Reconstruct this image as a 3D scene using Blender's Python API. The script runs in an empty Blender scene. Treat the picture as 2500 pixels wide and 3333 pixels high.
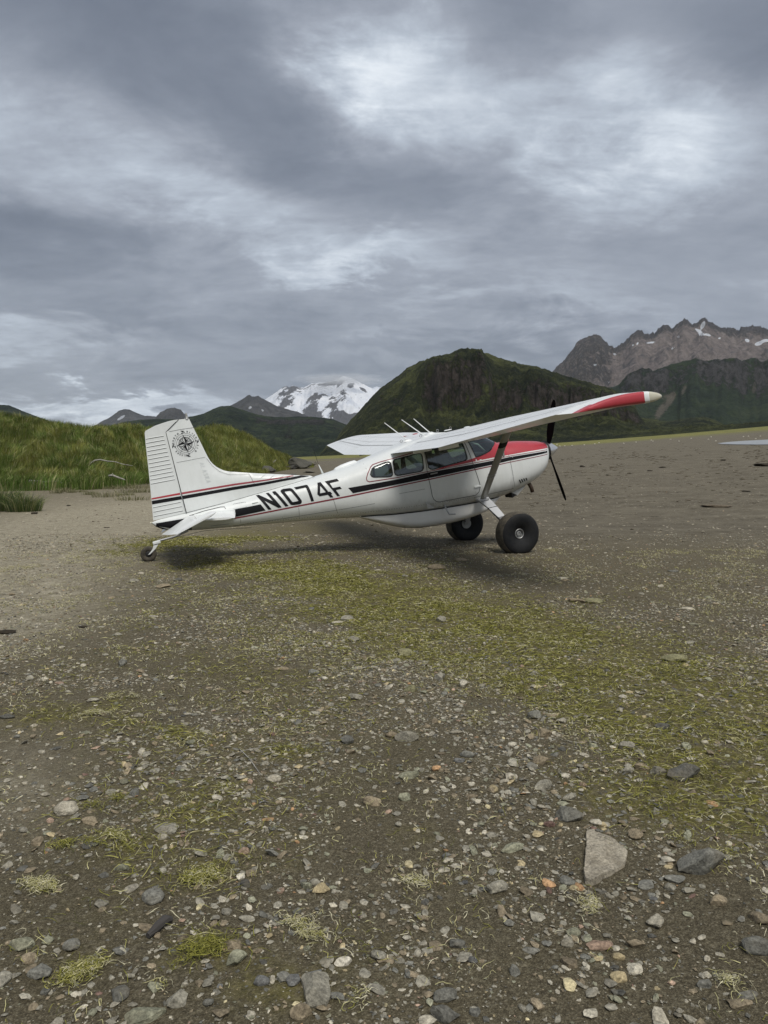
import bpy, bmesh, math, random
import numpy as np
from mathutils import Vector, Matrix, noise as mnoise
from mathutils.geometry import tessellate_polygon

scene = bpy.context.scene
COL = scene.collection
rng = np.random.default_rng(7)
random.seed(7)

# ------------------------------------------------------------------ camera
CP = np.array([-6.5185, -12.2508, 1.6062])          # where the photographer stands
YAW, PITCH = math.radians(18.838), math.radians(-3.949)
FPX = 2349.36                                        # focal length in photo pixels (2500 x 3333)
RH = np.array([math.cos(YAW), -math.sin(YAW), 0.0])  # right along the ground
FH = np.array([math.sin(YAW), math.cos(YAW), 0.0])   # ahead along the ground
FW = FH * math.cos(PITCH) + np.array([0, 0, math.sin(PITCH)])
UP = np.cross(RH, FW)
cam = bpy.data.cameras.new("camera")
cam.sensor_fit = 'VERTICAL'; cam.sensor_height = 36.0; cam.sensor_width = 27.0
cam.lens = FPX / 3333.0 * 36.0
cam.clip_start = 0.05; cam.clip_end = 60000
camo = bpy.data.objects.new("camera", cam); COL.objects.link(camo)
m = Matrix.Identity(4)
for i in range(3):
    m[i][0], m[i][1], m[i][2], m[i][3] = RH[i], UP[i], -FW[i], CP[i]
camo.matrix_world = m
scene.camera = camo

# ------------------------------------------------------------------ exposure
scene.view_settings.view_transform = 'Standard'
scene.view_settings.look = 'None'
scene.view_settings.exposure = 0.75
scene.view_settings.gamma = 1.0
scene.view_settings.use_curve_mapping = False
scene.render.engine = 'CYCLES'
scene.cycles.use_denoising = True
scene.cycles.max_bounces = 6
scene.cycles.volume_bounces = 1
scene.cycles.transparent_max_bounces = 12
scene.cycles.caustics_reflective = False
scene.cycles.caustics_refractive = False
HAZE = 0.00003

# ------------------------------------------------------------------ sun
SUN_EL, SUN_AZ = math.radians(58), YAW + math.radians(158)   # high, behind the camera's right shoulder, behind cloud
sl = bpy.data.lights.new("sun", 'SUN'); sl.energy = 1.5; sl.angle = math.radians(28); sl.color = (1.0, 0.955, 0.88)
so = bpy.data.objects.new("sun", sl); COL.objects.link(so)
sd = Vector((math.sin(SUN_AZ) * math.cos(SUN_EL), math.cos(SUN_AZ) * math.cos(SUN_EL), math.sin(SUN_EL)))
so.rotation_euler = sd.to_track_quat('Z', 'Y').to_euler(); so.location = (0, 0, 60)

# ------------------------------------------------------------------ node helpers
class NT:
    def __init__(s, tree): s.t = tree; s.n = tree.nodes; s.l = tree.links
    def node(s, typ, **kw):
        nd = s.n.new(typ)
        for k, v in kw.items(): setattr(nd, k, v)
        return nd
    def link(s, a, b): s.l.new(a, b)
    def inp(s, nd, key, v):
        if v is None: return
        if hasattr(v, 'is_output'): s.l.new(v, nd.inputs[key])
        else: nd.inputs[key].default_value = v
    def math(s, op, a, b=None, c=None, clamp=False):
        nd = s.n.new('ShaderNodeMath'); nd.operation = op; nd.use_clamp = clamp
        s.inp(nd, 0, a); s.inp(nd, 1, b); s.inp(nd, 2, c); return nd.outputs[0]
    def vmath(s, op, a, b=None, scale=None):
        nd = s.n.new('ShaderNodeVectorMath'); nd.operation = op
        s.inp(nd, 0, a); s.inp(nd, 1, b)
        if scale is not None: s.inp(nd, 'Scale', scale)
        return nd.outputs['Value'] if op in ('LENGTH', 'DOT_PRODUCT', 'DISTANCE') else nd.outputs[0]
    def noise(s, vec, scale, detail=4, rough=.55, dist=0., dims='3D'):
        nd = s.n.new('ShaderNodeTexNoise'); nd.noise_dimensions = dims
        if vec is not None: s.l.new(vec, nd.inputs['Vector'])
        nd.inputs['Scale'].default_value = scale; nd.inputs['Detail'].default_value = detail
        nd.inputs['Roughness'].default_value = rough; nd.inputs['Distortion'].default_value = dist
        return nd.outputs['Fac']
    def ramp(s, fac, stops, interp='LINEAR'):
        nd = s.n.new('ShaderNodeValToRGB'); nd.color_ramp.interpolation = interp
        el = nd.color_ramp.elements
        while len(el) > 1: el.remove(el[-1])
        el[0].position = stops[0][0]; el[0].color = col4(stops[0][1])
        for p, c in stops[1:]:
            e = el.new(p); e.color = col4(c)
        s.l.new(fac, nd.inputs[0]); return nd.outputs[0]
    def mix(s, fac, a, b, mode='MIX'):
        nd = s.n.new('ShaderNodeMix'); nd.data_type = 'RGBA'; nd.blend_type = mode
        s.inp(nd, 0, fac)
        for k, v in ((6, a), (7, b)):
            if hasattr(v, 'is_output'): s.l.new(v, nd.inputs[k])
            else: nd.inputs[k].default_value = col4(v)
        return nd.outputs[2]
    def rng(s, v, a, b, c=0., d=1., smooth=False):
        nd = s.n.new('ShaderNodeMapRange'); nd.clamp = True
        if smooth: nd.interpolation_type = 'SMOOTHSTEP'
        s.l.new(v, nd.inputs[0])
        for i, q in enumerate((a, b, c, d)): nd.inputs[i + 1].default_value = q
        return nd.outputs[0]
    def mapping(s, vec, scale=(1, 1, 1), rot=(0, 0, 0), loc=(0, 0, 0), typ='POINT'):
        nd = s.n.new('ShaderNodeMapping'); nd.vector_type = typ
        s.l.new(vec, nd.inputs[0]); nd.inputs['Scale'].default_value = scale
        nd.inputs['Rotation'].default_value = rot; nd.inputs['Location'].default_value = loc
        return nd.outputs[0]
def col4(c): return (c, c, c, 1) if isinstance(c, (int, float)) else (tuple(c) + (1,))[:4]

# ------------------------------------------------------------------ world: overcast sky
W = bpy.data.worlds.new("World"); scene.world = W; W.use_nodes = True
w = NT(W.node_tree); w.n.clear()
sky = w.node('ShaderNodeTexSky'); sky.sky_type = 'NISHITA'; sky.sun_disc = False
sky.sun_elevation = SUN_EL; sky.sun_rotation = SUN_AZ; sky.air_density = 1.0; sky.dust_density = 2.0
tc = w.node('ShaderNodeTexCoord').outputs['Generated']
dirn = w.vmath('NORMALIZE', tc)
sx = w.vmath('DOT_PRODUCT', dirn, tuple(RH)); sy = w.vmath('DOT_PRODUCT', dirn, tuple(FH))
sep = w.node('ShaderNodeSeparateXYZ'); w.link(dirn, sep.inputs[0]); dz = sep.outputs[2]
den = w.math('ADD', w.math('MAXIMUM', dz, 0.0), 0.24)
pc = w.node('ShaderNodeCombineXYZ'); w.link(w.math('DIVIDE', sx, den), pc.inputs[0]); w.link(w.math('DIVIDE', sy, den), pc.inputs[1])
P = pc.outputs[0]
az = w.math('ARCTAN2', sx, sy); el = w.math('ARCSINE', dz)
n_big = w.noise(P, 1.5, 3, .5, .3)
n_mid = w.noise(w.mapping(P, scale=(.8, 1.15, 1), loc=(3.1, 7.7, 0)), 3.2, 11, .62, .3)
n_fine = w.noise(w.mapping(P, scale=(.9, 1.2, 1), rot=(0, 0, .3), loc=(9, 1, 0)), 9.0, 12, .68, .3)
n_rip = w.noise(w.mapping(P, scale=(2.6, 9.0, 1), rot=(0, 0, -.45), loc=(2, 5, 0)), 2.6, 6, .6, .6)
wx = w.math('MULTIPLY', w.math('SUBTRACT', n_mid, .5), .30)
wn2 = w.noise(w.mapping(P, loc=(11, 4, 3)), 3.0, 8, .6, .4)
wy = w.math('MULTIPLY', w.math('SUBTRACT', wn2, .5), .20)
ae = w.node('ShaderNodeCombineXYZ'); w.link(w.math('ADD', az, wx), ae.inputs[0]); w.link(w.math('ADD', el, wy), ae.inputs[1])
def azel(px, py):
    d = RH * (px - 1250) / FPX - UP * (py - 1666.5) / FPX + FW
    d /= np.linalg.norm(d)
    return math.atan2(float(d @ RH), float(d @ FH)), math.asin(float(d[2]))
# bright and dark banks of the cloud deck: photo pixel, half sizes in degrees, tilt, strength
BANKS = [
 (230, 470, 17, 4.2, -8, .26), (740, 620, 11, 3.2, -20, .28), (1150, 850, 9, 1.8, 5, .34), (1240, 190, 4.8, 3.4, 0, .52), (1500, 330, 5, 3, -20, .12),
 (1400, 360, 7, 4, -35, .10), (1850, 330, 7, 3.4, 0, .32), (2320, 420, 7, 3.6, 10, .42), (2050, 600, 10, 5, 0, .20),
 (1600, 960, 11, 1.5, 3, .18), (1900, 1035, 6, 1.2, 0, .20), (100, 1110, 9, 1.3, 0, .20), (1180, 1075, 9, .7, 0, .16),
 (300, 1335, 15, 1.1, 0, .42), (430, 1300, 5, .35, 0, .2), (1250, 1165, 5, .7, 0, .14),
 (560, 270, 15, 6.5, -12, -.36), (60, 760, 12, 2.6, 0, -.34), (1560, 620, 8, 3.8, 10, -.24), (1150, 915, 9, .9, 0, -.18),
 (2490, 230, 6, 6, 0, -.34), (620, 1060, 16, 1.2, 0, -.16), (1700, 1120, 10, 1.8, 0, -.20), (1500, 60, 9, 3, 0, -.12),
 (2250, 820, 10, 2.5, 0, -.10), (950, 430, 5, 3.5, 30, -.06), (900, 1190, 12, 1.2, 0, -.10)]
acc = None
for px, py, hw, hh, rot, st in BANKS:
    a, e = azel(px, py)
    q = w.mapping(ae.outputs[0], scale=(math.radians(hw), math.radians(hh), 1), rot=(0, 0, math.radians(rot)), loc=(a, e, 0), typ='TEXTURE')
    r2 = w.math('MULTIPLY', w.vmath('DOT_PRODUCT', q, q), -0.9)
    g = w.math('MULTIPLY', w.math('EXPONENT', r2), st)
    acc = g if acc is None else w.math('ADD', acc, g)
t = w.math('ADD', acc, w.math('MULTIPLY', w.math('SUBTRACT', n_big, .5), .30))
t = w.math('ADD', t, w.math('MULTIPLY', w.math('SUBTRACT', n_mid, .5), .55))
amp = w.math('ADD', w.math('MULTIPLY', acc, .9, clamp=False), .30)
t = w.math('ADD', t, w.math('MULTIPLY', w.math('MULTIPLY', w.math('SUBTRACT', n_fine, .5), .65), w.math('MAXIMUM', amp, .30)))
t = w.math('ADD', t, w.math('MULTIPLY', w.math('MULTIPLY', w.math('SUBTRACT', n_rip, .5), .45), w.math('MAXIMUM', amp, .10)))
t = w.math('ADD', t, 0.40)
cl = w.ramp(t, [(0.0, (.125, .146, .188)), (.26, (.192, .217, .264)), (.48, (.280, .308, .360)), (.68, (.405, .450, .515)), (.86, (.580, .630, .690)), (1.0, (.74, .78, .82))])
SKY_STR = 0.10
cl10 = w.vmath('SCALE', cl, scale=0.745 / SKY_STR)
cover = w.mix(0.965, sky.outputs[0], cl10)
below = w.rng(dz, -0.06, 0.0)
cover = w.mix(below, (1.2, 1.25, 1.3), cover)
bg = w.node('ShaderNodeBackground'); w.link(cover, bg.inputs[0]); bg.inputs[1].default_value = SKY_STR
wo = w.node('ShaderNodeOutputWorld'); w.link(bg.outputs[0], wo.inputs[0])
W.cycles.sampling_method = 'MANUAL'; W.cycles.sample_map_resolution = 512

# ------------------------------------------------------------------ general helpers
def mat(name, color=(.5, .5, .5), rough=.5, metal=0., spec=.5):
    mt = bpy.data.materials.new(name); mt.use_nodes = True
    b = mt.node_tree.nodes['Principled BSDF']
    b.inputs['Base Color'].default_value = col4(color); b.inputs['Roughness'].default_value = rough
    b.inputs['Metallic'].default_value = metal; b.inputs['Specular IOR Level'].default_value = spec
    k = NT(mt.node_tree); k.b = b
    mt['k'] = 0
    return mt, k
def bump(k, height, strength=.3, distance=.01):
    bn = k.node('ShaderNodeBump'); bn.inputs['Strength'].default_value = strength; bn.inputs['Distance'].default_value = distance
    k.link(height, bn.inputs['Height']); k.link(bn.outputs[0], k.b.inputs['Normal'])
def link(o, parent=None):
    COL.objects.link(o)
    if parent is not None: o.parent = parent
    return o
def obj(name, me, parent=None, loc=None):
    o = bpy.data.objects.new(name, me); link(o, parent)
    if loc is not None: o.location = loc
    return o
def tag(o, label=None, cat=None, group=None, kind=None):
    if label: o['label'] = label
    if cat: o['category'] = cat
    if group: o['group'] = group
    if kind: o['kind'] = kind
    return o
def empty(name, loc=(0, 0, 0), label=None, cat=None, group=None):
    o = bpy.data.objects.new(name, None); COL.objects.link(o); o.location = loc; o.empty_display_size = .3
    return tag(o, label, cat, group)
def mesh(name, V, F, mats, smooth=False, mi=None):
    me = bpy.data.meshes.new(name)
    me.from_pydata([tuple(map(float, v)) for v in V], [], [tuple(int(i) for i in f) for f in F])
    for q in (mats if isinstance(mats, (list, tuple)) else [mats]): me.materials.append(q)
    if smooth: me.polygons.foreach_set('use_smooth', [True] * len(me.polygons))
    if mi is not None: me.polygons.foreach_set('material_index', mi)
    me.update(); return me
def bigmesh(name, V, F, mats, smooth=False, color=None, attrs=None):
    """fast mesh from numpy arrays; F (n,3) or (n,4)"""
    me = bpy.data.meshes.new(name); V = np.ascontiguousarray(V, dtype=np.float32); F = np.ascontiguousarray(F, dtype=np.int32)
    k = F.shape[1]; me.vertices.add(len(V)); me.vertices.foreach_set('co', V.ravel())
    me.loops.add(F.size); me.loops.foreach_set('vertex_index', F.ravel())
    me.polygons.add(len(F)); me.polygons.foreach_set('loop_start', np.arange(0, F.size, k, dtype=np.int32))
    me.polygons.foreach_set('loop_total', np.full(len(F), k, dtype=np.int32))
    me.polygons.foreach_set('use_smooth', np.full(len(F), smooth))
    for q in (mats if isinstance(mats, (list, tuple)) else [mats]): me.materials.append(q)
    if color is not None:
        c = np.ones((len(V), 4), dtype=np.float32); c[:, :3] = color
        at = me.color_attributes.new('tint', 'FLOAT_COLOR', 'POINT'); at.data.foreach_set('color', c.ravel())
    for n, a in (attrs or {}).items():
        at = me.attributes.new(n, 'FLOAT', 'POINT'); at.data.foreach_set('value', np.ascontiguousarray(a, dtype=np.float32))
    me.update(calc_edges=True); return me
def grid_faces(nu, nv, wrap_v=False):
    i = np.arange(nu - 1)[:, None]; j = np.arange(nv if wrap_v else nv - 1)[None]; j2 = (j + 1) % nv
    return np.stack([i * nv + j, (i + 1) * nv + j, (i + 1) * nv + j2, i * nv + j2], -1).reshape(-1, 4)
def tube_geo(path, rad, n=10, cap=True):
    path = [Vector(p) for p in path]; rad = rad if isinstance(rad, (list, tuple)) else [rad] * len(path)
    V, F = [], []; up = Vector((0, 0, 1))
    for i, p in enumerate(path):
        d = (path[min(i + 1, len(path) - 1)] - path[max(i - 1, 0)]).normalized()
        a = d.cross(up if abs(d.dot(up)) < .95 else Vector((1, 0, 0))).normalized(); b = d.cross(a)
        for j in range(n):
            th = 2 * math.pi * j / n; V.append(p + (a * math.cos(th) + b * math.sin(th)) * rad[i])
    for i in range(len(path) - 1):
        for j in range(n): F.append((i * n + j, i * n + (j + 1) % n, (i + 1) * n + (j + 1) % n, (i + 1) * n + j))
    if cap: F.append(tuple(range(n - 1, -1, -1))); F.append(tuple(range((len(path) - 1) * n, len(path) * n)))
    return V, F
def tube(name, path, rad, mt, parent=None, n=10, smooth=True):
    V, F = tube_geo(path, rad, n); return obj(name, mesh(name, V, F, mt, smooth), parent)
def box_geo(c, s, R=None):
    V = [Vector((x * s[0] / 2, y * s[1] / 2, z * s[2] / 2)) for x in (-1, 1) for y in (-1, 1) for z in (-1, 1)]
    if R is not None: V = [R @ v for v in V]
    return [v + Vector(c) for v in V], [(0, 1, 3, 2), (4, 6, 7, 5), (0, 4, 5, 1), (2, 3, 7, 6), (0, 2, 6, 4), (1, 5, 7, 3)]
def bevbox(name, c, s, mt, parent=None, r=.01, R=None, seg=2):
    V, F = box_geo((0, 0, 0), s, None); me = mesh(name, V, F, mt); bm = bmesh.new(); bm.from_mesh(me)
    bmesh.ops.bevel(bm, geom=bm.edges[:], offset=min(r, min(s) * .45), segments=seg, affect='EDGES', profile=.5)
    if R is not None: bmesh.ops.transform(bm, matrix=R.to_4x4(), verts=bm.verts)
    bmesh.ops.translate(bm, vec=Vector(c), verts=bm.verts); bm.to_mesh(me); bm.free()
    return obj(name, me, parent)
def join_geo(parts):
    V, F = [], []
    for v, f in parts:
        o = len(V); V += list(v); F += [tuple(i + o for i in q) for q in f]
    return V, F
def lathe_geo(prof, n=32, axis='y', c=(0, 0, 0)):
    """prof: (r, a) pairs; a runs along the axis"""
    V, F = [], []
    for r, a in prof:
        for j in range(n):
            th = 2 * math.pi * j / n; x, z = r * math.cos(th), r * math.sin(th)
            V.append((x, a, z) if axis == 'y' else ((a, x, z) if axis == 'x' else (x, z, a)))
    V = [(v[0] + c[0], v[1] + c[1], v[2] + c[2]) for v in V]; m_ = len(prof)
    for i in range(m_ - 1):
        for j in range(n): F.append((i * n + j, i * n + (j + 1) % n, (i + 1) * n + (j + 1) % n, (i + 1) * n + j))
    F.append(tuple(range(n))); F.append(tuple(range(m_ * n - 1, (m_ - 1) * n - 1, -1)))
    return V, F
def smoothstep(a, b, x):
    t = np.clip((x - a) / (b - a), 0, 1); return t * t * (3 - 2 * t)
# vectorised value noise / fbm
_perm = rng.permutation(4096)
def vnoise(x, y, seed=0):
    xi = np.floor(x).astype(np.int64); yi = np.floor(y).astype(np.int64); fx = x - xi; fy = y - yi
    fx = fx * fx * fx * (fx * (fx * 6 - 15) + 10); fy = fy * fy * fy * (fy * (fy * 6 - 15) + 10)
    def h(a, b): return _perm[(_perm[(a + seed * 131) & 4095] + b) & 4095] / 4095.0
    return (h(xi, yi) * (1 - fx) + h(xi + 1, yi) * fx) * (1 - fy) + (h(xi, yi + 1) * (1 - fx) + h(xi + 1, yi + 1) * fx) * fy
def fbm(x, y, oct=5, seed=0, gain=.5, ridge=False):
    s = 0; a = 1; tot = 0
    for o in range(oct):
        n = vnoise(x * 2 ** o + 17.3 * o, y * 2 ** o - 9.1 * o, seed + o)
        if ridge: n = 1 - np.abs(2 * n - 1)
        s = s + n * a; tot += a; a *= gain
    return s / tot
# ground-plane bookkeeping: s to the right, d ahead of the photographer
def to_sd(x, y): return (x - CP[0]) * RH[0] + (y - CP[1]) * RH[1], (x - CP[0]) * FH[0] + (y - CP[1]) * FH[1]
def from_sd(s, d): return CP[0] + RH[0] * s + FH[0] * d, CP[1] + RH[1] * s + FH[1] * d
def ground_big(s, d):
    t = np.clip(s / np.maximum(d, 1.), -.5, .62)
    sl = np.maximum(.0165 + .052 * t + .04 * t * t, 0)
    return sl * np.clip(d - 20, 0, 470)
def ground_z(s, d):
    s = np.asarray(s, float); d = np.asarray(d, float)
    near = smoothstep(60, 25, np.hypot(s, d))
    z = ground_big(s, d)
    near = near * (1 - .75 * np.exp(-((s - 3.2) / 5.0) ** 2 - ((d - 13.0) / 2.6) ** 2))
    z = z + near * ((fbm(s * .55, d * .55, 3, 3) - .5) * .05 + (fbm(s * 2.2, d * 2.2, 3, 9) - .5) * .025 + (fbm(s * 9, d * 9, 3, 15) - .5) * .016)
    return z + .034 * np.exp(-((s - 3.2) / 5.5) ** 2 - ((d - 13.2) / 3.2) ** 2)
def gpx(px, py):
    """ground point (s, d) seen at a photo pixel"""
    r = RH * (px - 1250) / FPX - UP * (py - 1666.5) / FPX + FW
    rs, rd, rz = float(r @ RH), float(r @ FH), float(r[2])
    t0, t1 = .5, 480.
    for t in np.geomspace(1.2, 480, 400):
        if CP[2] + rz * t < ground_big(rs * t, rd * t): t1 = t; break
        t0 = t
    for _ in range(40):
        q = (t0 + t1) / 2
        if CP[2] + rz * q < ground_big(rs * q, rd * q): t1 = q
        else: t0 = q
    return rs * t1, rd * t1
def to_px(s, d, z):
    v = s[:, None] * RH + d[:, None] * FH; v[:, 2] += z - CP[2]
    zz = v @ FW; return 1250 + FPX * (v @ RH) / zz, 1666.5 - FPX * (v @ UP) / zz

# ================================================================== terrain materials
def m_ground():
    mt, k = mat("beach_soil", rough=.95, spec=.25)
    co = k.node('ShaderNodeNewGeometry').outputs['Position']
    al = k.node('ShaderNodeAttribute'); al.attribute_name = 'algae'
    sa = k.node('ShaderNodeAttribute'); sa.attribute_name = 'sand'
    fa = k.node('ShaderNodeAttribute'); fa.attribute_name = 'flat'
    gr = k.node('ShaderNodeAttribute'); gr.attribute_name = 'grassy'
    n1 = k.noise(co, 1.1, 5, .6, .3); n2 = k.noise(co, 9, 6, .7); n3 = k.noise(co, 55, 4, .7); n4 = k.noise(k.mapping(co, loc=(5, 3, 1)), 160, 3, .6)
    base = k.ramp(n1, [(.30, (.064, .055, .038)), (.5, (.100, .088, .062)), (.72, (.142, .126, .094))])
    base = k.mix(k.rng(n2, .35, .7, 0, .55), base, (.175, .158, .118))
    grit = k.ramp(n4, [(.36, (.030, .025, .018)), (.48, (.105, .093, .066)), (.58, (.20, .182, .138)), (.66, (.42, .395, .32))])
    base = k.mix(.55, base, grit)
    mid = k.ramp(n3, [(.36, (.032, .027, .019)), (.52, (.115, .102, .074)), (.64, (.33, .31, .25))])
    base = k.mix(.35, base, mid)
    # dry sandy shingle further left, smooth mud out on the flat
    sn = k.ramp(k.math('ADD', k.math('MULTIPLY', k.noise(co, 24, 8, .8), .55), k.math('MULTIPLY', k.noise(co, 4.5, 9, .8), .45)), [(.36, (.13, .118, .094)), (.50, (.30, .28, .235)), (.64, (.58, .555, .49))])
    base = k.mix(k.math('MULTIPLY', sa.outputs['Fac'], .95), base, sn)
    fco = k.mapping(co, rot=(0, 0, .25), scale=(.75, 1.25, 1))
    fn = k.math('ADD', k.math('MULTIPLY', k.noise(fco, .8, 10, .72, .5), .5), k.math('MULTIPLY', k.noise(k.mapping(co, scale=(.8, 1.3, 1)), 7, 8, .8), .5))
    fl = k.ramp(fn, [(.34, (.060, .053, .042)), (.46, (.120, .110, .092)), (.58, (.170, .158, .134)), (.72, (.27, .255, .22))])
    fsp = k.rng(k.noise(k.mapping(co, scale=(1, 1.5, 1)), 2.2, 9, .8), .60, .65)
    fl = k.mix(k.math('MULTIPLY', fsp, .8), fl, (.42, .40, .34))
    fdk = k.rng(k.noise(k.mapping(co, scale=(.7, 1.7, 1), loc=(4, 9, 0)), 1.1, 10, .80), .565, .61)
    fl = k.mix(k.math('MULTIPLY', fdk, .75), fl, (.045, .037, .027))
    base = k.mix(fa.outputs['Fac'], base, fl)
    an = k.rng(k.noise(co, 11, 8, .78), .38, .60)
    algc = k.ramp(k.noise(co, 30, 5, .7), [(.35, (.060, .060, .016)), (.5, (.150, .142, .038)), (.66, (.32, .295, .11))])
    base = k.mix(k.math('MULTIPLY', k.math('MULTIPLY', al.outputs['Fac'], an), .95), base, algc)
    gcol = k.ramp(k.noise(co, .25, 6, .7), [(.35, (.09, .105, .035)), (.55, (.19, .19, .065)), (.7, (.29, .27, .11))])
    base = k.mix(gr.outputs['Fac'], base, gcol)
    base = k.mix(1.0, base, (1.14, 1.08, .92), 'MULTIPLY')
    k.link(base, k.b.inputs['Base Color'])
    h = k.math('ADD', k.math('MULTIPLY', k.noise(co, 18, 8, .75), 1.0), k.math('MULTIPLY', n4, .35))
    bump(k, h, .9, .035)
    return mt
def m_hill(name, dark, mid, light, rockc, sc=.03, rough=.95, patch=1.0, tal=None):
    mt, k = mat(name, rough=rough, spec=.15)
    co = k.node('ShaderNodeNewGeometry').outputs['Position']
    ra = k.node('ShaderNodeAttribute'); ra.attribute_name = 'rock'
    ha = k.node('ShaderNodeAttribute'); ha.attribute_name = 'hgt'
    sc_ = k.node('ShaderNodeAttribute'); sc_.attribute_name = 'scree'
    sn_ = k.node('ShaderNodeAttribute'); sn_.attribute_name = 'snow'
    big = k.noise(co, sc * .35, 5, .6, .4); medn = k.noise(co, sc * 1.4, 8, .70, .5); fine = k.noise(co, sc * 9, 5, .7)
    sm = k.noise(co, sc * 4, 6, .75, .4)
    v = k.math('ADD', k.math('MULTIPLY', medn, .42), k.math('ADD', k.math('MULTIPLY', sm, .38), k.math('MULTIPLY', fine, .20)))
    v = k.math('ADD', v, k.math('MULTIPLY', k.math('SUBTRACT', big, .5), .5 * patch))
    veg = k.ramp(v, [(.40, dark), (.50, mid), (.62, light)])
    rk_co = k.mapping(co, scale=(1, 1, .34))
    rn = k.noise(rk_co, sc * 7, 7, .75, .3); rn2 = k.noise(co, sc * 2.5, 7, .75)
    rc = Vector(rockc)
    rk = k.ramp(k.math('ADD', k.math('MULTIPLY', rn, .65), k.math('MULTIPLY', rn2, .35)), [(.38, tuple(rc * .45)), (.5, tuple(rc)), (.66, tuple(rc * 1.9))])
    rmask = k.rng(k.math('ADD', ra.outputs['Fac'], k.math('MULTIPLY', k.math('SUBTRACT', rn2, .5), 3.0)), .46, .74)
    base = k.mix(rmask, veg, rk)
    if tal:
        tn = k.ramp(k.noise(k.mapping(co, scale=(1, 1, .30)), sc * 1.6, 9, .74, 1.2), [(.36, tuple(Vector((.085, .080, .082)))), (.5, tal), (.64, (.32, .275, .25))])
        tmask = k.rng(k.math('ADD', ha.outputs['Fac'], k.math('ADD', k.math('MULTIPLY', k.math('SUBTRACT', big, .5), .7), k.math('MULTIPLY', k.math('SUBTRACT', medn, .5), .8))), .18, .46)
        base = k.mix(k.math('MULTIPLY', tmask, k.math('SUBTRACT', 1.0, rmask)), base, tn)
    scm = k.rng(k.math('ADD', sc_.outputs['Fac'], k.math('MULTIPLY', k.math('SUBTRACT', rn2, .5), 1.9)), .42, .75)
    base = k.mix(k.math('MULTIPLY', scm, .8), base, k.ramp(fine, [(.3, (.10, .088, .068)), (.6, (.19, .165, .13))]))
    snm = k.rng(k.math('ADD', sn_.outputs['Fac'], k.math('MULTIPLY', k.math('SUBTRACT', rn2, .5), .35)), .46, .54)
    base = k.mix(snm, base, (.80, .83, .88))
    k.link(base, k.b.inputs['Base Color'])
    h = k.math('ADD', k.math('MULTIPLY', medn, 1.0), k.math('ADD', k.math('MULTIPLY', sm, .6), k.math('MULTIPLY', fine, .3)))
    h2 = k.mix(rmask, h, rn)
    bump(k, h2, 1.0, .40 / sc)
    return mt

# ================================================================== the ground sheet
def px_blob(px, py, cx, cy, rx, ry, rot=0.):
    a = math.radians(rot); x = px - cx; y = py - cy
    u = (x * math.cos(a) + y * math.sin(a)) / rx; v = (-x * math.sin(a) + y * math.cos(a)) / ry
    return np.exp(-(u * u + v * v))
def algae_cover(s, d):
    """where the stranded green weed lies on the beach"""
    z = ground_big(s, d); px, py = to_px(np.asarray(s, float), np.maximum(np.asarray(d, float), .8), z)
    c = 0
    for b in ((1330, 2010, 330, 70, 8), (1650, 2110, 330, 105, 18), (1950, 2230, 340, 115, 22), (2230, 2340, 330, 150, 28), (2480, 2440, 300, 200, 40), (1950, 2230, 340, 115, 22), (2300, 2390, 300, 130, 28),
              (1130, 1905, 230, 45, 5), (1450, 2140, 230, 60, 10), (900, 1850, 240, 25, 0), (1560, 2350, 60, 45, 0), (2050, 2620, 260, 70, 12), (2330, 2620, 260, 90, 20),
              (700, 1755, 300, 22, -6)):
        c = c + px_blob(px, py, *b) * (1 if b[2] > 100 else .8)
    for b in ((940, 2455, 85, 22, -5), (650, 2570, 120, 25, 0), (640, 2650, 120, 45, 0), (430, 2760, 110, 30, -10), (660, 2850, 120, 60, 0), (680, 3090, 120, 90, 0),
              (900, 3220, 160, 60, 0), (1350, 2700, 100, 40, 0), (180, 2330, 150, 30, -8), (380, 2270, 70, 18, 0), (560, 2380, 150, 35, 10), (270, 3160, 60, 55, 0)):
        c = c + .75 * px_blob(px, py, *b)
    c = c + .20 * px_blob(px, py, 700, 2350, 600, 420, 0) + .20 * px_blob(px, py, 850, 2950, 650, 420, 0) + .16 * px_blob(px, py, 1150, 2150, 500, 200, 0)
    n = fbm(np.asarray(s) * 1.6, np.asarray(d) * 1.6, 5, 41, .6)
    return np.clip(c, 0, 1) * smoothstep(.38, .60, n + .27 * np.clip(c, 0, 1)), px, py
def axis(dense, step, far, g):
    a = list(np.arange(0, dense + 1e-6, step)); x = dense; st = step
    while x < far: st *= g; x += st; a.append(min(x, far))
    return np.array(a)
ps = axis(6.5, .085, 7400, 1.10); S_ = np.concatenate([-ps[:0:-1], ps])
pd = axis(14.0, .075, 10100, 1.055); D_ = np.concatenate([-axis(0, .3, 5000, 1.35)[:0:-1], pd])
SS, DD = np.meshgrid(S_, D_, indexing='ij')
ZZ = ground_z(SS, DD)
gx, gy = from_sd(SS, DD)
GV = np.stack([gx, gy, ZZ], -1).reshape(-1, 3)
alg, gpxx, gpyy = algae_cover(SS.ravel(), DD.ravel())
sand = np.clip(1.1 * px_blob(gpxx, gpyy, 40, 1840, 430, 170, -14) + px_blob(gpxx, gpyy, 420, 1690, 420, 70, -8) + .8 * px_blob(gpxx, gpyy, 20, 2010, 300, 90, -8) + .5 * px_blob(gpxx, gpyy, 60, 2560, 200, 160, -20), 0, 1) * (DD.ravel() > 1)
flat_ = smoothstep(11, 18, DD.ravel()) * smoothstep(-1.5, 2.5, SS.ravel()) + smoothstep(40, 60, DD.ravel()) * smoothstep(1, -3, SS.ravel())
fb = fbm(SS.ravel() * .012, DD.ravel() * .03, 4, 77)
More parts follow.
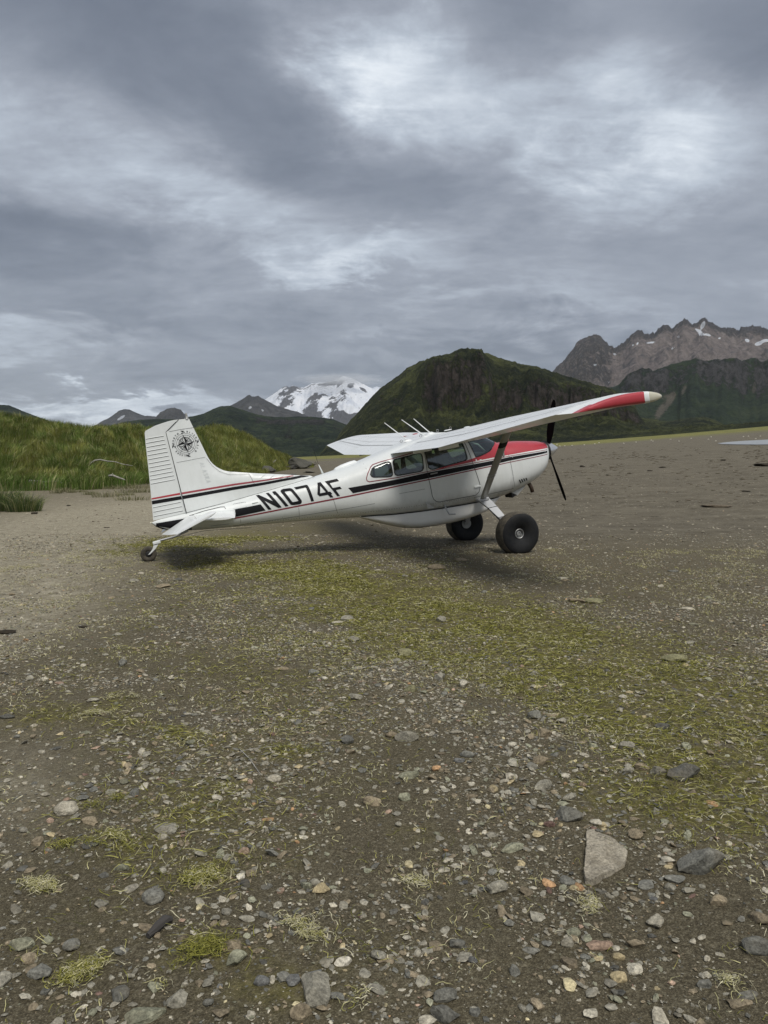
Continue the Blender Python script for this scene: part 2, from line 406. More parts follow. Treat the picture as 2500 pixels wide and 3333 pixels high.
grassy = smoothstep(225, 290, DD.ravel() + (fb - .5) * 110) + smoothstep(600, 900, np.hypot(SS.ravel(), DD.ravel()))
grassy = np.clip(grassy + .85 * smoothstep(.50, .62, fb) * smoothstep(80, 130, DD.ravel()) * smoothstep(10, -10, SS.ravel()), 0, 1)
GM = m_ground()
ground = obj("ground", bigmesh("ground", GV, grid_faces(len(S_), len(D_)), GM, True, attrs={'algae': alg, 'sand': sand, 'flat': np.clip(flat_, 0, 1), 'grassy': grassy}))
tag(ground, "dark brown gravel and mud beach with patches of stranded weed", kind='structure')

# shallow tidal pool far out on the right of the flat
mw, k = mat("pool_water", (.36, .375, .385), .32, 0, .5)  # pale base colour stands in for the reflected sky
k.b.inputs['IOR'].default_value = 1.33
co = k.node('ShaderNodeNewGeometry').outputs['Position']; bump(k, k.noise(co, 1.5, 4, .6), .3, .05)
pts = [(2335, 1444), (2372, 1439.5), (2430, 1435.5), (2480, 1433), (2560, 1429), (2680, 1424), (2680, 1445), (2560, 1448), (2470, 1448.5), (2400, 1448), (2350, 1446.5)]
wv = []
for a in pts:
    s_, d_ = gpx(*a); x_, y_ = from_sd(s_, d_); wv.append((x_, y_, float(ground_big(s_, d_)) + .06))
tag(obj("water", mesh("water", wv, [tuple(range(len(wv)))], mw)), "shallow pale tidal pool on the mudflat at the right edge", kind='structure')

# ================================================================== hills and mountains
def ridge(name, label, crest, dcrest, dbase, mt, nu=300, nv=90, prof=1.15, amp=.10, nsc=.02, crag=0., cragf=.05, seed=1, back=.5, fn=None, by=None, cm=0.):
    cx = np.array([c[0] for c in crest], float); cy = np.array([c[1] for c in crest], float)
    U = np.linspace(cx[0], cx[-1], nu)
    Y = np.interp(U, cx, cy)
    Y = Y - crag * (fbm(U * cragf, U * 0 + seed * 3.3, 5, seed, .55, True) - .55)
    r = RH[None] * ((U - 1250) / FPX)[:, None] - UP[None] * ((Y - 1666.5) / FPX)[:, None] + FW[None]
    rs, rd, rz = r @ RH, r @ FH, r[:, 2]
    tt = rs / rd
    dc = dcrest(U) if callable(dcrest) else np.full(nu, float(dcrest)); db = dbase(U) if callable(dbase) else np.full(nu, float(dbase))
    H = CP[2] + dc * rz / rd
    nb = max(6, nv // 6)
    v = np.concatenate([np.linspace(0, 1, nv), 1 + np.linspace(0, 1, nb + 1)[1:] * back * 2])
    Vv, _ = np.meshgrid(v, U); Vc = np.minimum(Vv, 1)
    d = db[:, None] + (dc - db)[:, None] * Vv
    s = tt[:, None] * d
    z0 = ground_big(s, np.minimum(d, 480)) - .3
    p = Vc ** prof
    if fn is not None: p, d, extra = fn(U, v, Vv, Vc, p, d)
    else: extra = {}
    s = tt[:, None] * d
    z = z0 + (H[:, None] - z0) * p
    env = np.clip(4 * Vc * (1 - Vc), 0, 1) + cm * Vc * 0
    span = (H[:, None] - z0)
    rel = .6 * fbm(s * nsc, d * nsc, 6, seed + 20, .55, True) + .4 * fbm(s * nsc * 3.1, d * nsc * 2.2, 5, seed + 27, .6, True) - .60
    z = z + span * amp * env * rel * 2
    bb = np.clip(Vv - 1, 0, None) / back
    z = np.where(Vv > 1, z0 + (z - z0) * (1 - .5 * np.clip(bb, 0, 2)), z)
    X, Yw = from_sd(s, d)
    V = np.stack([X, Yw, z], -1).reshape(-1, 3)
    at = {'hgt': (p * np.ones_like(Vv)).ravel()}
    px, py = to_px(s.ravel(), d.ravel(), z.ravel())
    for q in ('rock', 'scree', 'snow'):
        e = extra.get(q)
        if callable(e): e = e(px, py, s.ravel(), d.ravel(), at['hgt'])
        at[q] = np.zeros(V.shape[0]) if e is None else np.asarray(e).ravel()
    o = obj(name, bigmesh(name, V, grid_faces(nu, len(v)), mt, True, attrs=at))
    return tag(o, label, kind='structure')

M_near = m_hill("tundra_slope", (.012, .018, .009), (.036, .043, .016), (.105, .115, .038), (.070, .058, .050), sc=.045)
M_mid = m_hill("dark_tundra_slope", (.008, .016, .012), (.024, .038, .021), (.060, .080, .036), (.055, .052, .050), sc=.022)
M_mesa = m_hill("shrub_covered_bench", (.014, .026, .015), (.028, .046, .022), (.052, .070, .032), (.075, .072, .070), sc=.022)
M_high = m_hill("bare_talus_mountain", (.055, .070, .045), (.085, .095, .062), (.15, .15, .10), (.088, .080, .080), sc=.010, tal=(.215, .178, .162))
M_blue = m_hill("bare_distant_peak", (.055, .055, .058), (.085, .082, .08), (.12, .115, .11), (.07, .065, .065), sc=.006)

def hill_fn(U, v, Vv, Vc, p, d):
    n1 = fbm(U * .02, U * 0 + 3, 4, 61)
    m1 = smoothstep(1345, 1400, U) * smoothstep(1610, 1560, U)
    m2 = smoothstep(1690, 1730, U) * smoothstep(2110, 2070, U)
    m3 = smoothstep(1585, 1610, U) * smoothstep(1715, 1680, U)
    fL = (.36 * m1 + .30 * m2 + .28 * m3) / np.maximum(m1 + m2 + m3, .01) + (n1 - .5) * .16
    fU = (.80 * m1 + .66 * m2 + .56 * m3) / np.maximum(m1 + m2 + m3, .01) + (n1 - .5) * .22
    M = np.clip(m1 + m2 + m3, 0, 1)[:, None] * np.ones_like(Vv)
    vL, vU = .50, .60
    q = np.where(Vc < vL, fL[:, None] * np.clip(Vc / vL, 0, 1) ** .85, np.where(Vc < vU, fL[:, None] + (fU - fL)[:, None] * (Vc - vL) / (vU - vL), fU[:, None] + (1 - fU[:, None]) * np.clip((Vc - vU) / (1 - vU), 0, 1) ** .9))
    p2 = p * (1 - M) + q * M
    wall = np.exp(-((Vc - .55) / .075) ** 2) * M
    col = fbm(U[:, None] * .11 + Vv * 2, Vv * 3.2, 4, 67, .6, True)
    gul = fbm(U[:, None] * .035 + 0 * Vv, Vv * .8, 3, 71, .6, True)
    jit = fbm(U[:, None] * .05 + 0 * Vv, Vv * 9, 4, 75)
    d = d - wall * ((col - .5) * 6 + (gul - .5) * 26 + (jit - .5) * 22)
    small = smoothstep(.60, .78, fbm(U[:, None] * .02 + 0 * Vv, Vv * 5, 5, 73, .6)) * .6
    return p2, d, {'rock': np.clip(wall * .78, 0, 1) + small * (1 - .5 * M) + 0,
                   'scree': lambda px, py, s, d_, h: .9 * px_blob(px, py, 1462, 1192, 14, 9, -30) + .8 * px_blob(px, py, 2112, 1412, 26, 3, 35)}
crest_hill = [(1030, 1502), (1044, 1476), (1062, 1452), (1090, 1434), (1105, 1412), (1120, 1393), (1138, 1371), (1160, 1349), (1206, 1297), (1239, 1263), (1296, 1224), (1326, 1198), (1364, 1178), (1417, 1163),
              (1462, 1153), (1490, 1143), (1522, 1138), (1552, 1141), (1582, 1148), (1620, 1164), (1658, 1175), (1733, 1190), (1808, 1213), (1884, 1236), (1959, 1258), (2005, 1275), (2040, 1296), (2066, 1318), (2082, 1352), (2100, 1378), (2125, 1398), (2160, 1412), (2190, 1424)]
ridge("hill", "steep dark green tundra hill with columnar cliffs behind the airplane", crest_hill, 900, 560, M_near, 500, 140, 1.05, .15, .022, 9, .045, 5, fn=hill_fn)

ml = [(330, 1392), (416, 1371), (458, 1365), (518, 1364), (580, 1366), (621, 1356), (663, 1347), (693, 1332), (723, 1321), (747, 1321), (784, 1332), (844, 1351), (892, 1358), (1000, 1356), (1057, 1360), (1086, 1365), (1134, 1386), (1200, 1420), (1260, 1450)]
def mid_fn(U, v, Vv, Vc, p, d):
    m_ = smoothstep(790, 850, U) * smoothstep(1090, 1040, U)
    n_ = fbm(U[:, None] * .02 + 0 * Vv, Vv * 4, 4, 83)
    r_ = np.exp(-((Vc - .86 + (n_ - .5) * .1) / .07) ** 2) * m_[:, None] + smoothstep(.62, .8, n_) * .5
    return p, d - r_ * (fbm(U[:, None] * .16 + 0 * Vv, Vv, 3, 85, .6, True) - .5) * 30, {'rock': r_ * .9}
ridge("hill", "long low dark ridge left of the big hill, below the snowy volcano", ml, 1900, 1000, M_mid, 320, 90, 1.25, .17, .007, 4, .03, 9, fn=mid_fn)
ridge("hill", "small dark hilltop at the left edge above the grassy dune", [(-260, 1330), (-100, 1312), (0, 1318), (30, 1319), (54, 1328), (72, 1338), (110, 1352), (150, 1366), (200, 1392)], 2200, 1500, M_mid, 120, 50, 1.2, .1, .008, 4, .04, 12)

# distant peaks
def snowspots(*bl):
    def f(px, py, s, d, h):
        v = 0
        for b in bl: v = v + 1.1 * px_blob(px, py, *b)
        return v
    return lambda U, v, Vv, Vc, p, d: (p, d, {'snow': f, 'rock': (smoothstep(.55, 1.0, Vc) * .6)})
ridge("mountain", "small blue peak with one snow patch, far behind the dune", [(300, 1392), (325, 1375), (362, 1356), (386, 1337), (404, 1332), (422, 1333), (440, 1342), (470, 1353), (505, 1356), (560, 1372)], 7600, 5500, M_blue, 160, 60, 1.1, .12, .0018, 3, .06, 14, back=.3, fn=snowspots((391, 1362, 12, 4, -30), (400, 1356, 8, 3, -30)))
ridge("mountain", "rounded grey peak just left of the tail fin top", [(470, 1392), (503, 1361), (524, 1341), (543, 1331), (567, 1326), (588, 1333), (603, 1350), (621, 1364), (660, 1392)], 5200, 4000, M_blue, 140, 60, 1.0, .16, .003, 4, .06, 16)
ridge("mountain", "bare blue grey peak between the dark ridge and the snowy volcano", [(690, 1352), (753, 1319), (780, 1304), (796, 1295), (806, 1287), (813, 1285), (820, 1291), (828, 1291), (840, 1287), (850, 1295), (864, 1302), (902, 1322), (931, 1331), (970, 1341), (1009, 1358), (1060, 1382)], 6400, 4600, M_blue, 260, 80, 1.1, .16, .0022, 3, .06, 18, fn=snowspots((814, 1327, 7, 4, -30), (855, 1336, 6, 3, 40)))

def m_snow():
    mt, k = mat("glaciated_volcano", rough=.8, spec=.2)
    co = k.node('ShaderNodeNewGeometry').outputs['Position']
    sn_ = k.node('ShaderNodeAttribute'); sn_.attribute_name = 'snow'
    n = k.noise(k.mapping(co, scale=(1, 1, .55)), .0075, 10, .76, .5); n2 = k.noise(co, .03, 6, .75)
    m_ = k.rng(k.math('ADD', sn_.outputs['Fac'], k.math('ADD', k.math('MULTIPLY', k.math('SUBTRACT', n, .5), 1.45), k.math('MULTIPLY', k.math('SUBTRACT', n2, .5), .30))), .49, .53)
    rk = k.ramp(n2, [(.35, (.045, .045, .052)), (.6, (.10, .098, .105))])
    sw = k.ramp(k.noise(k.mapping(co, scale=(1, 1, .3)), .006, 7, .7, .5), [(.35, (.62, .66, .74)), (.5, (.80, .83, .88)), (.65, (.86, .87, .90))])
    k.link(k.mix(m_, rk, sw), k.b.inputs['Base Color'])
    bump(k, k.math('ADD', k.noise(co, .006, 7, .65), k.math('MULTIPLY', n2, .3)), .75, 60)
    return mt
def volc_fn(U, v, Vv, Vc, p, d):
    def snow(px, py, s, d_, h):
        v_ = .93 - .58 * smoothstep(1325, 1375, py + 14 * np.sin(px * .03)) - .35 * smoothstep(.60, .80, fbm(px * .018 + py * .02, py * .012, 4, 171, .6, True))
        for b in ((930, 1300, 14, 34, 30, -.75), (905, 1290, 12, 22, 30, -.5), (1022, 1318, 22, 40, 18, -.62), (1005, 1335, 26, 16, 0, -.4), (1085, 1322, 16, 9, 0, -.7), (1105, 1345, 26, 9, -10, -.55),
                  (1080, 1248, 26, 10, -10, -.85), (1045, 1252, 24, 7, 0, -.55), (1112, 1256, 12, 14, 30, -.55), (1142, 1255, 12, 5, 20, -.55), (1182, 1268, 18, 7, 35, -.72), (1118, 1280, 9, 7, 0, -.45), (1222, 1268, 14, 8, 0, -.5),
                  (1180, 1350, 40, 8, -8, -.45), (955, 1262, 30, 5, 0, -.3), (985, 1356, 60, 14, 0, -.35), (1060, 1356, 22, 12, 0, .35), (1140, 1340, 26, 6, 0, .3), (1195, 1318, 30, 20, 0, .3)):
            v_ = v_ + .8 * b[5] * px_blob(px, py, *b[:5])
        return v_
    return p, d, {'snow': snow}
ridge("mountain", "snow and glacier covered volcano on the horizon, cloud on its summit",
      [(830, 1320), (864, 1300), (893, 1281), (924, 1259), (934, 1257), (941, 1261), (952, 1256), (960, 1257), (975, 1262), (989, 1261), (1013, 1249), (1037, 1245), (1066, 1245), (1090, 1238), (1104, 1231), (1115, 1225), (1124, 1225), (1148, 1233), (1172, 1245), (1211, 1264), (1218, 1261), (1225, 1259), (1242, 1262), (1290, 1290), (1340, 1330)],
      9200, 6300, m_snow(), 360, 130, 1.2, .20, .0011, 3, .09, 22, fn=volc_fn, back=.14)

def high_fn(U, v, Vv, Vc, p, d):
    dome = smoothstep(1790, 1840, U) * smoothstep(2010, 1975, U)
    crags = smoothstep(.80, .97, Vc) * (1 - dome[:, None]) + dome[:, None] * smoothstep(.30, .55, Vc) * .75
    d = d - crags * (fbm(U[:, None] * .06 + 0 * Vv, Vv * 3, 4, 93, .6, True) - .5) * 190
    f = snowspots((2288, 1058, 7, 16, 25), (2277, 1080, 20, 5, 35), (2305, 1090, 10, 4, 20), (2118, 1115, 18, 3, -8), (2075, 1118, 6, 3, -50), (2283, 1088, 9, 3, 0), (2342, 1101, 5, 3, 0), (2432, 1108, 9, 6, 20), (2470, 1118, 16, 7, -15), (2495, 1108, 14, 5, 0),
                  (2190, 1133, 8, 2, -30), (2001, 1153, 6, 4, 20), (1938, 1187, 6, 3, 0), (2208, 1096, 5, 2.5, 0), (2060, 1123, 4, 3, -40), (2048, 1238, 26, 3, -40), (1980, 1243, 5, 3, 0), (2560, 1120, 30, 8, 0))(U, v, Vv, Vc, p, d)[2]['snow']
    return p, d, {'rock': crags * .85 + .5 * smoothstep(.66, .8, fbm(U[:, None] * .012 + 0 * Vv, Vv * 3, 4, 95)), 'snow': f}
crest_r = [(1740, 1262), (1799, 1207), (1825, 1183), (1849, 1159), (1869, 1130), (1888, 1106), (1907, 1096), (1931, 1092), (1951, 1094), (1965, 1104), (1984, 1125), (1997, 1131), (2009, 1131), (2033, 1116), (2052, 1096), (2063, 1082), (2074, 1073), (2086, 1080), (2110, 1087),
           (2134, 1082), (2153, 1063), (2173, 1060), (2187, 1070), (2206, 1058), (2223, 1038), (2235, 1046), (2259, 1051), (2279, 1046), (2293, 1040), (2312, 1053), (2327, 1063), (2375, 1072), (2414, 1068), (2452, 1063), (2500, 1072), (2600, 1050), (2750, 1080), (2950, 1150), (3200, 1250)]
ridge("mountain", "high bare craggy mountain range with small snow patches at the right", crest_r, 4600, 2700, M_high, 480, 150, 1.0, .17, .0017, 8, .11, 31, fn=high_fn)
def mesa_fn(U, v, Vv, Vc, p, d):
    n_ = fbm(U * .015, U * 0 + 9, 4, 99)
    m_ = smoothstep(1960, 2060, U)
    k_ = .64 + (n_ - .5) * .34; top = .985
    q = np.where(Vc < .62, k_[:, None] * (Vc / .62) ** 1.1, np.where(Vc < .72, k_[:, None] + (top - k_[:, None]) * (Vc - .62) / .10, top + (1 - top) * (Vc - .72) / .28))
    p = p * (1 - m_[:, None]) + q * m_[:, None]
    wall = np.exp(-((Vc - .67) / .06) ** 2) * m_[:, None] * (.55 + .45 * smoothstep(.35, .6, fbm(U * .02, U * 0 + 4, 4, 103)))[:, None]
    d = d - wall * (fbm(U[:, None] * .03 + Vv * 5, Vv * 9, 5, 101, .65) - .5) * 90
    return p, d, {'rock': wall, 'scree': lambda px, py, s, d_, h: px_blob(px, py, 2150, 1338, 15, 36, 33) + px_blob(px, py, 2185, 1300, 10, 28, 28) + .9 * px_blob(px, py, 2226, 1268, 8, 22, 25) + .85 * px_blob(px, py, 2455, 1262, 10, 26, 10) + .6 * px_blob(px, py, 2165, 1290, 40, 10, -8)}
ridge("hill", "green bench with a dark cliff band and a pale rock slide, below the bare mountains", [(1860, 1290), (1930, 1272), (2013, 1256), (2086, 1245), (2182, 1227), (2255, 1214), (2350, 1216), (2500, 1213), (2650, 1208), (2900, 1230), (3200, 1290)], 2500, 1300, M_mesa, 340, 100, 1.1, .10, .006, 4, .03, 35, fn=mesa_fn)
ridge("hill", "low rolling green hummocks at the foot of the bench, under the wing tip", [(1990, 1420), (2040, 1392), (2086, 1358), (2130, 1364), (2180, 1372), (2230, 1362), (2290, 1356), (2330, 1368), (2365, 1386), (2460, 1398), (2520, 1402)], 1100, 700, M_near, 200, 60, .9, .16, .02, 5, .04, 39)
strip = ridge("shrubs", "band of low dark green shrubs along the far edge of the mudflat", [(1640, 1440), (1796, 1427), (1880, 1424), (1950, 1417), (2100, 1406), (2250, 1396), (2400, 1387), (2500, 1380), (2700, 1366), (3000, 1350)], 640, 470, M_near, 420, 30, .8, .45, .09, 7, .11, 43)
strip['kind'] = 'stuff'
strip2 = ridge("shrubs", "thin line of green shrubs at the foot of the big hill left of the airplane cabin", [(900, 1497), (1000, 1492), (1100, 1486), (1240, 1479), (1400, 1468), (1640, 1445)], 560, 480, M_near, 200, 20, .8, .45, .09, 4, .11, 47)
strip2['kind'] = 'stuff'

# ================================================================== grassy dune on the left
DC = [(-420, 1300), (-200, 1318), (0, 1337), (60, 1344), (150, 1362), (260, 1379), (330, 1382), (400, 1377), (480, 1385), (560, 1394), (620, 1392), (660, 1382), (690, 1379), (720, 1379), (760, 1390), (800, 1405), (850, 1434), (900, 1460), (950, 1480), (985, 1490), (1020, 1500)]
DB = [(-420, 1612), (-200, 1608), (0, 1602), (300, 1597), (400, 1586), (500, 1574), (620, 1563), (700, 1552), (860, 1543), (960, 1526), (1020, 1510)]
M_dune, k = mat("dune_turf", rough=.95, spec=.1)
co = k.node('ShaderNodeNewGeometry').outputs['Position']
k.link(k.mix(k.rng(k.noise(co, .35, 5, .65), .40, .62), (.080, .110, .030), (.140, .155, .048)), k.b.inputs['Base Color'])
bump(k, k.noise(co, 2.5, 6, .7), .8, .3)
nU, nV = 220, 50
dU = np.linspace(-420, 1020, nU); dY = np.interp(dU, *zip(*DC)); bY = np.interp(dU, *zip(*DB))
bsd = [gpx(u, y) for u, y in zip(dU, bY)]; db = np.array([b[1] for b in bsd]); db = np.minimum(db, 96)
db = np.convolve(np.pad(db, 5, mode='edge'), np.ones(11) / 11, 'valid')
wdt = np.interp(dU, [-420, 300, 600, 850, 960, 1020], [24, 22, 20, 16, 9, 4]); dcr = db + wdt
r_ = RH[None] * ((dU - 1250) / FPX)[:, None] - UP[None] * ((dY - 1666.5) / FPX)[:, None] + FW[None]
tt_ = (r_ @ RH) / (r_ @ FH); Hc = CP[2] + dcr * r_[:, 2] / (r_ @ FH) - .45
vv = np.concatenate([np.linspace(0, 1, nV), 1 + np.linspace(0, 1, 12)[1:]])
Vv, _ = np.meshgrid(vv, dU); dd = db[:, None] + wdt[:, None] * Vv; ss = tt_[:, None] * dd
z0 = ground_big(ss, dd); Vc = np.minimum(Vv, 1)
pp = .12 * Vc + .88 * smoothstep(.30, 1.0, Vc) ** .95
Hc = Hc[:, None]
hz = z0 - .05 + np.maximum(Hc - z0, .0) * pp + (fbm(ss * .25, dd * .25, 4, 51) - .5) * 1.0 * Vc * np.clip((1.25 - Vc) * 2, 0, 1)
hz = np.where(Vv > 1, z0 + (hz - z0) * np.cos(np.clip(Vv - 1, 0, 1) * math.pi / 2), hz)
X_, Y_ = from_sd(ss, dd)
dune = obj("hill", bigmesh("hill", np.stack([X_, Y_, hz], -1).reshape(-1, 3), grid_faces(nU, len(vv)), M_dune, True))
tag(dune, "long green dune covered in tall grass behind the airplane's tail", kind='structure')

def m_blade(name, rough=.75):
    mt, k = mat(name, rough=rough, spec=.15)
    a = k.node('ShaderNodeAttribute'); a.attribute_name = 'tint'
    k.link(a.outputs['Color'], k.b.inputs['Base Color'])
    k.b.inputs['Transmission Weight'].default_value = 0
    return mt
M_grass = m_blade("grass_blades")
def blades(base, hgt, wid, lean, col, tipcol=None):
    """curved grass blades, two quads and a tip each; base (n,3), lean (n,2)"""
    n = len(base); a = rng.uniform(0, math.pi, n); sd_ = np.stack([np.cos(a), np.sin(a), np.zeros(n)], -1) * (wid / 2)[:, None]
    L = np.concatenate([lean, np.zeros((n, 1))], 1)
    p0 = base; p1 = base + L * (hgt * .25)[:, None] + np.array([0, 0, 1]) * (hgt * .55)[:, None]
    p2 = base + L * (hgt * .9)[:, None] + np.array([0, 0, 1]) * (hgt * (1 - .25 * np.linalg.norm(lean, axis=1)))[:, None]
    V = np.stack([p0 - sd_, p0 + sd_, p1 - sd_ * .8, p1 + sd_ * .8, p2], 1).reshape(-1, 3)
    o = (np.arange(n) * 5)[:, None, None]
    F = (o + np.array([[0, 1, 3], [0, 3, 2], [2, 3, 4]])[None]).reshape(-1, 3)
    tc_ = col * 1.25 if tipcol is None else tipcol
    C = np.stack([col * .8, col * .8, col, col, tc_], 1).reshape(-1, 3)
    return V, F, C
N = 105000
gu = rng.uniform(0, nU - 1.001, N); gv = rng.uniform(0, 1, N) ** .85 * (nV + 3)
iu, iv = gu.astype(int), np.minimum(gv.astype(int), len(vv) - 2); fu, fv = gu - iu, np.clip(gv - iv, 0, 1)
def bil(A): return (A[iu, iv] * (1 - fu) + A[iu + 1, iv] * fu) * (1 - fv) + (A[iu, iv + 1] * (1 - fu) + A[iu + 1, iv + 1] * fu) * fv
bx, by_, bz = bil(X_), bil(Y_), bil(hz); vvv = bil(Vv); pu = np.interp(gu, np.arange(nU), dU)
s_, d_ = to_sd(bx, by_); edge = fbm(s_ * .3, d_ * .3, 4, 57); keep = (vvv > .02 + .10 * (edge - .4)) & (fbm(s_ * .8, d_ * .8, 3, 58) > .25)
bx, by_, bz, vvv, pu, s_, d_, edge = [q[keep] for q in (bx, by_, bz, vvv, pu, s_, d_, edge)]; n = len(bx)
cl1 = fbm(s_ * .10, d_ * .16, 4, 52)[:, None]; cl2 = fbm(s_ * 1.3, d_ * 1.0, 4, 53, .6)[:, None]; rt = rng.uniform(.65, 1.4, (n, 1))
green = np.array([.105, .150, .032]); dkg = np.array([.078, .118, .028]); yel = np.array([.200, .205, .050]); brn = np.array([.190, .165, .075])
c = green * (1 - smoothstep(.40, .66, cl2)) + yel * smoothstep(.40, .66, cl2)
c = c * (1 - .35 * smoothstep(.60, .38, cl1)) + dkg * .35 * smoothstep(.60, .38, cl1)
low = (smoothstep(.42, .16, vvv) * smoothstep(.02, .14, vvv) * smoothstep(.35, .6, cl1[:, 0]))[:, None] * .65
c = c * (1 - .4 * low) + brn * .4 * low
ry = smoothstep(600, 760, pu)[:, None] * .55; c = c * (1 - ry) + np.array([.215, .215, .052]) * ry
fg_ = (smoothstep(.30, .10, vvv) * smoothstep(620, 520, pu))[:, None] * .7; c = c * (1 - fg_) + np.array([.110, .185, .038]) * fg_
st_ = (rng.uniform(0, 1, (n, 1)) < .13); c = np.where(st_, np.array([.34, .32, .16]), c) * rt
front = smoothstep(.22, .05, vvv)
h = (.42 + .40 * cl2[:, 0] + .45 * front * smoothstep(560, 480, pu)) * rng.uniform(.6, 1.25, n); h = h * np.interp(pu, [850, 1000], [1, .55])
wi = rng.uniform(.016, .032, n) * (1 + .15 * front)
la = fbm(s_ * .8, d_ * .8, 2, 54) * 9; lean = np.stack([np.cos(la), np.sin(la)], -1) * rng.uniform(.15, .75, (n, 1)) + RH[None, :2] * .15
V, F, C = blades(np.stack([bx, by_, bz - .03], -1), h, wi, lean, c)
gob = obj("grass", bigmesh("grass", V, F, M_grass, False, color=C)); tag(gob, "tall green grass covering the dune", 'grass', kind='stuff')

def tuft(px, py, rad, hgt, n, cols, label, group=None, w=.012):
    s0, d0 = gpx(px, py); x0, y0 = from_sd(s0, d0); z0_ = float(ground_z(s0, d0))
    a = rng.uniform(0, 2 * math.pi, n); r = rad * rng.uniform(0, 1, n) ** .7
    b = np.stack([r * np.cos(a), r * np.sin(a) * .8, np.full(n, -.03)], -1)
    ln = np.stack([np.cos(a), np.sin(a)], -1) * (r / rad)[:, None] * .8 + rng.normal(0, .18, (n, 2))
    c = np.array(cols)[rng.integers(0, len(cols), n)] * rng.uniform(.75, 1.25, (n, 1))
    V, F, C = blades(b, hgt * rng.uniform(.5, 1.15, n), np.full(n, w) * rng.uniform(.7, 1.4, n), ln, c)
    o = obj("grass_tuft", bigmesh("grass_tuft", V, F, M_grass, False, color=C)); o.location = (x0, y0, z0_)
    return tag(o, label, "grass", group)
gc = [(.07, .115, .035), (.11, .16, .045), (.17, .19, .06), (.05, .08, .035), (.28, .27, .14)]
dc_ = [(.24, .22, .12), (.16, .17, .08), (.34, .31, .19), (.11, .12, .05)]
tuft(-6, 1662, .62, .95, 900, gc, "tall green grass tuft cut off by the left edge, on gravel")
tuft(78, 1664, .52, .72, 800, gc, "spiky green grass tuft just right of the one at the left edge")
for i, (x, y, r, hh) in enumerate([(52, 1610, .28, .22), (186, 1606, .3, .38), (216, 1600, .34, .36), (232, 1604, .2, .24), (245, 1585, .5, .28), (292, 1583, .45, .25), (262, 1602, .35, .22), (295, 1610, .35, .28), (345, 1580, .6, .30), (362, 1592, .4, .30), (348, 1618, .55, .38),
        (382, 1568, .7, .35), (408, 1590, .6, .40), (422, 1603, .6, .38), (432, 1628, .6, .30), (440, 1575, .9, .42), (458, 1590, .9, .45), (470, 1575, .9, .42), (468, 1603, .6, .35), (405, 1612, .4, .25), (520, 1568, .9, .4)]):
    tuft(x, y, r * 1.2, hh * .9, 170, dc_, "low tuft of half dried grass on the gravel between dune and rudder", "low grass tufts on the gravel in front of the dune", .014)

# weathered driftwood branches
M_wood, k = mat("grey_driftwood", (.30, .28, .24), .85)
tcn = k.node('ShaderNodeTexCoord').outputs['Object']; k.link(k.ramp(k.noise(k.mapping(tcn, scale=(1, 1, 1)), 9, 6, .7), [(.35, (.16, .145, .12)), (.6, (.42, .40, .35))]), k.b.inputs['Base Color'])
def dune_depth(px, py, up):
    """distance at which something standing `up` metres above the dune (or beach) shows at this photo pixel"""
    i = int(np.clip(np.searchsorted(dU, px), 0, nU - 1)); xs_, ys_ = to_px(ss[i], dd[i], hz[i] + up)
    k_ = np.where(ys_[:nV] <= py)[0]; return float(dd[i][k_[0]]) if len(k_) and k_[0] > 0 else float(min(db[i] - .6, gpx(px, py)[1]))
def branch(pxs, rad, label, twigs=(), up=.35):
    q0 = pxs[len(pxs) // 2]; d0 = dune_depth(q0[0], q0[1], up); pts = []
    def at(px, py): r = RH * (px - 1250) / FPX - UP * (py - 1666.5) / FPX + FW; return Vector(CP + r * (d0 / float(r @ FH)))
    pts = [at(*q) for q in pxs]; b = pts[0].copy(); e = empty("driftwood", tuple(b), label, "driftwood")
    tube("stem", [p - b for p in pts], [rad * (1 - .75 * i / (len(pts) - 1)) for i in range(len(pts))], M_wood, e, 7)
    for tw in twigs:
        q = [at(*p) - b for p in tw]; tube("twig", q, [rad * .6 * (1 - .7 * i / max(len(q) - 1, 1)) for i in range(len(q))], M_wood, e, 6)
    return e
branch([(93, 1566), (130, 1567), (142, 1575), (153, 1588), (158, 1590)], .085, "forked grey driftwood branch lying at the front edge of the tall grass, left", [[(134, 1569), (165, 1567), (192, 1566), (203, 1573), (211, 1577)], [(104, 1570), (120, 1582), (126, 1590)], [(156, 1588), (176, 1587), (182, 1589)], [(86, 1582), (94, 1592)]])
branch([(287, 1520), (296, 1508), (308, 1499), (325, 1496), (350, 1501), (375, 1503), (400, 1511), (432, 1516)], .075, "long bare pale branch arching out of the grass left of the rudder", up=1.0)
branch([(356, 1549), (368, 1548), (384, 1554), (402, 1560), (408, 1563)], .09, "short bleached driftwood stick at the foot of the grass nearest the rudder", [[(366, 1548), (367, 1540)], [(356, 1549), (352, 1546)]], up=.8)
branch([(885, 1511), (892, 1503), (899, 1496)], .09, "thin pale stick poking up between the boulders at the end of the dune", up=.6)

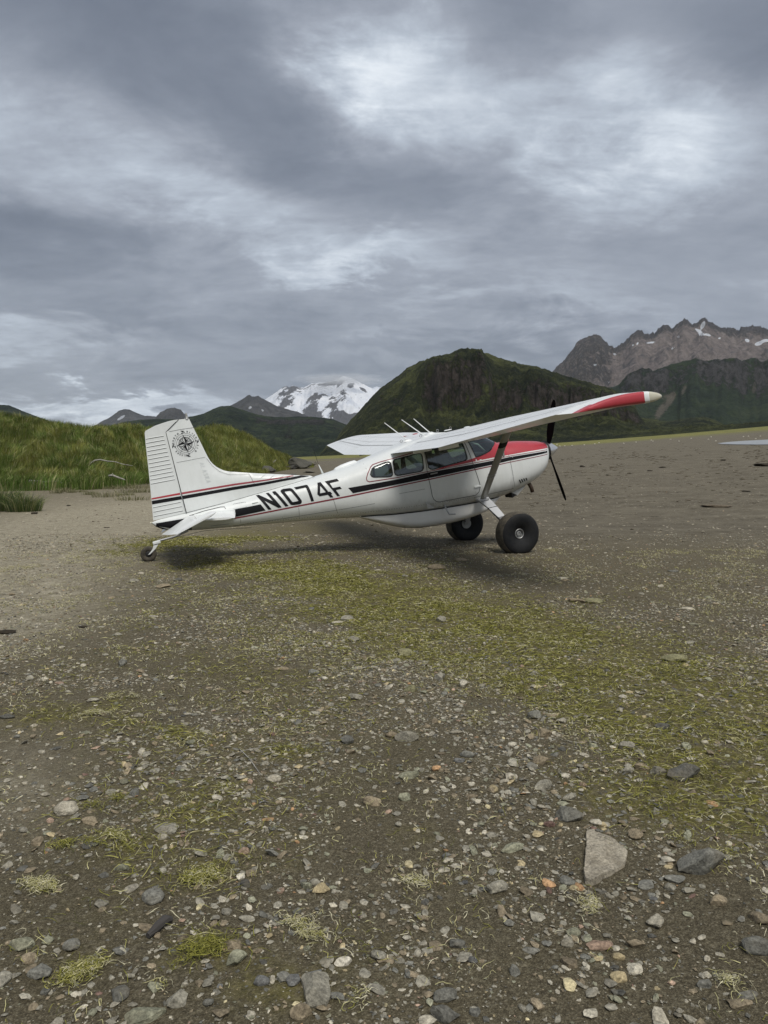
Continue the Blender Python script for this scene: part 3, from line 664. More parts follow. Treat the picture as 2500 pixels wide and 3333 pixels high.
# ================================================================== stones
M_rock, k = mat("stone_surface", rough=.88, spec=.25)
a = k.node('ShaderNodeAttribute'); a.attribute_name = 'tint'
tcn = k.node('ShaderNodeNewGeometry').outputs['Position']
sp = k.rng(k.noise(tcn, 90, 5, .75), .35, .66, .62, 1.75); sp2 = k.rng(k.noise(tcn, 14, 5, .65), .32, .68, .72, 1.28)
mm = k.math('MULTIPLY', sp, sp2)
mc = k.node('ShaderNodeVectorMath', operation='SCALE'); k.link(a.outputs['Color'], mc.inputs[0]); k.link(mm, mc.inputs['Scale'])
gn = k.node('ShaderNodeNewGeometry'); sz3 = k.node('ShaderNodeSeparateXYZ'); k.link(gn.outputs['Normal'], sz3.inputs[0])
dust = k.math('MULTIPLY', k.rng(k.noise(tcn, 6, 5, .7), .52, .70), .5)
k.link(k.mix(1.0, k.mix(dust, mc.outputs[0], (.165, .145, .11)), (1.06, 1.0, .88), 'MULTIPLY'), k.b.inputs['Base Color'])
bump(k, k.noise(tcn, 60, 6, .75), .55, .012)
def ico(sub):
    bm = bmesh.new(); bmesh.ops.create_icosphere(bm, subdivisions=sub, radius=1.0); bm.verts.ensure_lookup_table()
    V = np.array([v.co[:] for v in bm.verts]); F = np.array([[v.index for v in f.verts] for f in bm.faces]); bm.free(); return V, F
ICO = {i: ico(i) for i in (1, 2, 3, 4)}
def chip(V, k_, r, lo=.55, hi=.92, flat=False):
    """cut random facets off a blob, as broken stone has"""
    V = V.copy()
    for i in range(k_):
        n = r.normal(0, 1, 3); n /= np.linalg.norm(n); dd_ = r.uniform(lo, hi)
        h_ = V @ n - dd_; V -= np.where(h_ > 0, h_, 0)[:, None] * n * .97
    return V
def stone_geo(w_, dp, h_, seed, ang=9, sub=3):
    r = np.random.default_rng(seed); V, F = ICO[sub]
    V = chip(V, ang, r, .50 if ang > 9 else .62, .92)
    nz = np.array([mnoise.noise(Vector(tuple(v * 1.6 + seed))) for v in V]); nf = np.array([mnoise.noise(Vector(tuple(v * 5 + seed))) for v in V])
    V = V * (1 + .16 * nz + .035 * nf)[:, None]; V = V / np.abs(V).max(0)
    a_ = r.uniform(0, math.pi); return V * np.array([w_ / 2, dp / 2, h_ / 2]), F
CB = dict(grey=(.235, .232, .208), dark=(.105, .108, .105), slate=(.150, .155, .150), pale=(.37, .36, .32), brown=(.205, .178, .135), mossy=(.190, .190, .120),
          tan=(.38, .33, .22), orange=(.36, .235, .14), pink=(.30, .225, .185), green=(.215, .225, .180), red=(.14, .095, .085), blue=(.125, .132, .142), white=(.55, .54, .50), cream=(.48, .44, .30))
def solid_rock(name, px, py, wpx, hpx, col, seed, flat=.5, ang=9, rot=None, sub=3, sink=.30, poly=None):
    s0, d0 = gpx(px, py); x0, y0 = from_sd(s0, d0); z0_ = float(ground_z(s0, d0)); dist = math.hypot(d0, CP[2]); sc_ = dist / FPX
    w_ = wpx * sc_; el_ = math.atan2(CP[2], d0)
    # picture height of a stone = depth * sin(elevation) + height * cos(elevation)
    hh_ = hpx * sc_; h_ = min(w_ * flat, hh_ / math.cos(el_) * .95); dp = max((hh_ - h_ * math.cos(el_) * .75) / math.sin(el_), w_ * .5); dp = min(dp, w_ * 1.7)
    V, F = stone_geo(w_, dp, h_, seed, ang, sub)
    a_ = -YAW + math.radians(rot or 0); R = np.array([[math.cos(a_), -math.sin(a_), 0], [math.sin(a_), math.cos(a_), 0], [0, 0, 1]]); V = V @ R.T
    V[:, 2] += h_ * (.5 - sink)
    c = np.array(CB[col]) * np.random.default_rng(seed).uniform(.85, 1.15)
    o = obj(name, bigmesh(name, V, F, M_rock, False, color=np.tile(c, (len(V), 1)))); o.location = (x0, y0, z0_)
    return o, (s0, d0), w_
# colour, shape word, px, py, width px, height px
ROCKS = [
 ('grey', 'rounded', 1435, 2018, 36, 30), ('mossy', 'lumpy', 1314, 2131, 56, 44), ('grey', 'flat', 1291, 2156, 46, 18), ('grey', 'angular', 1431, 2213, 42, 34), ('pale', 'upright blocky', 1510, 2232, 28, 34), ('mossy', 'blocky', 1337, 2252, 46, 32),
 ('slate', 'triangular', 1740, 2333, 54, 36), ('brown', 'flat', 1802, 2334, 44, 16), ('grey', 'angular', 1830, 2354, 44, 22), ('grey', 'flat', 1484, 2385, 44, 18), ('brown', 'angular', 1770, 2397, 50, 34), ('grey', 'wedge shaped', 1325, 2409, 76, 44), ('brown', 'angular', 1276, 2397, 46, 26),
 ('grey', 'pointed', 2041, 2444, 52, 40), ('grey', 'flat', 2079, 2456, 34, 18), ('dark', 'angular', 2158, 2379, 50, 26), ('brown', 'boxy', 1762, 2482, 64, 44), ('grey', 'boxy', 1672, 2495, 38, 32), ('slate', 'oval', 1521, 2468, 48, 22), ('blue', 'oval', 1495, 2486, 36, 18),
 ('orange', 'angular', 1420, 2508, 30, 22), ('green', 'wedge shaped', 1329, 2531, 72, 34), ('pale', 'angular', 1657, 2544, 38, 32), ('grey', 'rounded', 1770, 2568, 62, 38), ('grey', 'blocky', 2045, 2520, 44, 30), ('brown', 'wide', 2086, 2508, 56, 26), ('grey', 'wedge shaped', 2143, 2528, 56, 34), ('dark', 'big angular', 2226, 2540, 118, 52),
 ('brown', 'flat', 1879, 1962, 56, 16), ('mossy', 'flat', 1936, 1964, 70, 26), ('mossy', 'long flat', 2203, 2147, 98, 30), ('grey', 'flat', 2248, 2094, 48, 14), ('brown', 'weedy', 1423, 1856, 60, 24), ('brown', 'flat', 1499, 1830, 48, 18),
 ('green', 'angular', 1314, 2600, 50, 34), ('grey', 'angular', 1853, 2610, 54, 36), ('slate', 'wedge shaped', 1857, 2672, 90, 56), ('red', 'rounded', 1789, 2690, 36, 20), ('brown', 'rounded', 2067, 2728, 48, 42), ('slate', 'big angular', 2278, 2833, 155, 82), ('slate', 'flat', 2199, 2868, 64, 36),
 ('slate', 'flat', 2098, 2880, 58, 34), ('grey', 'angular', 2180, 2894, 36, 28), ('grey', 'flat', 2237, 2904, 54, 24), ('brown', 'rounded', 2339, 2948, 58, 34), ('grey', 'rounded', 1617, 2895, 74, 44), ('dark', 'small angular', 1574, 2890, 26, 26), ('green', 'flat', 1664, 2760, 84, 28),
 ('slate', 'boxy', 1657, 3012, 34, 32), ('pale', 'leaning pointed', 2135, 3008, 54, 58), ('slate', 'big rounded', 2463, 3098, 84, 62), ('brown', 'lumpy', 2478, 3005, 62, 52), ('slate', 'boxy', 1485, 3084, 50, 38), ('slate', 'flat', 1732, 3102, 54, 26), ('grey', 'triangular', 1850, 3078, 48, 36), ('green', 'oval', 1868, 3048, 40, 34),
 ('pink', 'long flat', 1951, 3082, 78, 30), ('tan', 'rounded', 2011, 3116, 40, 26), ('tan', 'rough oval', 2015, 3191, 50, 40), ('cream', 'speckled oval', 1855, 3219, 40, 42), ('slate', 'upright', 1678, 3172, 34, 38), ('dark', 'wide', 1442, 3316, 94, 50), ('slate', 'wedge shaped', 1442, 3252, 78, 32), ('slate', 'angular', 2293, 3210, 44, 28),
 ('brown', 'wide flat', 2410, 3270, 72, 38), ('slate', 'wide flat', 2433, 3240, 66, 26), ('brown', 'blocky', 2067, 3072, 56, 36), ('blue', 'oval', 1536, 3139, 34, 22),
 ('pale', 'big rounded', 217, 2643, 74, 58), ('slate', 'flat', 264, 2604, 48, 26), ('brown', 'flat', 294, 2677, 58, 28), ('grey', 'long flat', 546, 2699, 88, 46), ('dark', 'flat', 286, 2757, 40, 24), ('green', 'triangular', 397, 2828, 46, 30), ('slate', 'rounded block', 499, 2929, 66, 58), ('dark', 'flat', 74, 2827, 30, 22), ('grey', 'oval', 527, 2837, 26, 26),
 ('green', 'big wedge shaped', 72, 3084, 82, 60), ('green', 'angular', 154, 3069, 34, 32), ('slate', 'rounded', 234, 3086, 48, 42), ('slate', 'smooth rounded', 128, 3180, 66, 50), ('grey', 'rounded', 2, 3206, 48, 58), ('slate', 'faceted', 386, 3250, 58, 60), ('grey', 'wide', 580, 3274, 64, 62), ('green', 'big flat', 475, 3318, 110, 40), ('brown', 'boxy', 761, 3090, 54, 50),
 ('green', 'slanting', 765, 3139, 70, 52), ('grey', 'big blocky', 1025, 3244, 88, 118), ('brown', 'rough', 980, 3312, 62, 44), ('tan', 'angular', 1044, 2899, 58, 38), ('grey', 'rounded', 1028, 2876, 40, 28), ('brown', 'rounded', 1209, 2619, 62, 34), ('pink', 'angular', 795, 2775, 36, 28), ('white', 'triangular', 784, 2856, 28, 28),
 ('grey', 'flat', 802, 2995, 50, 22), ('white', 'lumpy', 1119, 3146, 54, 24), ('blue', 'angular', 957, 3206, 42, 42), ('blue', 'angular', 851, 3210, 48, 34), ('grey', 'boxy', 742, 2792, 34, 26), ('slate', 'upright', 398, 2165, 26, 30), ('grey', 'rounded', 1130, 2017, 44, 24), ('pale', 'flat', 1096, 2028, 40, 16), ('grey', 'rounded', 1151, 2083, 40, 22),
 ('dark', 'smooth rounded', 1130, 2416, 42, 36), ('grey', 'mounded', 1157, 2280, 46, 28), ('slate', 'rounded', 1021, 2194, 36, 24), ('brown', 'long flat', 915, 2182, 48, 12), ('grey', 'angular', 437, 1896, 28, 18), ('brown', 'flat', 531, 1911, 44, 20), ('dark', 'flat', 580, 1889, 34, 14), ('grey', 'flat', 298, 2288, 50, 16), ('grey', 'rounded', 558, 2314, 36, 20), ('grey', 'rounded', 452, 2335, 32, 18),
 ('pale', 'rounded', 893, 2540, 46, 34), ('dark', 'flat', 26, 2341, 50, 20), ('grey', 'flat', 1172, 2178, 36, 14), ('grey', 'rounded', 497, 2017, 28, 16), ('brown', 'flat', 362, 1949, 28, 12), ('pale', 'flat', 2240, 1982, 46, 9), ('pale', 'flat', 1830, 1886, 40, 9), ('brown', 'flat', 2330, 1968, 34, 10), ('grey', 'flat', 1712, 1872, 36, 8), ('brown', 'angular', 2205, 2022, 24, 16), ('dark', 'rounded', 1015, 1986, 22, 16)]
CW = dict(grey='grey', dark='dark grey', slate='blue grey', pale='pale grey', brown='brownish grey', mossy='weed stained grey', tan='tan', orange='rust orange', pink='pinkish', green='greenish grey', red='dark red', blue='dark blue', white='white', cream='cream')
# landmarks one can find, used to say where a stone lies
MARKS = [(1966, 2800, 'the huge triangular slab'), (2226, 2540, 'the big dark rock in weed'), (1682, 1795, 'the near main wheel'), (485, 1820, 'the tail wheel'), (1503, 1750, 'the far main wheel'), (930, 2450, 'the bright green weed clump'),
         (1025, 3244, 'the big grey block'), (217, 2643, 'the big pale rock'), (72, 3084, 'the big wedge shaped rock'), (2278, 2833, 'the big angular rock'), (499, 2929, 'the blue grey rounded block'), (2463, 3098, 'the big rock at lower right'),
         (1044, 2899, 'the tan angular stone'), (1420, 2508, 'the rust orange stone'), (1617, 2895, 'the rounded grey rock'), (2015, 3191, 'the rough tan oval stone'), (1314, 2131, 'the lumpy rock left of the weed'), (1130, 2416, 'the smooth dark round stone'), (398, 2165, 'the upright blue grey stone'), (2203, 2147, 'the long flat weedy rock'), (1442, 3300, 'the wide bottom edge rock')]
used = set(); NUMW = ''
def where(px, py, skip=None):
    c = sorted((math.hypot(px - m_[0], (py - m_[1]) * 1.4), m_) for m_ in MARKS if math.hypot(px - m_[0], py - m_[1]) > 14)
    out = []
    for dist_, m_ in c[:6]:
        dx, dy = px - m_[0], py - m_[1]
        if abs(dx) > abs(dy) * 2: rel = 'right of' if dx > 0 else 'left of'
        elif abs(dy) > abs(dx) * 2: rel = 'in front of' if dy > 0 else 'behind'
        else: rel = ('in front and right of' if dx > 0 else 'in front and left of') if dy > 0 else ('behind and right of' if dx > 0 else 'behind and left of')
        out.append((dist_, ('close ' if dist_ < 130 else 'well ' if dist_ > 420 else '') + rel + ' ' + m_[2]))
    return out
def ulabel(head, px, py):
    for dist_, w__ in where(px, py):
        l = head + ' ' + w__
        if len(l.split()) <= 16 and l not in used: used.add(l); return l
    return None
HERO = {(217, 2643): "big pale rounded rock on bare mud, largest at the left side", (2226, 2540): "big dark angular rock half ringed by green weed, at the right", (2278, 2833): "big blue grey angular rock right of the huge triangular slab", (1025, 3244): "big grey blocky rock standing at the bottom edge, centre left",
        (72, 3084): "big greenish wedge shaped rock near the lower left corner", (499, 2929): "blue grey rounded block on mud in the lower left, beside straw", (2463, 3098): "big rounded blue grey rock near the lower right corner", (1044, 2899): "tan angular stone, the most yellow block, low centre", (1420, 2508): "small rust orange stone, the only orange one in mid beach",
        (1617, 2895): "rounded grey rock with a small dark stone against its left side", (2015, 3191): "rough tan oval stone near the bottom, right of centre", (1314, 2131): "lumpy weed stained rock at the left end of the green weed mat", (1130, 2416): "smooth dark grey round stone just above the bright green clump",
        (398, 2165): "upright blue grey stone stuck in dark mud on the left", (2203, 2147): "long flat weed stained rock on the far side of the weed mat", (1442, 3316): "wide dark rock cut off by the bottom edge, centre", (1855, 3219): "cream speckled oval stone near the bottom, right of centre"}
taken = []
for i, (c, shp, px, py, wp, hp) in enumerate(ROCKS):
    fl = .30 if 'flat' in shp else (.95 if 'upright' in shp or 'pointed' in shp else .6)
    ang = 6 if any(q in shp for q in ('round', 'oval', 'smooth')) else 13
    o, sd_, w_ = solid_rock("rock", px, py, wp, hp, c, 100 + i, fl, ang, rng.uniform(-25, 25), 4 if wp > 70 else 3, .30)
    lab = HERO.get((px, py)) or ulabel(CW[c] + ' ' + shp + ' rock', px, py) or ulabel('little ' + CW[c] + ' ' + shp + ' rock', px, py)
    tag(o, lab, "rock", "larger rocks scattered over the beach"); taken.append((sd_[0], sd_[1], w_ * .6))
# the huge flat slab
sl_ = [(1909, 2706), (1925, 2702), (1955, 2718), (2003, 2738), (2030, 2752), (2046, 2775), (2042, 2800), (2033, 2818), (2000, 2838), (1965, 2855), (1945, 2868), (1922, 2880), (1906, 2872), (1898, 2835), (1903, 2800), (1908, 2760)]
gp = []
for a in sl_: s0, d0 = gpx(*a); gp.append(Vector((*from_sd(s0, d0), 0)))
cc = sum(gp, Vector()) / len(gp); zs = float(ground_z(*to_sd(cc.x, cc.y)))
bm = bmesh.new(); top = [bm.verts.new((p.x - cc.x, p.y - cc.y, 0)) for p in gp]; f = bm.faces.new(top)
bmesh.ops.recalc_face_normals(bm, faces=[f]); 
if f.normal.z < 0: f.normal_flip()
r_e = bmesh.ops.extrude_face_region(bm, geom=[f]); vs_ = [v for v in r_e['geom'] if isinstance(v, bmesh.types.BMVert)]
bmesh.ops.translate(bm, vec=(0, 0, .034), verts=vs_); bmesh.ops.scale(bm, vec=(.97, .97, 1), verts=vs_)
bmesh.ops.triangulate(bm, faces=bm.faces[:])
for _ in range(5):
    es = [e for e in bm.edges if e.calc_length() > .022]
    if not es: break
    bmesh.ops.subdivide_edges(bm, edges=es, cuts=1); bmesh.ops.triangulate(bm, faces=bm.faces[:])
bm.normal_update()
for v in bm.verts:
    q = v.co * 9; n_ = mnoise.fractal(q, 1, 2, 5); n2_ = mnoise.fractal(v.co * 40, 1, 2, 3)
    v.co += v.normal * (n_ * .006 + n2_ * .0022) + Vector((0, 0, (n_ * .009 if v.co.z > .03 else 0)))
me = bpy.data.meshes.new("rock_slab"); bm.to_mesh(me); bm.free(); me.materials.append(M_rock)
ca = me.color_attributes.new('tint', 'FLOAT_COLOR', 'POINT'); ca.data.foreach_set('color', np.tile([.275, .260, .228, 1.0], (len(me.vertices), 1)).astype(np.float32).ravel())
o = obj("rock_slab", me); o.location = (cc.x, cc.y, zs - .012); tag(o, "huge flat triangular slab of brownish grey stone, largest in the foreground", "rock"); s0, d0 = to_sd(cc.x, cc.y); taken.append((s0, d0, .16))
# boulders at the end of the dune, dark lumps out on the flat
BO = [(980, 1532, 84, 44, 'slate', 'big broken grey boulder, highest of the group at the end of the dune', .9), (872, 1543, 56, 30, 'slate', 'rounded dark grey boulder at the left of the group ending the dune', .8), (880, 1516, 52, 17, 'slate', 'long low boulder behind the rounded dark grey one at the dune end', .5),
      (945, 1530, 44, 16, 'dark', 'low dark boulder between the rounded dark grey one and the highest one', .5), (884, 1553, 34, 12, 'dark', 'small black boulder in front of the rounded dark grey one', .5), (1008, 1540, 44, 9, 'grey', 'long flat dark boulder trailing right from the highest one', .3), (958, 1548, 22, 9, 'grey', 'small grey boulder below the highest one of the dune end', .6), (1012, 1523, 40, 26, 'grey', 'craggy grey boulder leaning against the right side of the highest one', .8)]
for i, (px, py, wp, hp, c, lab, fl) in enumerate(BO):
    o, sd_, w_ = solid_rock("boulder", px, py - hp * .15, wp, hp, c, 300 + i, fl, 20, 0, 4, .12); tag(o, lab, "boulder", "boulders at the end of the grassy dune")
    _a = np.empty(len(o.data.vertices) * 4, np.float32); o.data.color_attributes['tint'].data.foreach_get('color', _a); _a = _a.reshape(-1, 4); _a[:, :3] *= .50; o.data.color_attributes['tint'].data.foreach_set('color', _a.ravel())
LU = [(2355, 1499, 16, 7, 'dark block shaped lump sitting alone out on the mudflat'), (2480, 1517, 44, 13, 'long black lump of seaweed on the mudflat at the right edge'), (2156, 1522, 22, 5, 'low black streak of wet weed on the mudflat right of the spinner'), (2430, 1600, 22, 7, 'brown lump of weed on the mud, right edge below the black one'), (2116, 1533, 20, 4, 'thin black weed streak left below the low black one'),
      (2330, 1650, 110, 12, 'long torn ridge of crusted mud on the flat at the right'), (2240, 1628, 20, 6, 'small brown clod left of the torn mud ridge'), (1896, 1520, 16, 5, 'small black clod just right of the propeller'), (1893, 1517, 12, 4, 'tiny black clod behind the one next to the propeller'), (18, 2060, 70, 12, 'black clump of rotting weed at the left edge of the beach'), (268, 2043, 36, 8, 'little dark weed clump right of the black one at the left edge'),
      (112, 1674, 22, 8, 'dark clod in front of the spiky grass tuft'), (222, 1647, 16, 5, 'small black clod on pale gravel between the grass tuft and the rudder'), (350, 1716, 26, 4, 'thin dark weed wisp on the gravel left of the tail'), (1977, 1547, 12, 4, 'small dark clod on the mud below the wing tip')]
for i, (px, py, wp, hp, lab) in enumerate(LU):
    o, sd_, w_ = solid_rock("mud_clod", px, py, wp, hp, 'dark' if 'torn' not in lab else 'brown', 400 + i, .35, 12, 0, 3, .2); tag(o, lab, "clod")
    c_ = np.tile([.028, .024, .018, 1.] if 'torn' not in lab else [.12, .105, .085, 1.], (len(o.data.vertices), 1)).astype(np.float32); o.data.color_attributes['tint'].data.foreach_set('color', c_.ravel())
# medium stones: one by one, the 165 that show largest after the ones above
cnt = 0; tries = 0
G2 = {}
while cnt < 165 and tries < 6000:
    tries += 1
    px, py = rng.uniform(20, 2480), 1850 + 1450 * rng.uniform(0, 1) ** .8
    if px < 900 and rng.uniform() < .45: continue
    s0, d0 = gpx(px, py)
    if any(math.hypot(s0 - a, d0 - b) < r_2 + .10 for a, b, r_2 in taken): continue
    al0, _, _ = algae_cover(np.array([s0]), np.array([d0]))
    if al0[0] > .4 and rng.uniform() < .6: continue
    wp = rng.uniform(17, 30) * (1 if py > 2400 else .8); c = rng.choice(['grey', 'pale', 'slate', 'brown', 'green', 'pink', 'tan', 'orange', 'dark', 'cream', 'white'], p=[.30, .22, .12, .15, .10, .02, .03, .01, .03, .01, .01])
    shp = rng.choice(['flat', 'angular', 'rounded']); o, sd_, w_ = solid_rock("stone", px, py, wp, wp * rng.uniform(.5, .85), str(c), 600 + cnt, .35 if shp == 'flat' else .6, 6 if shp == 'rounded' else 12, rng.uniform(0, 180), 2, .28)
    near = where(px, py)[0][1].replace('close ', '').replace('well ', '')
    lab = ulabel(f"small {CW[str(c)]} {shp} stone", px, py) or f"tiny {CW[str(c)]} {shp} stone {near}"
    tag(o, lab, "stone", "smaller stones on the beach gravel"); taken.append((s0, d0, w_ * .6)); cnt += 1

# ---- gravel: uncountable, joined
TAK = np.array([(a, b, r_2) for a, b, r_2 in taken])
def scatter(n, d0, d1, power=1.0, side=.60, pad=.8):
    if side == 'wide': side, pad = .85, 1.6
    d = np.sqrt(rng.uniform(d0 * d0, d1 * d1, n)) if power == 1 else d0 + (d1 - d0) * rng.uniform(0, 1, n) ** power
    s = rng.uniform(-1, 1, n) * (side * d + pad); return s, d
def off_rocks(s, d, g=.8):
    ok = np.ones(len(s), bool)
    for a, b, r_2 in TAK:
        ok &= (s - a) ** 2 + (d - b) ** 2 > (r_2 * g) ** 2
    return ok
PAL = np.array([CB[q] for q in ('grey', 'grey', 'pale', 'slate', 'brown', 'brown', 'green', 'pink', 'tan', 'orange', 'dark', 'dark', 'cream', 'pale', 'red', 'blue')]) ; PW = np.array([.22, .14, .13, .09, .13, .06, .08, .015, .028, .006, .05, .03, .008, .07, .006, .006]); PW = PW / PW.sum()
def bare(px, py):
    """mud patches with few stones"""
    b = 0
    for q in ((250, 2950, 330, 230, 30), (150, 2450, 260, 130, 0), (1640, 3130, 80, 200, -38), (1500, 2960, 150, 70, 20), (330, 2100, 300, 110, 0), (1180, 2270, 90, 40, 0), (2200, 1790, 400, 50, 0), (620, 2160, 260, 60, 10), (2330, 2980, 200, 60, 10)): b = b + px_blob(px, py, *q)
    return np.clip(b, 0, 1)
def gravel(n, d0, d1, lo, hi, protos, flat=(.25, .65), power=1.0, thin=1.0, sink=.30, ex=2.2):
    s, d = scatter(int(n * 1.55), d0, d1, power, 'wide'); z = ground_z(s, d); px, py = to_px(s, d, z)
    dens = smoothstep(.34, .60, fbm(s * 1.3, d * 1.3, 4, 111) + .10 * px_blob(px, py, 1900, 3000, 900, 500) + .06 * px_blob(px, py, 1200, 2600, 700, 400)) * .8 + .2
    al_, _, _ = algae_cover(s, d); n = len(s); keep = rng.uniform(0, 1, n) < dens * (1 - .82 * bare(px, py)) * (1 - .62 * al_) * thin
    out_ = (px < -150) | (px > 2650) | (py > 3420); keep &= (rng.uniform(0, 1, n) < np.where(out_, .45, 1)) & (px > -1300) & (px < 3800) & (py < 4300); keep[keep] = off_rocks(s[keep], d[keep])
    s, d, z = s[keep], d[keep], z[keep]; m_ = len(s)
    size = lo + (hi - lo) * rng.uniform(0, 1, m_) ** ex
    col = PAL[rng.choice(len(PAL), m_, p=PW)] * rng.uniform(.7, 1.25, (m_, 1)); x, y = from_sd(s, d)
    Vs, Fs, Cs, off = [], [], [], 0; pid = rng.integers(0, len(protos), m_)
    for k_ in range(len(protos)):
        PV, PF = protos[k_]; q = np.where(pid == k_)[0]; c_ = len(q)
        if not c_: continue
        a = rng.uniform(0, 2 * math.pi, c_); asp = rng.uniform(.55, 1, c_); fl = rng.uniform(*flat, c_) * asp; tl = rng.normal(0, .22, c_)
        L = PV[None] * np.stack([np.ones(c_), asp, fl], -1)[:, None] * (size[q] / 2)[:, None, None]
        z_ = L[:, :, 2] + L[:, :, 0] * tl[:, None]; xx = L[:, :, 0] * np.cos(a)[:, None] - L[:, :, 1] * np.sin(a)[:, None]; yy = L[:, :, 0] * np.sin(a)[:, None] + L[:, :, 1] * np.cos(a)[:, None]
        P3 = np.stack([xx + x[q][:, None], yy + y[q][:, None], z_ + (z[q] + size[q] * fl * (.5 - sink))[:, None]], -1)
        Vs.append(P3.reshape(-1, 3)); Fs.append((PF[None] + (np.arange(c_) * len(PV))[:, None, None]).reshape(-1, 3) + off); Cs.append(np.repeat(col[q], len(PV), 0)); off += c_ * len(PV)
    return np.concatenate(Vs), np.concatenate(Fs), np.concatenate(Cs)
pr = np.random.default_rng(3)
def proto(sub, k_, jit):
    V, F = ICO[sub]; V = chip(V * (1 + pr.normal(0, jit, (len(V), 1))) * np.array([1, pr.uniform(.6, 1), 1]), k_, pr, .38, .85); return V / np.abs(V).max(0), F
P2 = [proto(2, 13, .04) for _ in range(16)]; P1 = [proto(1, 5, .17) for _ in range(20)]
OCT = (np.array([[1, 0, 0], [-1, 0, 0], [0, 1, 0], [0, -1, 0], [0, 0, 1], [0, 0, -1]], float), np.array([[0, 2, 4], [2, 1, 4], [1, 3, 4], [3, 0, 4], [2, 0, 5], [1, 2, 5], [3, 1, 5], [0, 3, 5]]))
def proto8():
    V = OCT[0] + pr.normal(0, .22, (6, 3)); V[:, 2] *= .9; return V / np.abs(V).max(0), OCT[1]
P0 = [proto8() for _ in range(24)]

# ================================================================== the airplane
# body frame: X forward, Y to the airplane's left (away from the camera), Z up
# X, ztop, zbot, halfwidth, exponent
HS=[(1.0,.085,-.035,.06,2.2),(.98,.125,-.085,.115,2.2),(.94,.165,-.15,.185,2.3),(.88,.20,-.235,.262,2.4),(.80,.232,-.325,.338,2.5),(.70,.256,-.395,.398,2.6),
(.55,.285,-.47,.450,2.7),(.3,.328,-.545,.485,2.8),(.0,.358,-.605,.515,2.9),(-.11,.362,-.62,.522,3.0),(-.2,.425,-.632,.53,3.0),(-.4,.565,-.642,.54,3.1),
(-.6,.69,-.642,.55,3.3),(-.8,.72,-.635,.555,3.6),(-1.2,.735,-.615,.56,3.8),(-1.8,.70,-.575,.56,3.8),(-2.3,.625,-.525,.555,3.5),(-2.55,.572,-.495,.54,3.2),
(-2.75,.535,-.465,.515,3.0),(-3.05,.485,-.425,.47,2.7),(-3.45,.437,-.362,.405,2.4),(-4.,.385,-.285,.325,2.3),(-4.6,.335,-.205,.25,2.2),(-5.2,.29,-.125,.18,2.2),
(-5.8,.262,-.045,.115,2.2),(-6.1,.25,.02,.075,2.2),(-6.3,.235,.12,.04,2.2),(-6.38,.22,.19,.015,2.2)]
HS=sorted(HS);_hx=np.array([h[0] for h in HS]);_hv=np.array([h[1:] for h in HS])
def _pchip(x,y):
    h=np.diff(x);d=np.diff(y)/h;m=np.zeros(len(x))
    for i in range(1,len(x)-1):
        if d[i-1]*d[i]>0:
            w1=2*h[i]+h[i-1];w2=h[i]+2*h[i-1];m[i]=(w1+w2)/(w1/d[i-1]+w2/d[i])
    m[0]=d[0];m[-1]=d[-1];return m
_hm=np.stack([_pchip(_hx,_hv[:,k]) for k in range(4)],1)
def hsec(X):
    X=min(max(X,_hx[0]),_hx[-1]);i=min(int(np.searchsorted(_hx,X,'right'))-1,len(_hx)-2)
    h=_hx[i+1]-_hx[i];t=(X-_hx[i])/h
    return ((1+2*t)*(1-t)**2*_hv[i]+t*(1-t)**2*h*_hm[i]+t*t*(3-2*t)*_hv[i+1]+t*t*(t-1)*h*_hm[i+1])
def hy(X,z,off=0.):
    zt,zb,w,n=hsec(X);zc=(zt+zb)/2;h=(zt-zb)/2
    q=min(abs((z-zc)/(h+off)),1.);return (w+off)*(1-q**n)**(1/n)

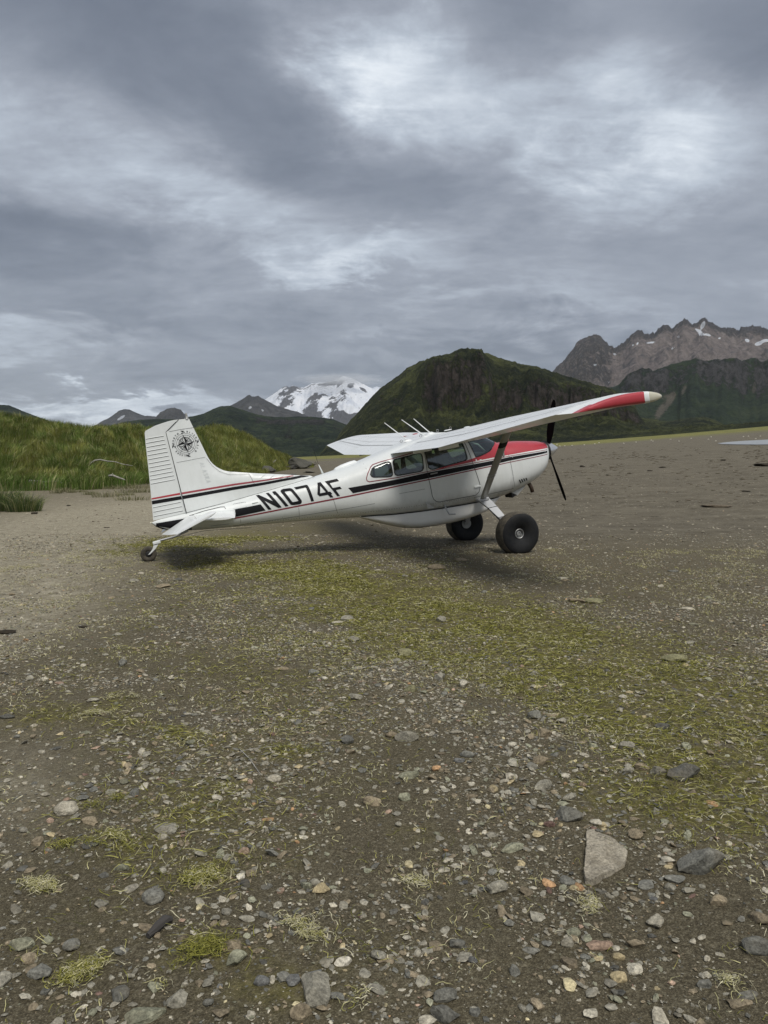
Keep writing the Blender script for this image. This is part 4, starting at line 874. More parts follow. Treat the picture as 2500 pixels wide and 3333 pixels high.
# outlines of paint, glass and seams on the fuselage side, as (X, Z) in metres
D={
'N':[[[-4.6733,0.3136],[-4.6232,0.3135],[-4.4357,0.1694],[-4.5051,0.3174],[-4.4581,0.3161],[-4.3145,0.0412],[-4.3701,0.0428],[-4.5693,0.2077],[-4.4845,0.0428],[-4.5353,0.0435]]],
'1':[[[-4.3971,0.3177],[-4.3831,0.3225],[-4.3435,0.3197],[-4.1987,0.04],[-4.2517,0.0411],[-4.3688,0.2654],[-4.3847,0.2666]]],
'0':[[[-4.263,0.3093],[-4.2443,0.3227],[-4.2062,0.3314],[-4.0996,0.3237],[-4.0754,0.3134],[-4.0592,0.2941],[-3.9718,0.0972],[-3.9683,0.0768],[-3.9749,0.0535],[-3.9907,0.0369],[-4.0159,0.0322],[-4.1261,0.0399],[-4.1531,0.0504],[-4.1689,0.0684],[-4.265,0.2861]],[[-4.2049,0.2793],[-4.1887,0.2838],[-4.1179,0.2796],[-4.1024,0.269],[-4.0249,0.108],[-4.0233,0.0929],[-4.0336,0.0901],[-4.1162,0.0892],[-4.1286,0.0995]]],
'7':[[[-4.031,0.3221],[-3.8233,0.3255],[-3.8065,0.3194],[-3.7941,0.2765],[-3.7683,0.0382],[-3.8169,0.0391],[-3.8444,0.2718],[-3.8493,0.2853],[-4.0106,0.2819]]],
'4':[[[-3.6348,0.3232],[-3.5808,0.3245],[-3.5047,0.1434],[-3.4713,0.1397],[-3.446,0.0981],[-3.4669,0.0924],[-3.44,0.0393],[-3.4872,0.0389],[-3.5202,0.0952],[-3.6621,0.0959],[-3.6916,0.1393]],[[-3.6081,0.2647],[-3.6435,0.1444],[-3.5437,0.1443]]],
'F':[[[-3.5113,0.3209],[-3.3028,0.3278],[-3.2799,0.2842],[-3.4424,0.2784],[-3.4148,0.1906],[-3.2923,0.1912],[-3.2729,0.1499],[-3.3745,0.1472],[-3.3256,0.0363],[-3.371,0.0404]]],
'bar':[[[-5.0664,0.1579],[-4.6441,0.1605],[-4.5833,0.0438],[-5.0869,0.0377]]],
'lowred':[[[-5.1033,0.0306],[-4.816,0.0228],[-3.208,0.0129],[-2.2869,0.0141],[-1.7321,0.0111],[-0.8441,0.0092],[-0.4855,0.0053],[-0.0922,0.0011],[0.817,-0.0178]],[[-5.1074,0.0077],[-4.8199,0.0008],[-3.2124,-0.0113],[-2.2905,-0.0052],[-1.7358,-0.009],[-0.8476,-0.0097],[-0.4883,-0.0099],[-0.0951,-0.0115],[0.8128,-0.0288]]],
'black':[[[-3.1617,0.1405],[-3.0989,0.1387],[-2.2671,0.1181],[-1.7097,0.1241],[-0.8278,0.098],[-0.4693,0.0904],[-0.0859,0.0869],[0.835,0.0385]],[[-3.1623,0.138],[-3.1192,0.0362],[-2.2833,0.0328],[-1.7285,0.024],[-0.8417,0.0226],[-0.4828,0.0199],[-0.1036,0.0231],[0.8158,0.0047]]],
'uppline':[[[-2.2601,0.1545],[-1.7053,0.1473],[-0.8226,0.1259],[-0.4642,0.1159],[-0.0783,0.1099],[0.847,0.0636]],[[-2.2625,0.142],[-1.7076,0.1352],[-0.8247,0.1146],[-0.4663,0.1056],[-0.0816,0.1003],[0.8398,0.0553]]],
'enclose':[[[-1.683,0.5168],[-1.944,0.5116],[-2.5104,0.4661],[-2.6511,0.4449],[-2.7026,0.4121],[-2.7868,0.3113],[-2.8273,0.2395],[-2.8267,0.1968],[-2.7943,0.1745],[-2.2616,0.1467]]],
'wedge':[[[-1.5635,0.1473],[-1.4418,0.1619],[-1.2584,0.1813],[-1.0762,0.1848],[-0.9584,0.192],[-0.7724,0.2071]],[[-1.565,0.1394],[-1.4457,0.1407],[-1.2654,0.1441],[-1.0842,0.1421],[-0.9674,0.1444],[-0.7842,0.1453]]],
'redlow':[[[-0.7842,0.1453],[-0.4587,0.1424],[-0.0727,0.1254],[0.3529,0.1115],[0.8539,0.0849]]],
'door':[[[-1.712,0.5238],[-1.7386,0.1449],[-1.7182,-0.296],[-1.6918,-0.3672],[-1.6445,-0.4132],[-1.5849,-0.4332],[-0.8708,-0.4592],[-0.8041,-0.4161],[-0.7724,-0.3403],[-0.7719,-0.279],[-0.9254,0.5271]]],
'win_door':[[[-1.6948,0.4811],[-1.6566,0.5015],[-1.0291,0.521],[-0.9887,0.5085],[-0.9687,0.4847],[-0.9429,0.2494],[-0.9486,0.2204],[-0.9801,0.2014],[-1.6281,0.1657],[-1.668,0.1804],[-1.6943,0.2102]]],
'win_mid':[[[-2.3079,0.425],[-2.2745,0.4528],[-1.8267,0.4769],[-1.7854,0.458],[-1.7797,0.4176],[-1.7985,0.2169],[-1.827,0.1832],[-1.8625,0.1744],[-2.2848,0.1873],[-2.3212,0.2101],[-2.3259,0.2499]]],
'win_rear':[[[-2.7379,0.2924],[-2.7157,0.3362],[-2.6829,0.378],[-2.6422,0.3991],[-2.4371,0.439],[-2.3805,0.4358],[-2.3622,0.4178],[-2.3712,0.2499],[-2.3791,0.2126],[-2.4075,0.1968],[-2.4667,0.2008],[-2.698,0.2414],[-2.7273,0.2596]]],
'ws':[[[-0.849,0.5192],[-0.7705,0.2167],[-0.6664,0.2232],[-0.5529,0.2465],[-0.4598,0.2712],[-0.3983,0.3078],[-0.3448,0.3549]]],
'seams':[[[-2.3135,-0.1324],[-1.8351,-0.147]],[[-0.0838,0.1275],[-0.081,-0.0376],[-0.069,-0.3501],[-0.0218,-0.5305]],[[-2.7989,0.5163],[-2.7825,0.4839],[-2.7799,0.4063],[-2.7851,0.3112]],[[-4.2869,-0.2606],[-4.3288,-0.1242]],[[-3.3569,-0.3653],[-3.4185,-0.1895],[-3.4514,0.0336]],[[-5.1361,-0.1112],[-4.3254,-0.1588],[-3.2371,-0.2048],[-2.7635,-0.2139]]],
'louv':[[[0.0494,-0.3639],[0.1062,-0.4392]],[[0.1001,-0.3617],[0.1504,-0.4294]],[[0.1514,-0.3586],[0.1954,-0.4207]],[[0.2033,-0.3587],[0.2428,-0.4147]]],
'handle':[[[-1.6911,0.0862],[-1.5576,0.0845]]],
'hinge':[[[-0.8881,-0.3062],[-0.7753,-0.3089]]],
}

def m_paint(name, color, rough=.32, dirt=.35, coat=.25):
    mt, k = mat(name, color, rough)
    tcn = k.node('ShaderNodeTexCoord').outputs['Object']
    n = k.noise(tcn, 2.2, 7, .65, .4); n2 = k.noise(k.mapping(tcn, scale=(3, 3, .6)), 6, 6, .7)
    d = k.rng(k.math('ADD', k.math('MULTIPLY', n, .6), k.math('MULTIPLY', n2, .4)), .48, .72)
    c = k.mix(k.math('MULTIPLY', d, dirt), color, tuple(Vector(color) * .72 * 1.0))
    k.link(c, k.b.inputs['Base Color'])
    k.link(k.rng(n2, .3, .7, rough - .08, rough + .16), k.b.inputs['Roughness'])
    k.b.inputs['Coat Weight'].default_value = coat; k.b.inputs['Coat Roughness'].default_value = .12
    bump(k, k.noise(tcn, 3.0, 3, .5), .05, .03)
    return mt
def m_white(name, color=(.80, .825, .81), bottom=0.0):
    mt, k = mat(name, color, .33)
    tcn = k.node('ShaderNodeTexCoord').outputs['Object']
    n = k.noise(tcn, 1.6, 8, .65, .5); st = k.noise(k.mapping(tcn, scale=(1, 1, .25)), 9, 6, .7, .4); fi = k.noise(tcn, 40, 4, .7)
    dm = k.rng(k.math('ADD', k.math('MULTIPLY', n, .5), k.math('MULTIPLY', st, .5)), .46, .72)
    c = k.mix(k.math('MULTIPLY', dm, .42), color, (.60, .62, .59))
    sp = k.rng(fi, .71, .77); c = k.mix(k.math('MULTIPLY', sp, .35), c, (.30, .29, .27))
    if bottom:
        sz = k.node('ShaderNodeSeparateXYZ'); k.link(tcn, sz.inputs[0])
        mud = k.rng(k.math('ADD', sz.outputs[2], k.math('MULTIPLY', k.math('SUBTRACT', st, .5), .5)), -.62, -.30, 1, 0)
        c = k.mix(k.math('MULTIPLY', mud, bottom), c, (.30, .285, .25))
    k.link(c, k.b.inputs['Base Color'])
    k.link(k.rng(st, .3, .7, .24, .46), k.b.inputs['Roughness'])
    k.b.inputs['Coat Weight'].default_value = .2; k.b.inputs['Coat Roughness'].default_value = .15
    bump(k, k.math('ADD', k.noise(tcn, 2.4, 3, .5), k.math('MULTIPLY', k.noise(tcn, 11, 2, .5), .25)), .10, .03)
    return mt
WHITE = m_white("white_paint", bottom=.55)
WINGW = m_white("white_wing_paint", (.87, .89, .88))
PODW = m_paint("cream_fibreglass", (.86, .855, .82), .38, .22)
RED = m_paint("red_paint", (.47, .045, .060), .38, .6)
BLACKP = m_paint("black_paint", (.010, .010, .012), .55, .3, 0.0); BLACKP.node_tree.nodes["Principled BSDF"].inputs["Specular IOR Level"].default_value = .2
MAROON = m_paint("maroon_pinstripe", (.24, .028, .042), .4, .3)
GLASS, k = mat("tinted_perspex", (.55, .70, .66), .03, 0, .5)
k.b.inputs['Transmission Weight'].default_value = 1.0; k.b.inputs['IOR'].default_value = 1.12
_g = k.node('ShaderNodeNewGeometry'); 
tr = k.node('ShaderNodeBsdfTransparent'); tr.inputs[0].default_value = (.50, .62, .58, 1)
gl = k.node('ShaderNodeBsdfGlossy'); gl.inputs['Roughness'].default_value = .03; gl.inputs[0].default_value = (.9, .95, .95, 1)
fr = k.node('ShaderNodeFresnel'); fr.inputs[0].default_value = 1.5
mx = k.node('ShaderNodeMixShader'); k.link(k.math('ADD', fr.outputs[0], .08), mx.inputs[0]); k.link(tr.outputs[0], mx.inputs[1]); k.link(gl.outputs[0], mx.inputs[2])
k.link(mx.outputs[0], k.t.nodes['Material Output'].inputs[0])
LINER, _ = mat("grey_cabin_trim", (.075, .078, .078), .8)
DARK, _ = mat("dark_vinyl", (.012, .012, .013), .6)
GREYF, _ = mat("grey_seat_fabric", (.22, .24, .235), .85)
RUBBER, k = mat("tyre_rubber", (.022, .023, .026), .72, 0, .35)
tcn = k.node('ShaderNodeTexCoord').outputs['Object']
k.link(k.mix(k.rng(k.noise(tcn, 7, 6, .7), .40, .70, 0, .7), (.007, .008, .010), (.024, .023, .021)), k.b.inputs['Base Color'])
TREAD, k = mat("muddy_tread", (.07, .06, .045), .9)
tcn = k.node('ShaderNodeTexCoord').outputs['Object']
k.link(k.mix(k.rng(k.noise(tcn, 9, 6, .75), .35, .62), (.030, .027, .022), (.11, .095, .07)), k.b.inputs['Base Color'])
bump(k, k.noise(tcn, 30, 4, .7), .6, .01)
ALU, _ = mat("dull_aluminium", (.36, .365, .36), .5, .6)
STEELW, _ = mat("grey_painted_steel", (.50, .51, .52), .38, .15)
SPIN, _ = mat("polished_spinner", (.70, .71, .72), .24, .75)
PROP, _ = mat("black_propeller_paint", (.010, .010, .011), .8, 0, 0)
EXH, k = mat("rusty_exhaust", (.10, .07, .05), .6, .6)
SEAM, _ = mat("dark_seam_and_painted_shade", (.035, .036, .036), .8)  # seam and rivet colour, also painted shade at the ribs and flap gaps
GREYD, _ = mat("grey_strut_paint", (.33, .335, .32), .42)
LENS, k = mat("yellowed_lens_plastic", (.62, .60, .48), .16)
k.b.inputs['Subsurface Weight'].default_value = .3; k.b.inputs['Subsurface Radius'].default_value = (.05, .05, .03)
GHOST, _ = mat("faded_lettering", (.715, .74, .73), .4)

ROLL = .011
air = empty("airplane", (0, 0, 0), "white high-wing bush airplane with red nose top, black stripe and fat tundra tyres", "airplane")
air.location = (0, 0, 1.6241); air.rotation_mode = 'XYZ'
air.matrix_world = Matrix.Translation((0, 0, 1.6241)) @ Matrix.Rotation(-.18995, 4, 'Y') @ Matrix.Rotation(-ROLL, 4, 'X')

# ---- fuselage skin
XS = np.unique(np.round(np.concatenate([np.linspace(-6.38, -5.9, 8), np.linspace(-5.9, -2.8, 26), np.linspace(-2.8, -.7, 28), np.linspace(-.7, 0, 20), np.linspace(0, .7, 14), np.linspace(.7, .9, 8), np.linspace(.9, 1.0, 12)]), 4))
NTH = 56
def hull_geo(off=0., xs=XS):
    V = []
    for X in xs:
        zt, zb, hw_, n = hsec(X); zc = (zt + zb) / 2; h = (zt - zb) / 2
        for j in range(NTH):
            th = 2 * math.pi * (j + .5) / NTH; c, s_ = math.cos(th), math.sin(th); e = 2 / n
            V.append((X, max(hw_ + off, .003) * math.copysign(abs(c) ** e, c), zc + max(h + off, .003) * math.copysign(abs(s_) ** e, s_)))
    return V
def hull_bm(off=0., xs=XS, caps=True):
    me = mesh("tmp", hull_geo(off, xs), [tuple(f) for f in grid_faces(len(xs), NTH, True)] + ([tuple(range(NTH)), tuple(range(len(xs) * NTH - 1, (len(xs) - 1) * NTH - 1, -1))] if caps else []), [])
    bm = bmesh.new(); bm.from_mesh(me); bpy.data.meshes.remove(me); bmesh.ops.recalc_face_normals(bm, faces=bm.faces); return bm
def ccw(p):
    a = sum(p[i][0] * p[(i + 1) % len(p)][1] - p[(i + 1) % len(p)][0] * p[i][1] for i in range(len(p)))
    return p if a > 0 else p[::-1]
def inside(p, x, z):
    for i in range(len(p)):
        a, b = p[i], p[(i + 1) % len(p)]
        if (b[0] - a[0]) * (z - a[1]) - (b[1] - a[1]) * (x - a[0]) < -1e-7: return False
    return True
def grow(p, g):
    p = ccw(p); n = len(p); L = []
    for i in range(n):
        a, b = Vector(p[i]), Vector(p[(i + 1) % n]); d = (b - a).normalized(); nn = Vector((d.y, -d.x)); L.append((a + nn * g, d))
    out = []
    for i in range(n):
        (a, d), (b, e) = L[i - 1], L[i]; cr = d.x * e.y - d.y * e.x
        out.append(tuple(a + d * (((b - a).x * e.y - (b - a).y * e.x) / cr)) if abs(cr) > 1e-4 else tuple(b))
    return out
def cut(bm, poly):
    poly = ccw(poly); xs = [p[0] for p in poly]; zs = [p[1] for p in poly]
    for i in range(len(poly)):
        a, b = poly[i], poly[(i + 1) % len(poly)]; nrm = Vector((b[1] - a[1], 0, a[0] - b[0]))
        if nrm.length < 1e-6: continue
        lo = Vector((min(a[0], b[0]) - .09, min(a[1], b[1]) - .09)); hi = Vector((max(a[0], b[0]) + .09, max(a[1], b[1]) + .09))
        fs = [f for f in bm.faces if min(v.co.x for v in f.verts) < hi.x and max(v.co.x for v in f.verts) > lo.x and min(v.co.z for v in f.verts) < hi.y and max(v.co.z for v in f.verts) > lo.y]
        if not fs: continue
        es = {e for f in fs for e in f.edges}; vs = {v for f in fs for v in f.verts}
        bmesh.ops.bisect_plane(bm, geom=list(fs) + list(es) + list(vs), dist=1e-5, plane_co=Vector((a[0], 0, a[1])), plane_no=nrm.normalized())
def faces_in(bm, poly):
    poly = ccw(poly); out = []
    for f in bm.faces:
        c = f.calc_center_median()
        if inside(poly, c.x, c.z): out.append(f)
    return out
WS = [(-.868, .60), (-.7705, .2167), (-.6664, .2232), (-.5529, .2465), (-.4598, .2712), (-.3983, .3078), (-.12, .475), (-.3, .72), (-.66, .80), (-.72, .745)]
WINS = {'door': D['win_door'][0], 'mid': D['win_mid'][0], 'rear': D['win_rear'][0], 'ws': WS}
RL = D['redlow'][0]; red_edge = RL + [(1.01, .082)]
RED_POLY = None
bm = hull_bm()
for p in WINS.values(): cut(bm, p)
cut(bm, D['door'][0])
for i in range(len(red_edge) - 1):       # paint edge of the red cowling top
    a, b = red_edge[i], red_edge[i + 1]
    fs = [f for f in bm.faces if a[0] - .12 < f.calc_center_median().x < b[0] + .12 and abs(f.calc_center_median().z - a[1]) < .12]
    bmesh.ops.bisect_plane(bm, geom=fs + list({e for f in fs for e in f.edges}) + list({v for f in fs for v in f.verts}), dist=1e-5, plane_co=Vector((a[0], 0, a[1])), plane_no=Vector((b[1] - a[1], 0, a[0] - b[0])).normalized())
for p in WINS.values():
    bmesh.ops.delete(bm, geom=faces_in(bm, p), context='FACES')
def is_red(c):
    if c.x < -.7842: return False
    zl = np.interp(c.x, [q[0] for q in red_edge], [q[1] for q in red_edge])
    if c.z < zl: return False
    if c.x < -.10:       # stay below and ahead of the windscreen
        zs = np.interp(c.x, [-.7705, -.6664, -.5529, -.4598, -.3983, -.16], [.2167, .2232, .2465, .2712, .3078, .45])
        if c.z > zs + .004 and c.x < -.2: return False
    return True
doorf = {f for f in faces_in(bm, D['door'][0])}
def split_mesh(bm, faces, name, mats):
    idx = {}; V = []; F = []; MI = []
    for f in faces:
        q = []
        for v in f.verts:
            if v.index not in idx: idx[v.index] = len(V); V.append(v.co.copy())
            q.append(idx[v.index])
        F.append(q); MI.append(1 if is_red(f.calc_center_median()) else 0)
    return mesh(name, V, F, mats, True, MI)
bm.verts.index_update(); bm.faces.ensure_lookup_table()
fus = obj("fuselage", split_mesh(bm, [f for f in bm.faces if f not in doorf], "fuselage", [WHITE, RED]), air)
for sgn in (-1, 1):
    df = [f for f in doorf if f.calc_center_median().y * sgn > 0]
    dr = obj("cabin_door", split_mesh(bm, df, "cabin_door", [WHITE, RED]), air)
    if sgn < 0: door = dr
bm.free()
# ---- inner cabin trim, so that the windows look into a dark cabin
bm = hull_bm(-.035, np.linspace(-3.0, -.12, 50), True)
for p in WINS.values(): cut(bm, grow(p, .012))
for p in WINS.values(): bmesh.ops.delete(bm, geom=faces_in(bm, grow(p, .012)), context='FACES')
me = bpy.data.meshes.new("cabin_lining"); bm.to_mesh(me); bm.free(); me.materials.append(LINER)
obj("cabin_lining", me, air)
# ---- panes
for key, nm in (('door', 'door_window'), ('mid', 'cabin_window'), ('rear', 'rear_window'), ('ws', 'windshield')):
    poly = grow(WINS[key], .004)
    bm = hull_bm(-.007, XS, False); cut(bm, poly); keep = set(faces_in(bm, poly))
    bmesh.ops.delete(bm, geom=[f for f in bm.faces if f not in keep], context='FACES')
    for sgn in ((-1, 1) if key != 'ws' else (0,)):
        b2 = bm.copy()
        if sgn: bmesh.ops.delete(b2, geom=[f for f in b2.faces if f.calc_center_median().y * sgn < 0], context='FACES')
        me = bpy.data.meshes.new(nm); b2.to_mesh(me); b2.free(); me.materials.append(GLASS)
        me.polygons.foreach_set('use_smooth', [True] * len(me.polygons))
        pane = obj(nm, me, door if (key == 'door' and sgn == -1) else air)
    bm.free()

# ---- flat marks laid on the skin
def on_hull(x, z, off, sg=-1): return (x, sg * (hy(x, z) + off), z)
def tri_decal(name, loops, mt, off=.004, parent=None, proj=None, maxl=.05):
    polys = [[Vector((p[0], p[1], 0)) for p in L] for L in loops]
    tris = tessellate_polygon(polys); pts = [p for L in polys for p in L]
    me = mesh(name, pts, [t for t in tris], mt); bm = bmesh.new(); bm.from_mesh(me)
    for _ in range(4):
        es = [e for e in bm.edges if e.calc_length() > maxl]
        if not es: break
        bmesh.ops.subdivide_edges(bm, edges=es, cuts=1); bmesh.ops.triangulate(bm, faces=bm.faces[:])
    for v in bm.verts: v.co = Vector((proj or (lambda x, z: on_hull(x, z, off)))(v.co.x, v.co.y))
    bmesh.ops.recalc_face_normals(bm, faces=bm.faces); bm.to_mesh(me); bm.free()
    return obj(name, me, parent or air)
def strip_decal(name, up, lo, mt, off=.003, parent=None, step=.06, rows=3, sg=-1):
    x0, x1 = max(up[0][0], lo[0][0]), min(up[-1][0], lo[-1][0]); n = max(2, int((x1 - x0) / step))
    V = []
    for i in range(n + 1):
        f = i / n; xu = up[0][0] + (up[-1][0] - up[0][0]) * f; xl = lo[0][0] + (lo[-1][0] - lo[0][0]) * f
        zu = float(np.interp(xu, [p[0] for p in up], [p[1] for p in up])); zl = float(np.interp(xl, [p[0] for p in lo], [p[1] for p in lo]))
        for r in range(rows + 1):
            t_ = r / rows; V.append(on_hull(xu + (xl - xu) * t_, zu + (zl - zu) * t_, off, sg))
    return obj(name, mesh(name, V, grid_faces(n + 1, rows + 1), mt, True), parent or air)
def line_decal(name, pts, wd, mt, off=.005, parent=None, closed=False, proj=None, sg=-1):
    P_ = [Vector(p) for p in pts]
    if closed: P_.append(P_[0])
    Q = [P_[0]]
    for a, b in zip(P_[:-1], P_[1:]):
        n = max(1, int((b - a).length / .05))
        for i in range(1, n + 1): Q.append(a.lerp(b, i / n))
    V = []
    for i, q in enumerate(Q):
        d = (Q[min(i + 1, len(Q) - 1)] - Q[max(i - 1, 0)])
        if closed and i in (0, len(Q) - 1): d = Q[1] - Q[-2]
        d.normalize(); nn = Vector((-d.y, d.x)) * wd / 2
        for s_ in (1, -1):
            r = q + nn * s_; V.append((proj or (lambda x, z: on_hull(x, z, off, sg)))(r.x, r.y))
    return obj(name, mesh(name, V, grid_faces(len(Q), 2), mt, True), parent or air)
for sg in (-1, 1):
    strip_decal("black_stripe", *D['black'], BLACKP, .003, sg=sg)
    strip_decal("red_stripe", *D['lowred'], MAROON, .003, rows=1, sg=sg)
    strip_decal("pinstripe", *D['uppline'], MAROON if sg > 0 else MAROON, .003, rows=1, sg=sg)
    line_decal("pinstripe", D['enclose'][0], .014, MAROON, .0035, sg=sg)
    strip_decal("red_flash", *D['wedge'], RED, .003, rows=2, sg=sg)
tri_decal("black_bar", D['bar'], BLACKP, .004)
for ch in "N1074F": tri_decal("registration_letter", D[ch], BLACKP, .005)
line_decal("door_seam", ccw(D['door'][0]), .009, SEAM, .0045, closed=True)
for key in ('mid', 'rear', 'door'): line_decal("window_seal", grow(WINS[key], .006), .016, DARK, .0055, closed=True, parent=door if key == 'door' else None)
line_decal("window_seal", WS[:6], .014, DARK, .005)
for q in D['seams']: line_decal("panel_seam", q, .0045, SEAM, .0025)
line_decal("panel_seam", [(-5.5, -.03), (-5.2, -.06)], .004, SEAM, .0025)
line_decal("panel_seam", [(-.90, -.50), (-.05, -.505)], .006, SEAM, .004)
for x in (-5.02, -4.05): line_decal("panel_seam", [(x, hsec(x)[1] + .02), (x + .01, -.02)], .004, SEAM, .0025)
for i, (a, b) in enumerate([((x, z), (x, z)) for x, z in [(-2.3 + .05 * i, -.05) for i in range(0)]]): pass
# rivets along the lower longeron, one joined row
rv, rf = [], []
def rivet(x, y, z, r=.005):
    o = len(rv)
    for j in range(6): rv.append((x + r * math.cos(j * 1.047), y, z + r * math.sin(j * 1.047)))
    rf.append(tuple(range(o, o + 6)))
for i in range(90):
    x = -4.9 + i * .045; z = np.interp(x, [-5, -3, -.9], [-.10, -.335, -.50]); q = on_hull(x, z, .004); rivet(*q)
for i in range(26): q = on_hull(-.085 + .0, .10 - i * .024, .004); rivet(*q, .004)
for i in range(24): q = on_hull(-1.2 - i * .045, .555 - .0, .004); rivet(*q, .004)
obj("rivet_row", mesh("rivet_row", rv, rf, SEAM), air)['kind'] = 'stuff'
for L in D['louv']:
    line_decal("louvre", [L[0], L[1]], .022, DARK, .006)
    line_decal("louvre_lip", [(L[0][0] + .018, L[0][1]), (L[1][0] + .018, L[1][1])], .010, WHITE, .012)
# handles, latches
y0 = hy(-1.62, .085)
hd = bevbox("door_handle", (-1.625, -y0 - .022, .088), (.14, .016, .022), ALU, door, .006)
bevbox("door_hinge", (-.83, -hy(-.83, -.31) - .012, -.307), (.13, .014, .03), WHITE, door, .005)
bevbox("cowl_latch", (-.20, -hy(-.2, .12) - .010, .17), (.035, .014, .10), ALU, air, .004)
for x, z in ((-.02, .075), (.745, .035)):
    V, F = lathe_geo([(.012, 0), (.012, .008), (.006, .010)], 12, 'y', (x, -hy(x, z) - .010, z)); obj("cowl_fastener", mesh("cowl_fastener", V, F, ALU), air)
bevbox("cowl_bracket", (-.02, -.33, .385), (.16, .02, .035), RED, air, .006)
# step bracket, belly step
V, F = join_geo([([(-1.85, -.55, -.37), (-1.74, -.62, -.50), (-1.84, -.55, -.50), (-1.85, -.53, -.37), (-1.74, -.60, -.50), (-1.84, -.53, -.50)], [(0, 1, 2), (3, 5, 4), (0, 3, 4, 1), (1, 4, 5, 2), (2, 5, 3, 0)])])
obj("entry_step", mesh("entry_step", V, F, STEELW), air)
tube("belly_step", [(-1.475, -.42, -.50), (-1.46, -.47, -.60), (-1.44, -.50, -.69), (-1.33, -.52, -.705)], .014, STEELW, air, 8)

def smooth_by_angle(me, a=35):
    bm = bmesh.new(); bm.from_mesh(me); bmesh.ops.recalc_face_normals(bm, faces=bm.faces)
    for f in bm.faces: f.smooth = True
    for e in bm.edges:
        if len(e.link_faces) == 2 and e.calc_face_angle(0) > math.radians(a): e.smooth = False
    bm.to_mesh(me); bm.free()
# ---- belly cargo pod
pod_z = [(-3.03, -.40), (-2.9, -.475), (-2.62, -.62), (-2.4, -.72), (-2.18, -.807), (-1.9, -.872), (-1.6, -.898), (-1.32, -.908), (-1.05, -.905), (-.86, -.892), (-.61, -.862), (-.48, -.81), (-.38, -.74), (-.30, -.67), (-.25, -.62)]
pod_w = [(-3.03, .26), (-2.7, .33), (-2.2, .372), (-1.5, .388), (-.9, .383), (-.6, .362), (-.4, .325), (-.25, .26)]
pxs = sorted(set([p[0] for p in pod_z] + list(np.round(np.linspace(-3.0, -.27, 24), 3)))); V = []
def pod_half(X): zb_ = hsec(X)[1]; return (hy(X, zb_ + .035) + .010) * float(np.interp(X, [-3.03, -2.9, -.5, -.25], [.9, 1, 1, .80]))
for X in pxs:
    zb = float(np.interp(X, *zip(*pod_z))); wd = pod_half(X); zt = hsec(X)[1] + .030; zc = zt - .45 * (zt - zb)
    for j in range(40):
        th = 2 * math.pi * (j + .5) / 40; c, s_ = math.cos(th), math.sin(th); up_ = s_ > 0; e = 2 / (14 if up_ else 2.7)
        V.append((X, wd * math.copysign(abs(c) ** e, c), zc + (max(zt - zc, .002) if up_ else max(zc - zb, .002)) * math.copysign(abs(s_) ** e, s_)))
me = mesh("cargo_pod", V, [tuple(f) for f in grid_faces(len(pxs), 40, True)] + [tuple(range(40)), tuple(range(len(pxs) * 40 - 1, (len(pxs) - 1) * 40 - 1, -1))], PODW, True); smooth_by_angle(me, 45); obj("cargo_pod", me, air)
V = []
for X in np.linspace(-2.98, -.30, 46):       # rubber strip between pod and belly
    for dz_ in (.034, .016): V.append((X, -max(pod_half(X), hy(X, hsec(X)[1] + dz_)) - .004, hsec(X)[1] + dz_))
obj("pod_gasket", mesh("pod_gasket", V, grid_faces(46, 2), DARK), air)
for X in (-.95,):
    V, F = lathe_geo([(.014, 0), (.012, .01), (.002, .014)], 10, 'y', (X, -pod_half(-.95) - .002, -.66)); obj("drain_cap", mesh("drain_cap", V, F, PODW), air)

# ---- cowl outlet, exhaust
V = [(.27, -.30, -.52), (.27, .02, -.52), (-.03, -.30, -.575), (-.03, .02, -.575), (.075, -.29, -.665), (.075, .01, -.665), (-.035, -.28, -.60), (-.035, .0, -.60)]
obj("cowl_scoop", mesh("cowl_scoop", V, [(0, 1, 5, 4), (0, 4, 6, 2), (1, 3, 7, 5), (0, 2, 3, 1), (2, 6, 7, 3)], WHITE), air)
V = [(.07, -.295, -.66), (.07, .01, -.66), (-.04, -.285, -.59), (-.04, .0, -.59), (-.03, -.285, -.69), (.03, -.285, -.665), (-.03, 0, -.69), (.03, 0, -.665)]
obj("outlet_opening", mesh("outlet_opening", V, [(0, 1, 3, 2), (2, 3, 6, 4), (4, 6, 7, 5), (5, 7, 1, 0), (0, 2, 4, 5)], DARK), air)  # solid black wedge put in for the dark outlet opening
tube("exhaust_pipe", [(.36, -.22, -.45), (.385, -.25, -.53), (.405, -.26, -.60), (.41, -.265, -.675)], .036, EXH, air, 14)

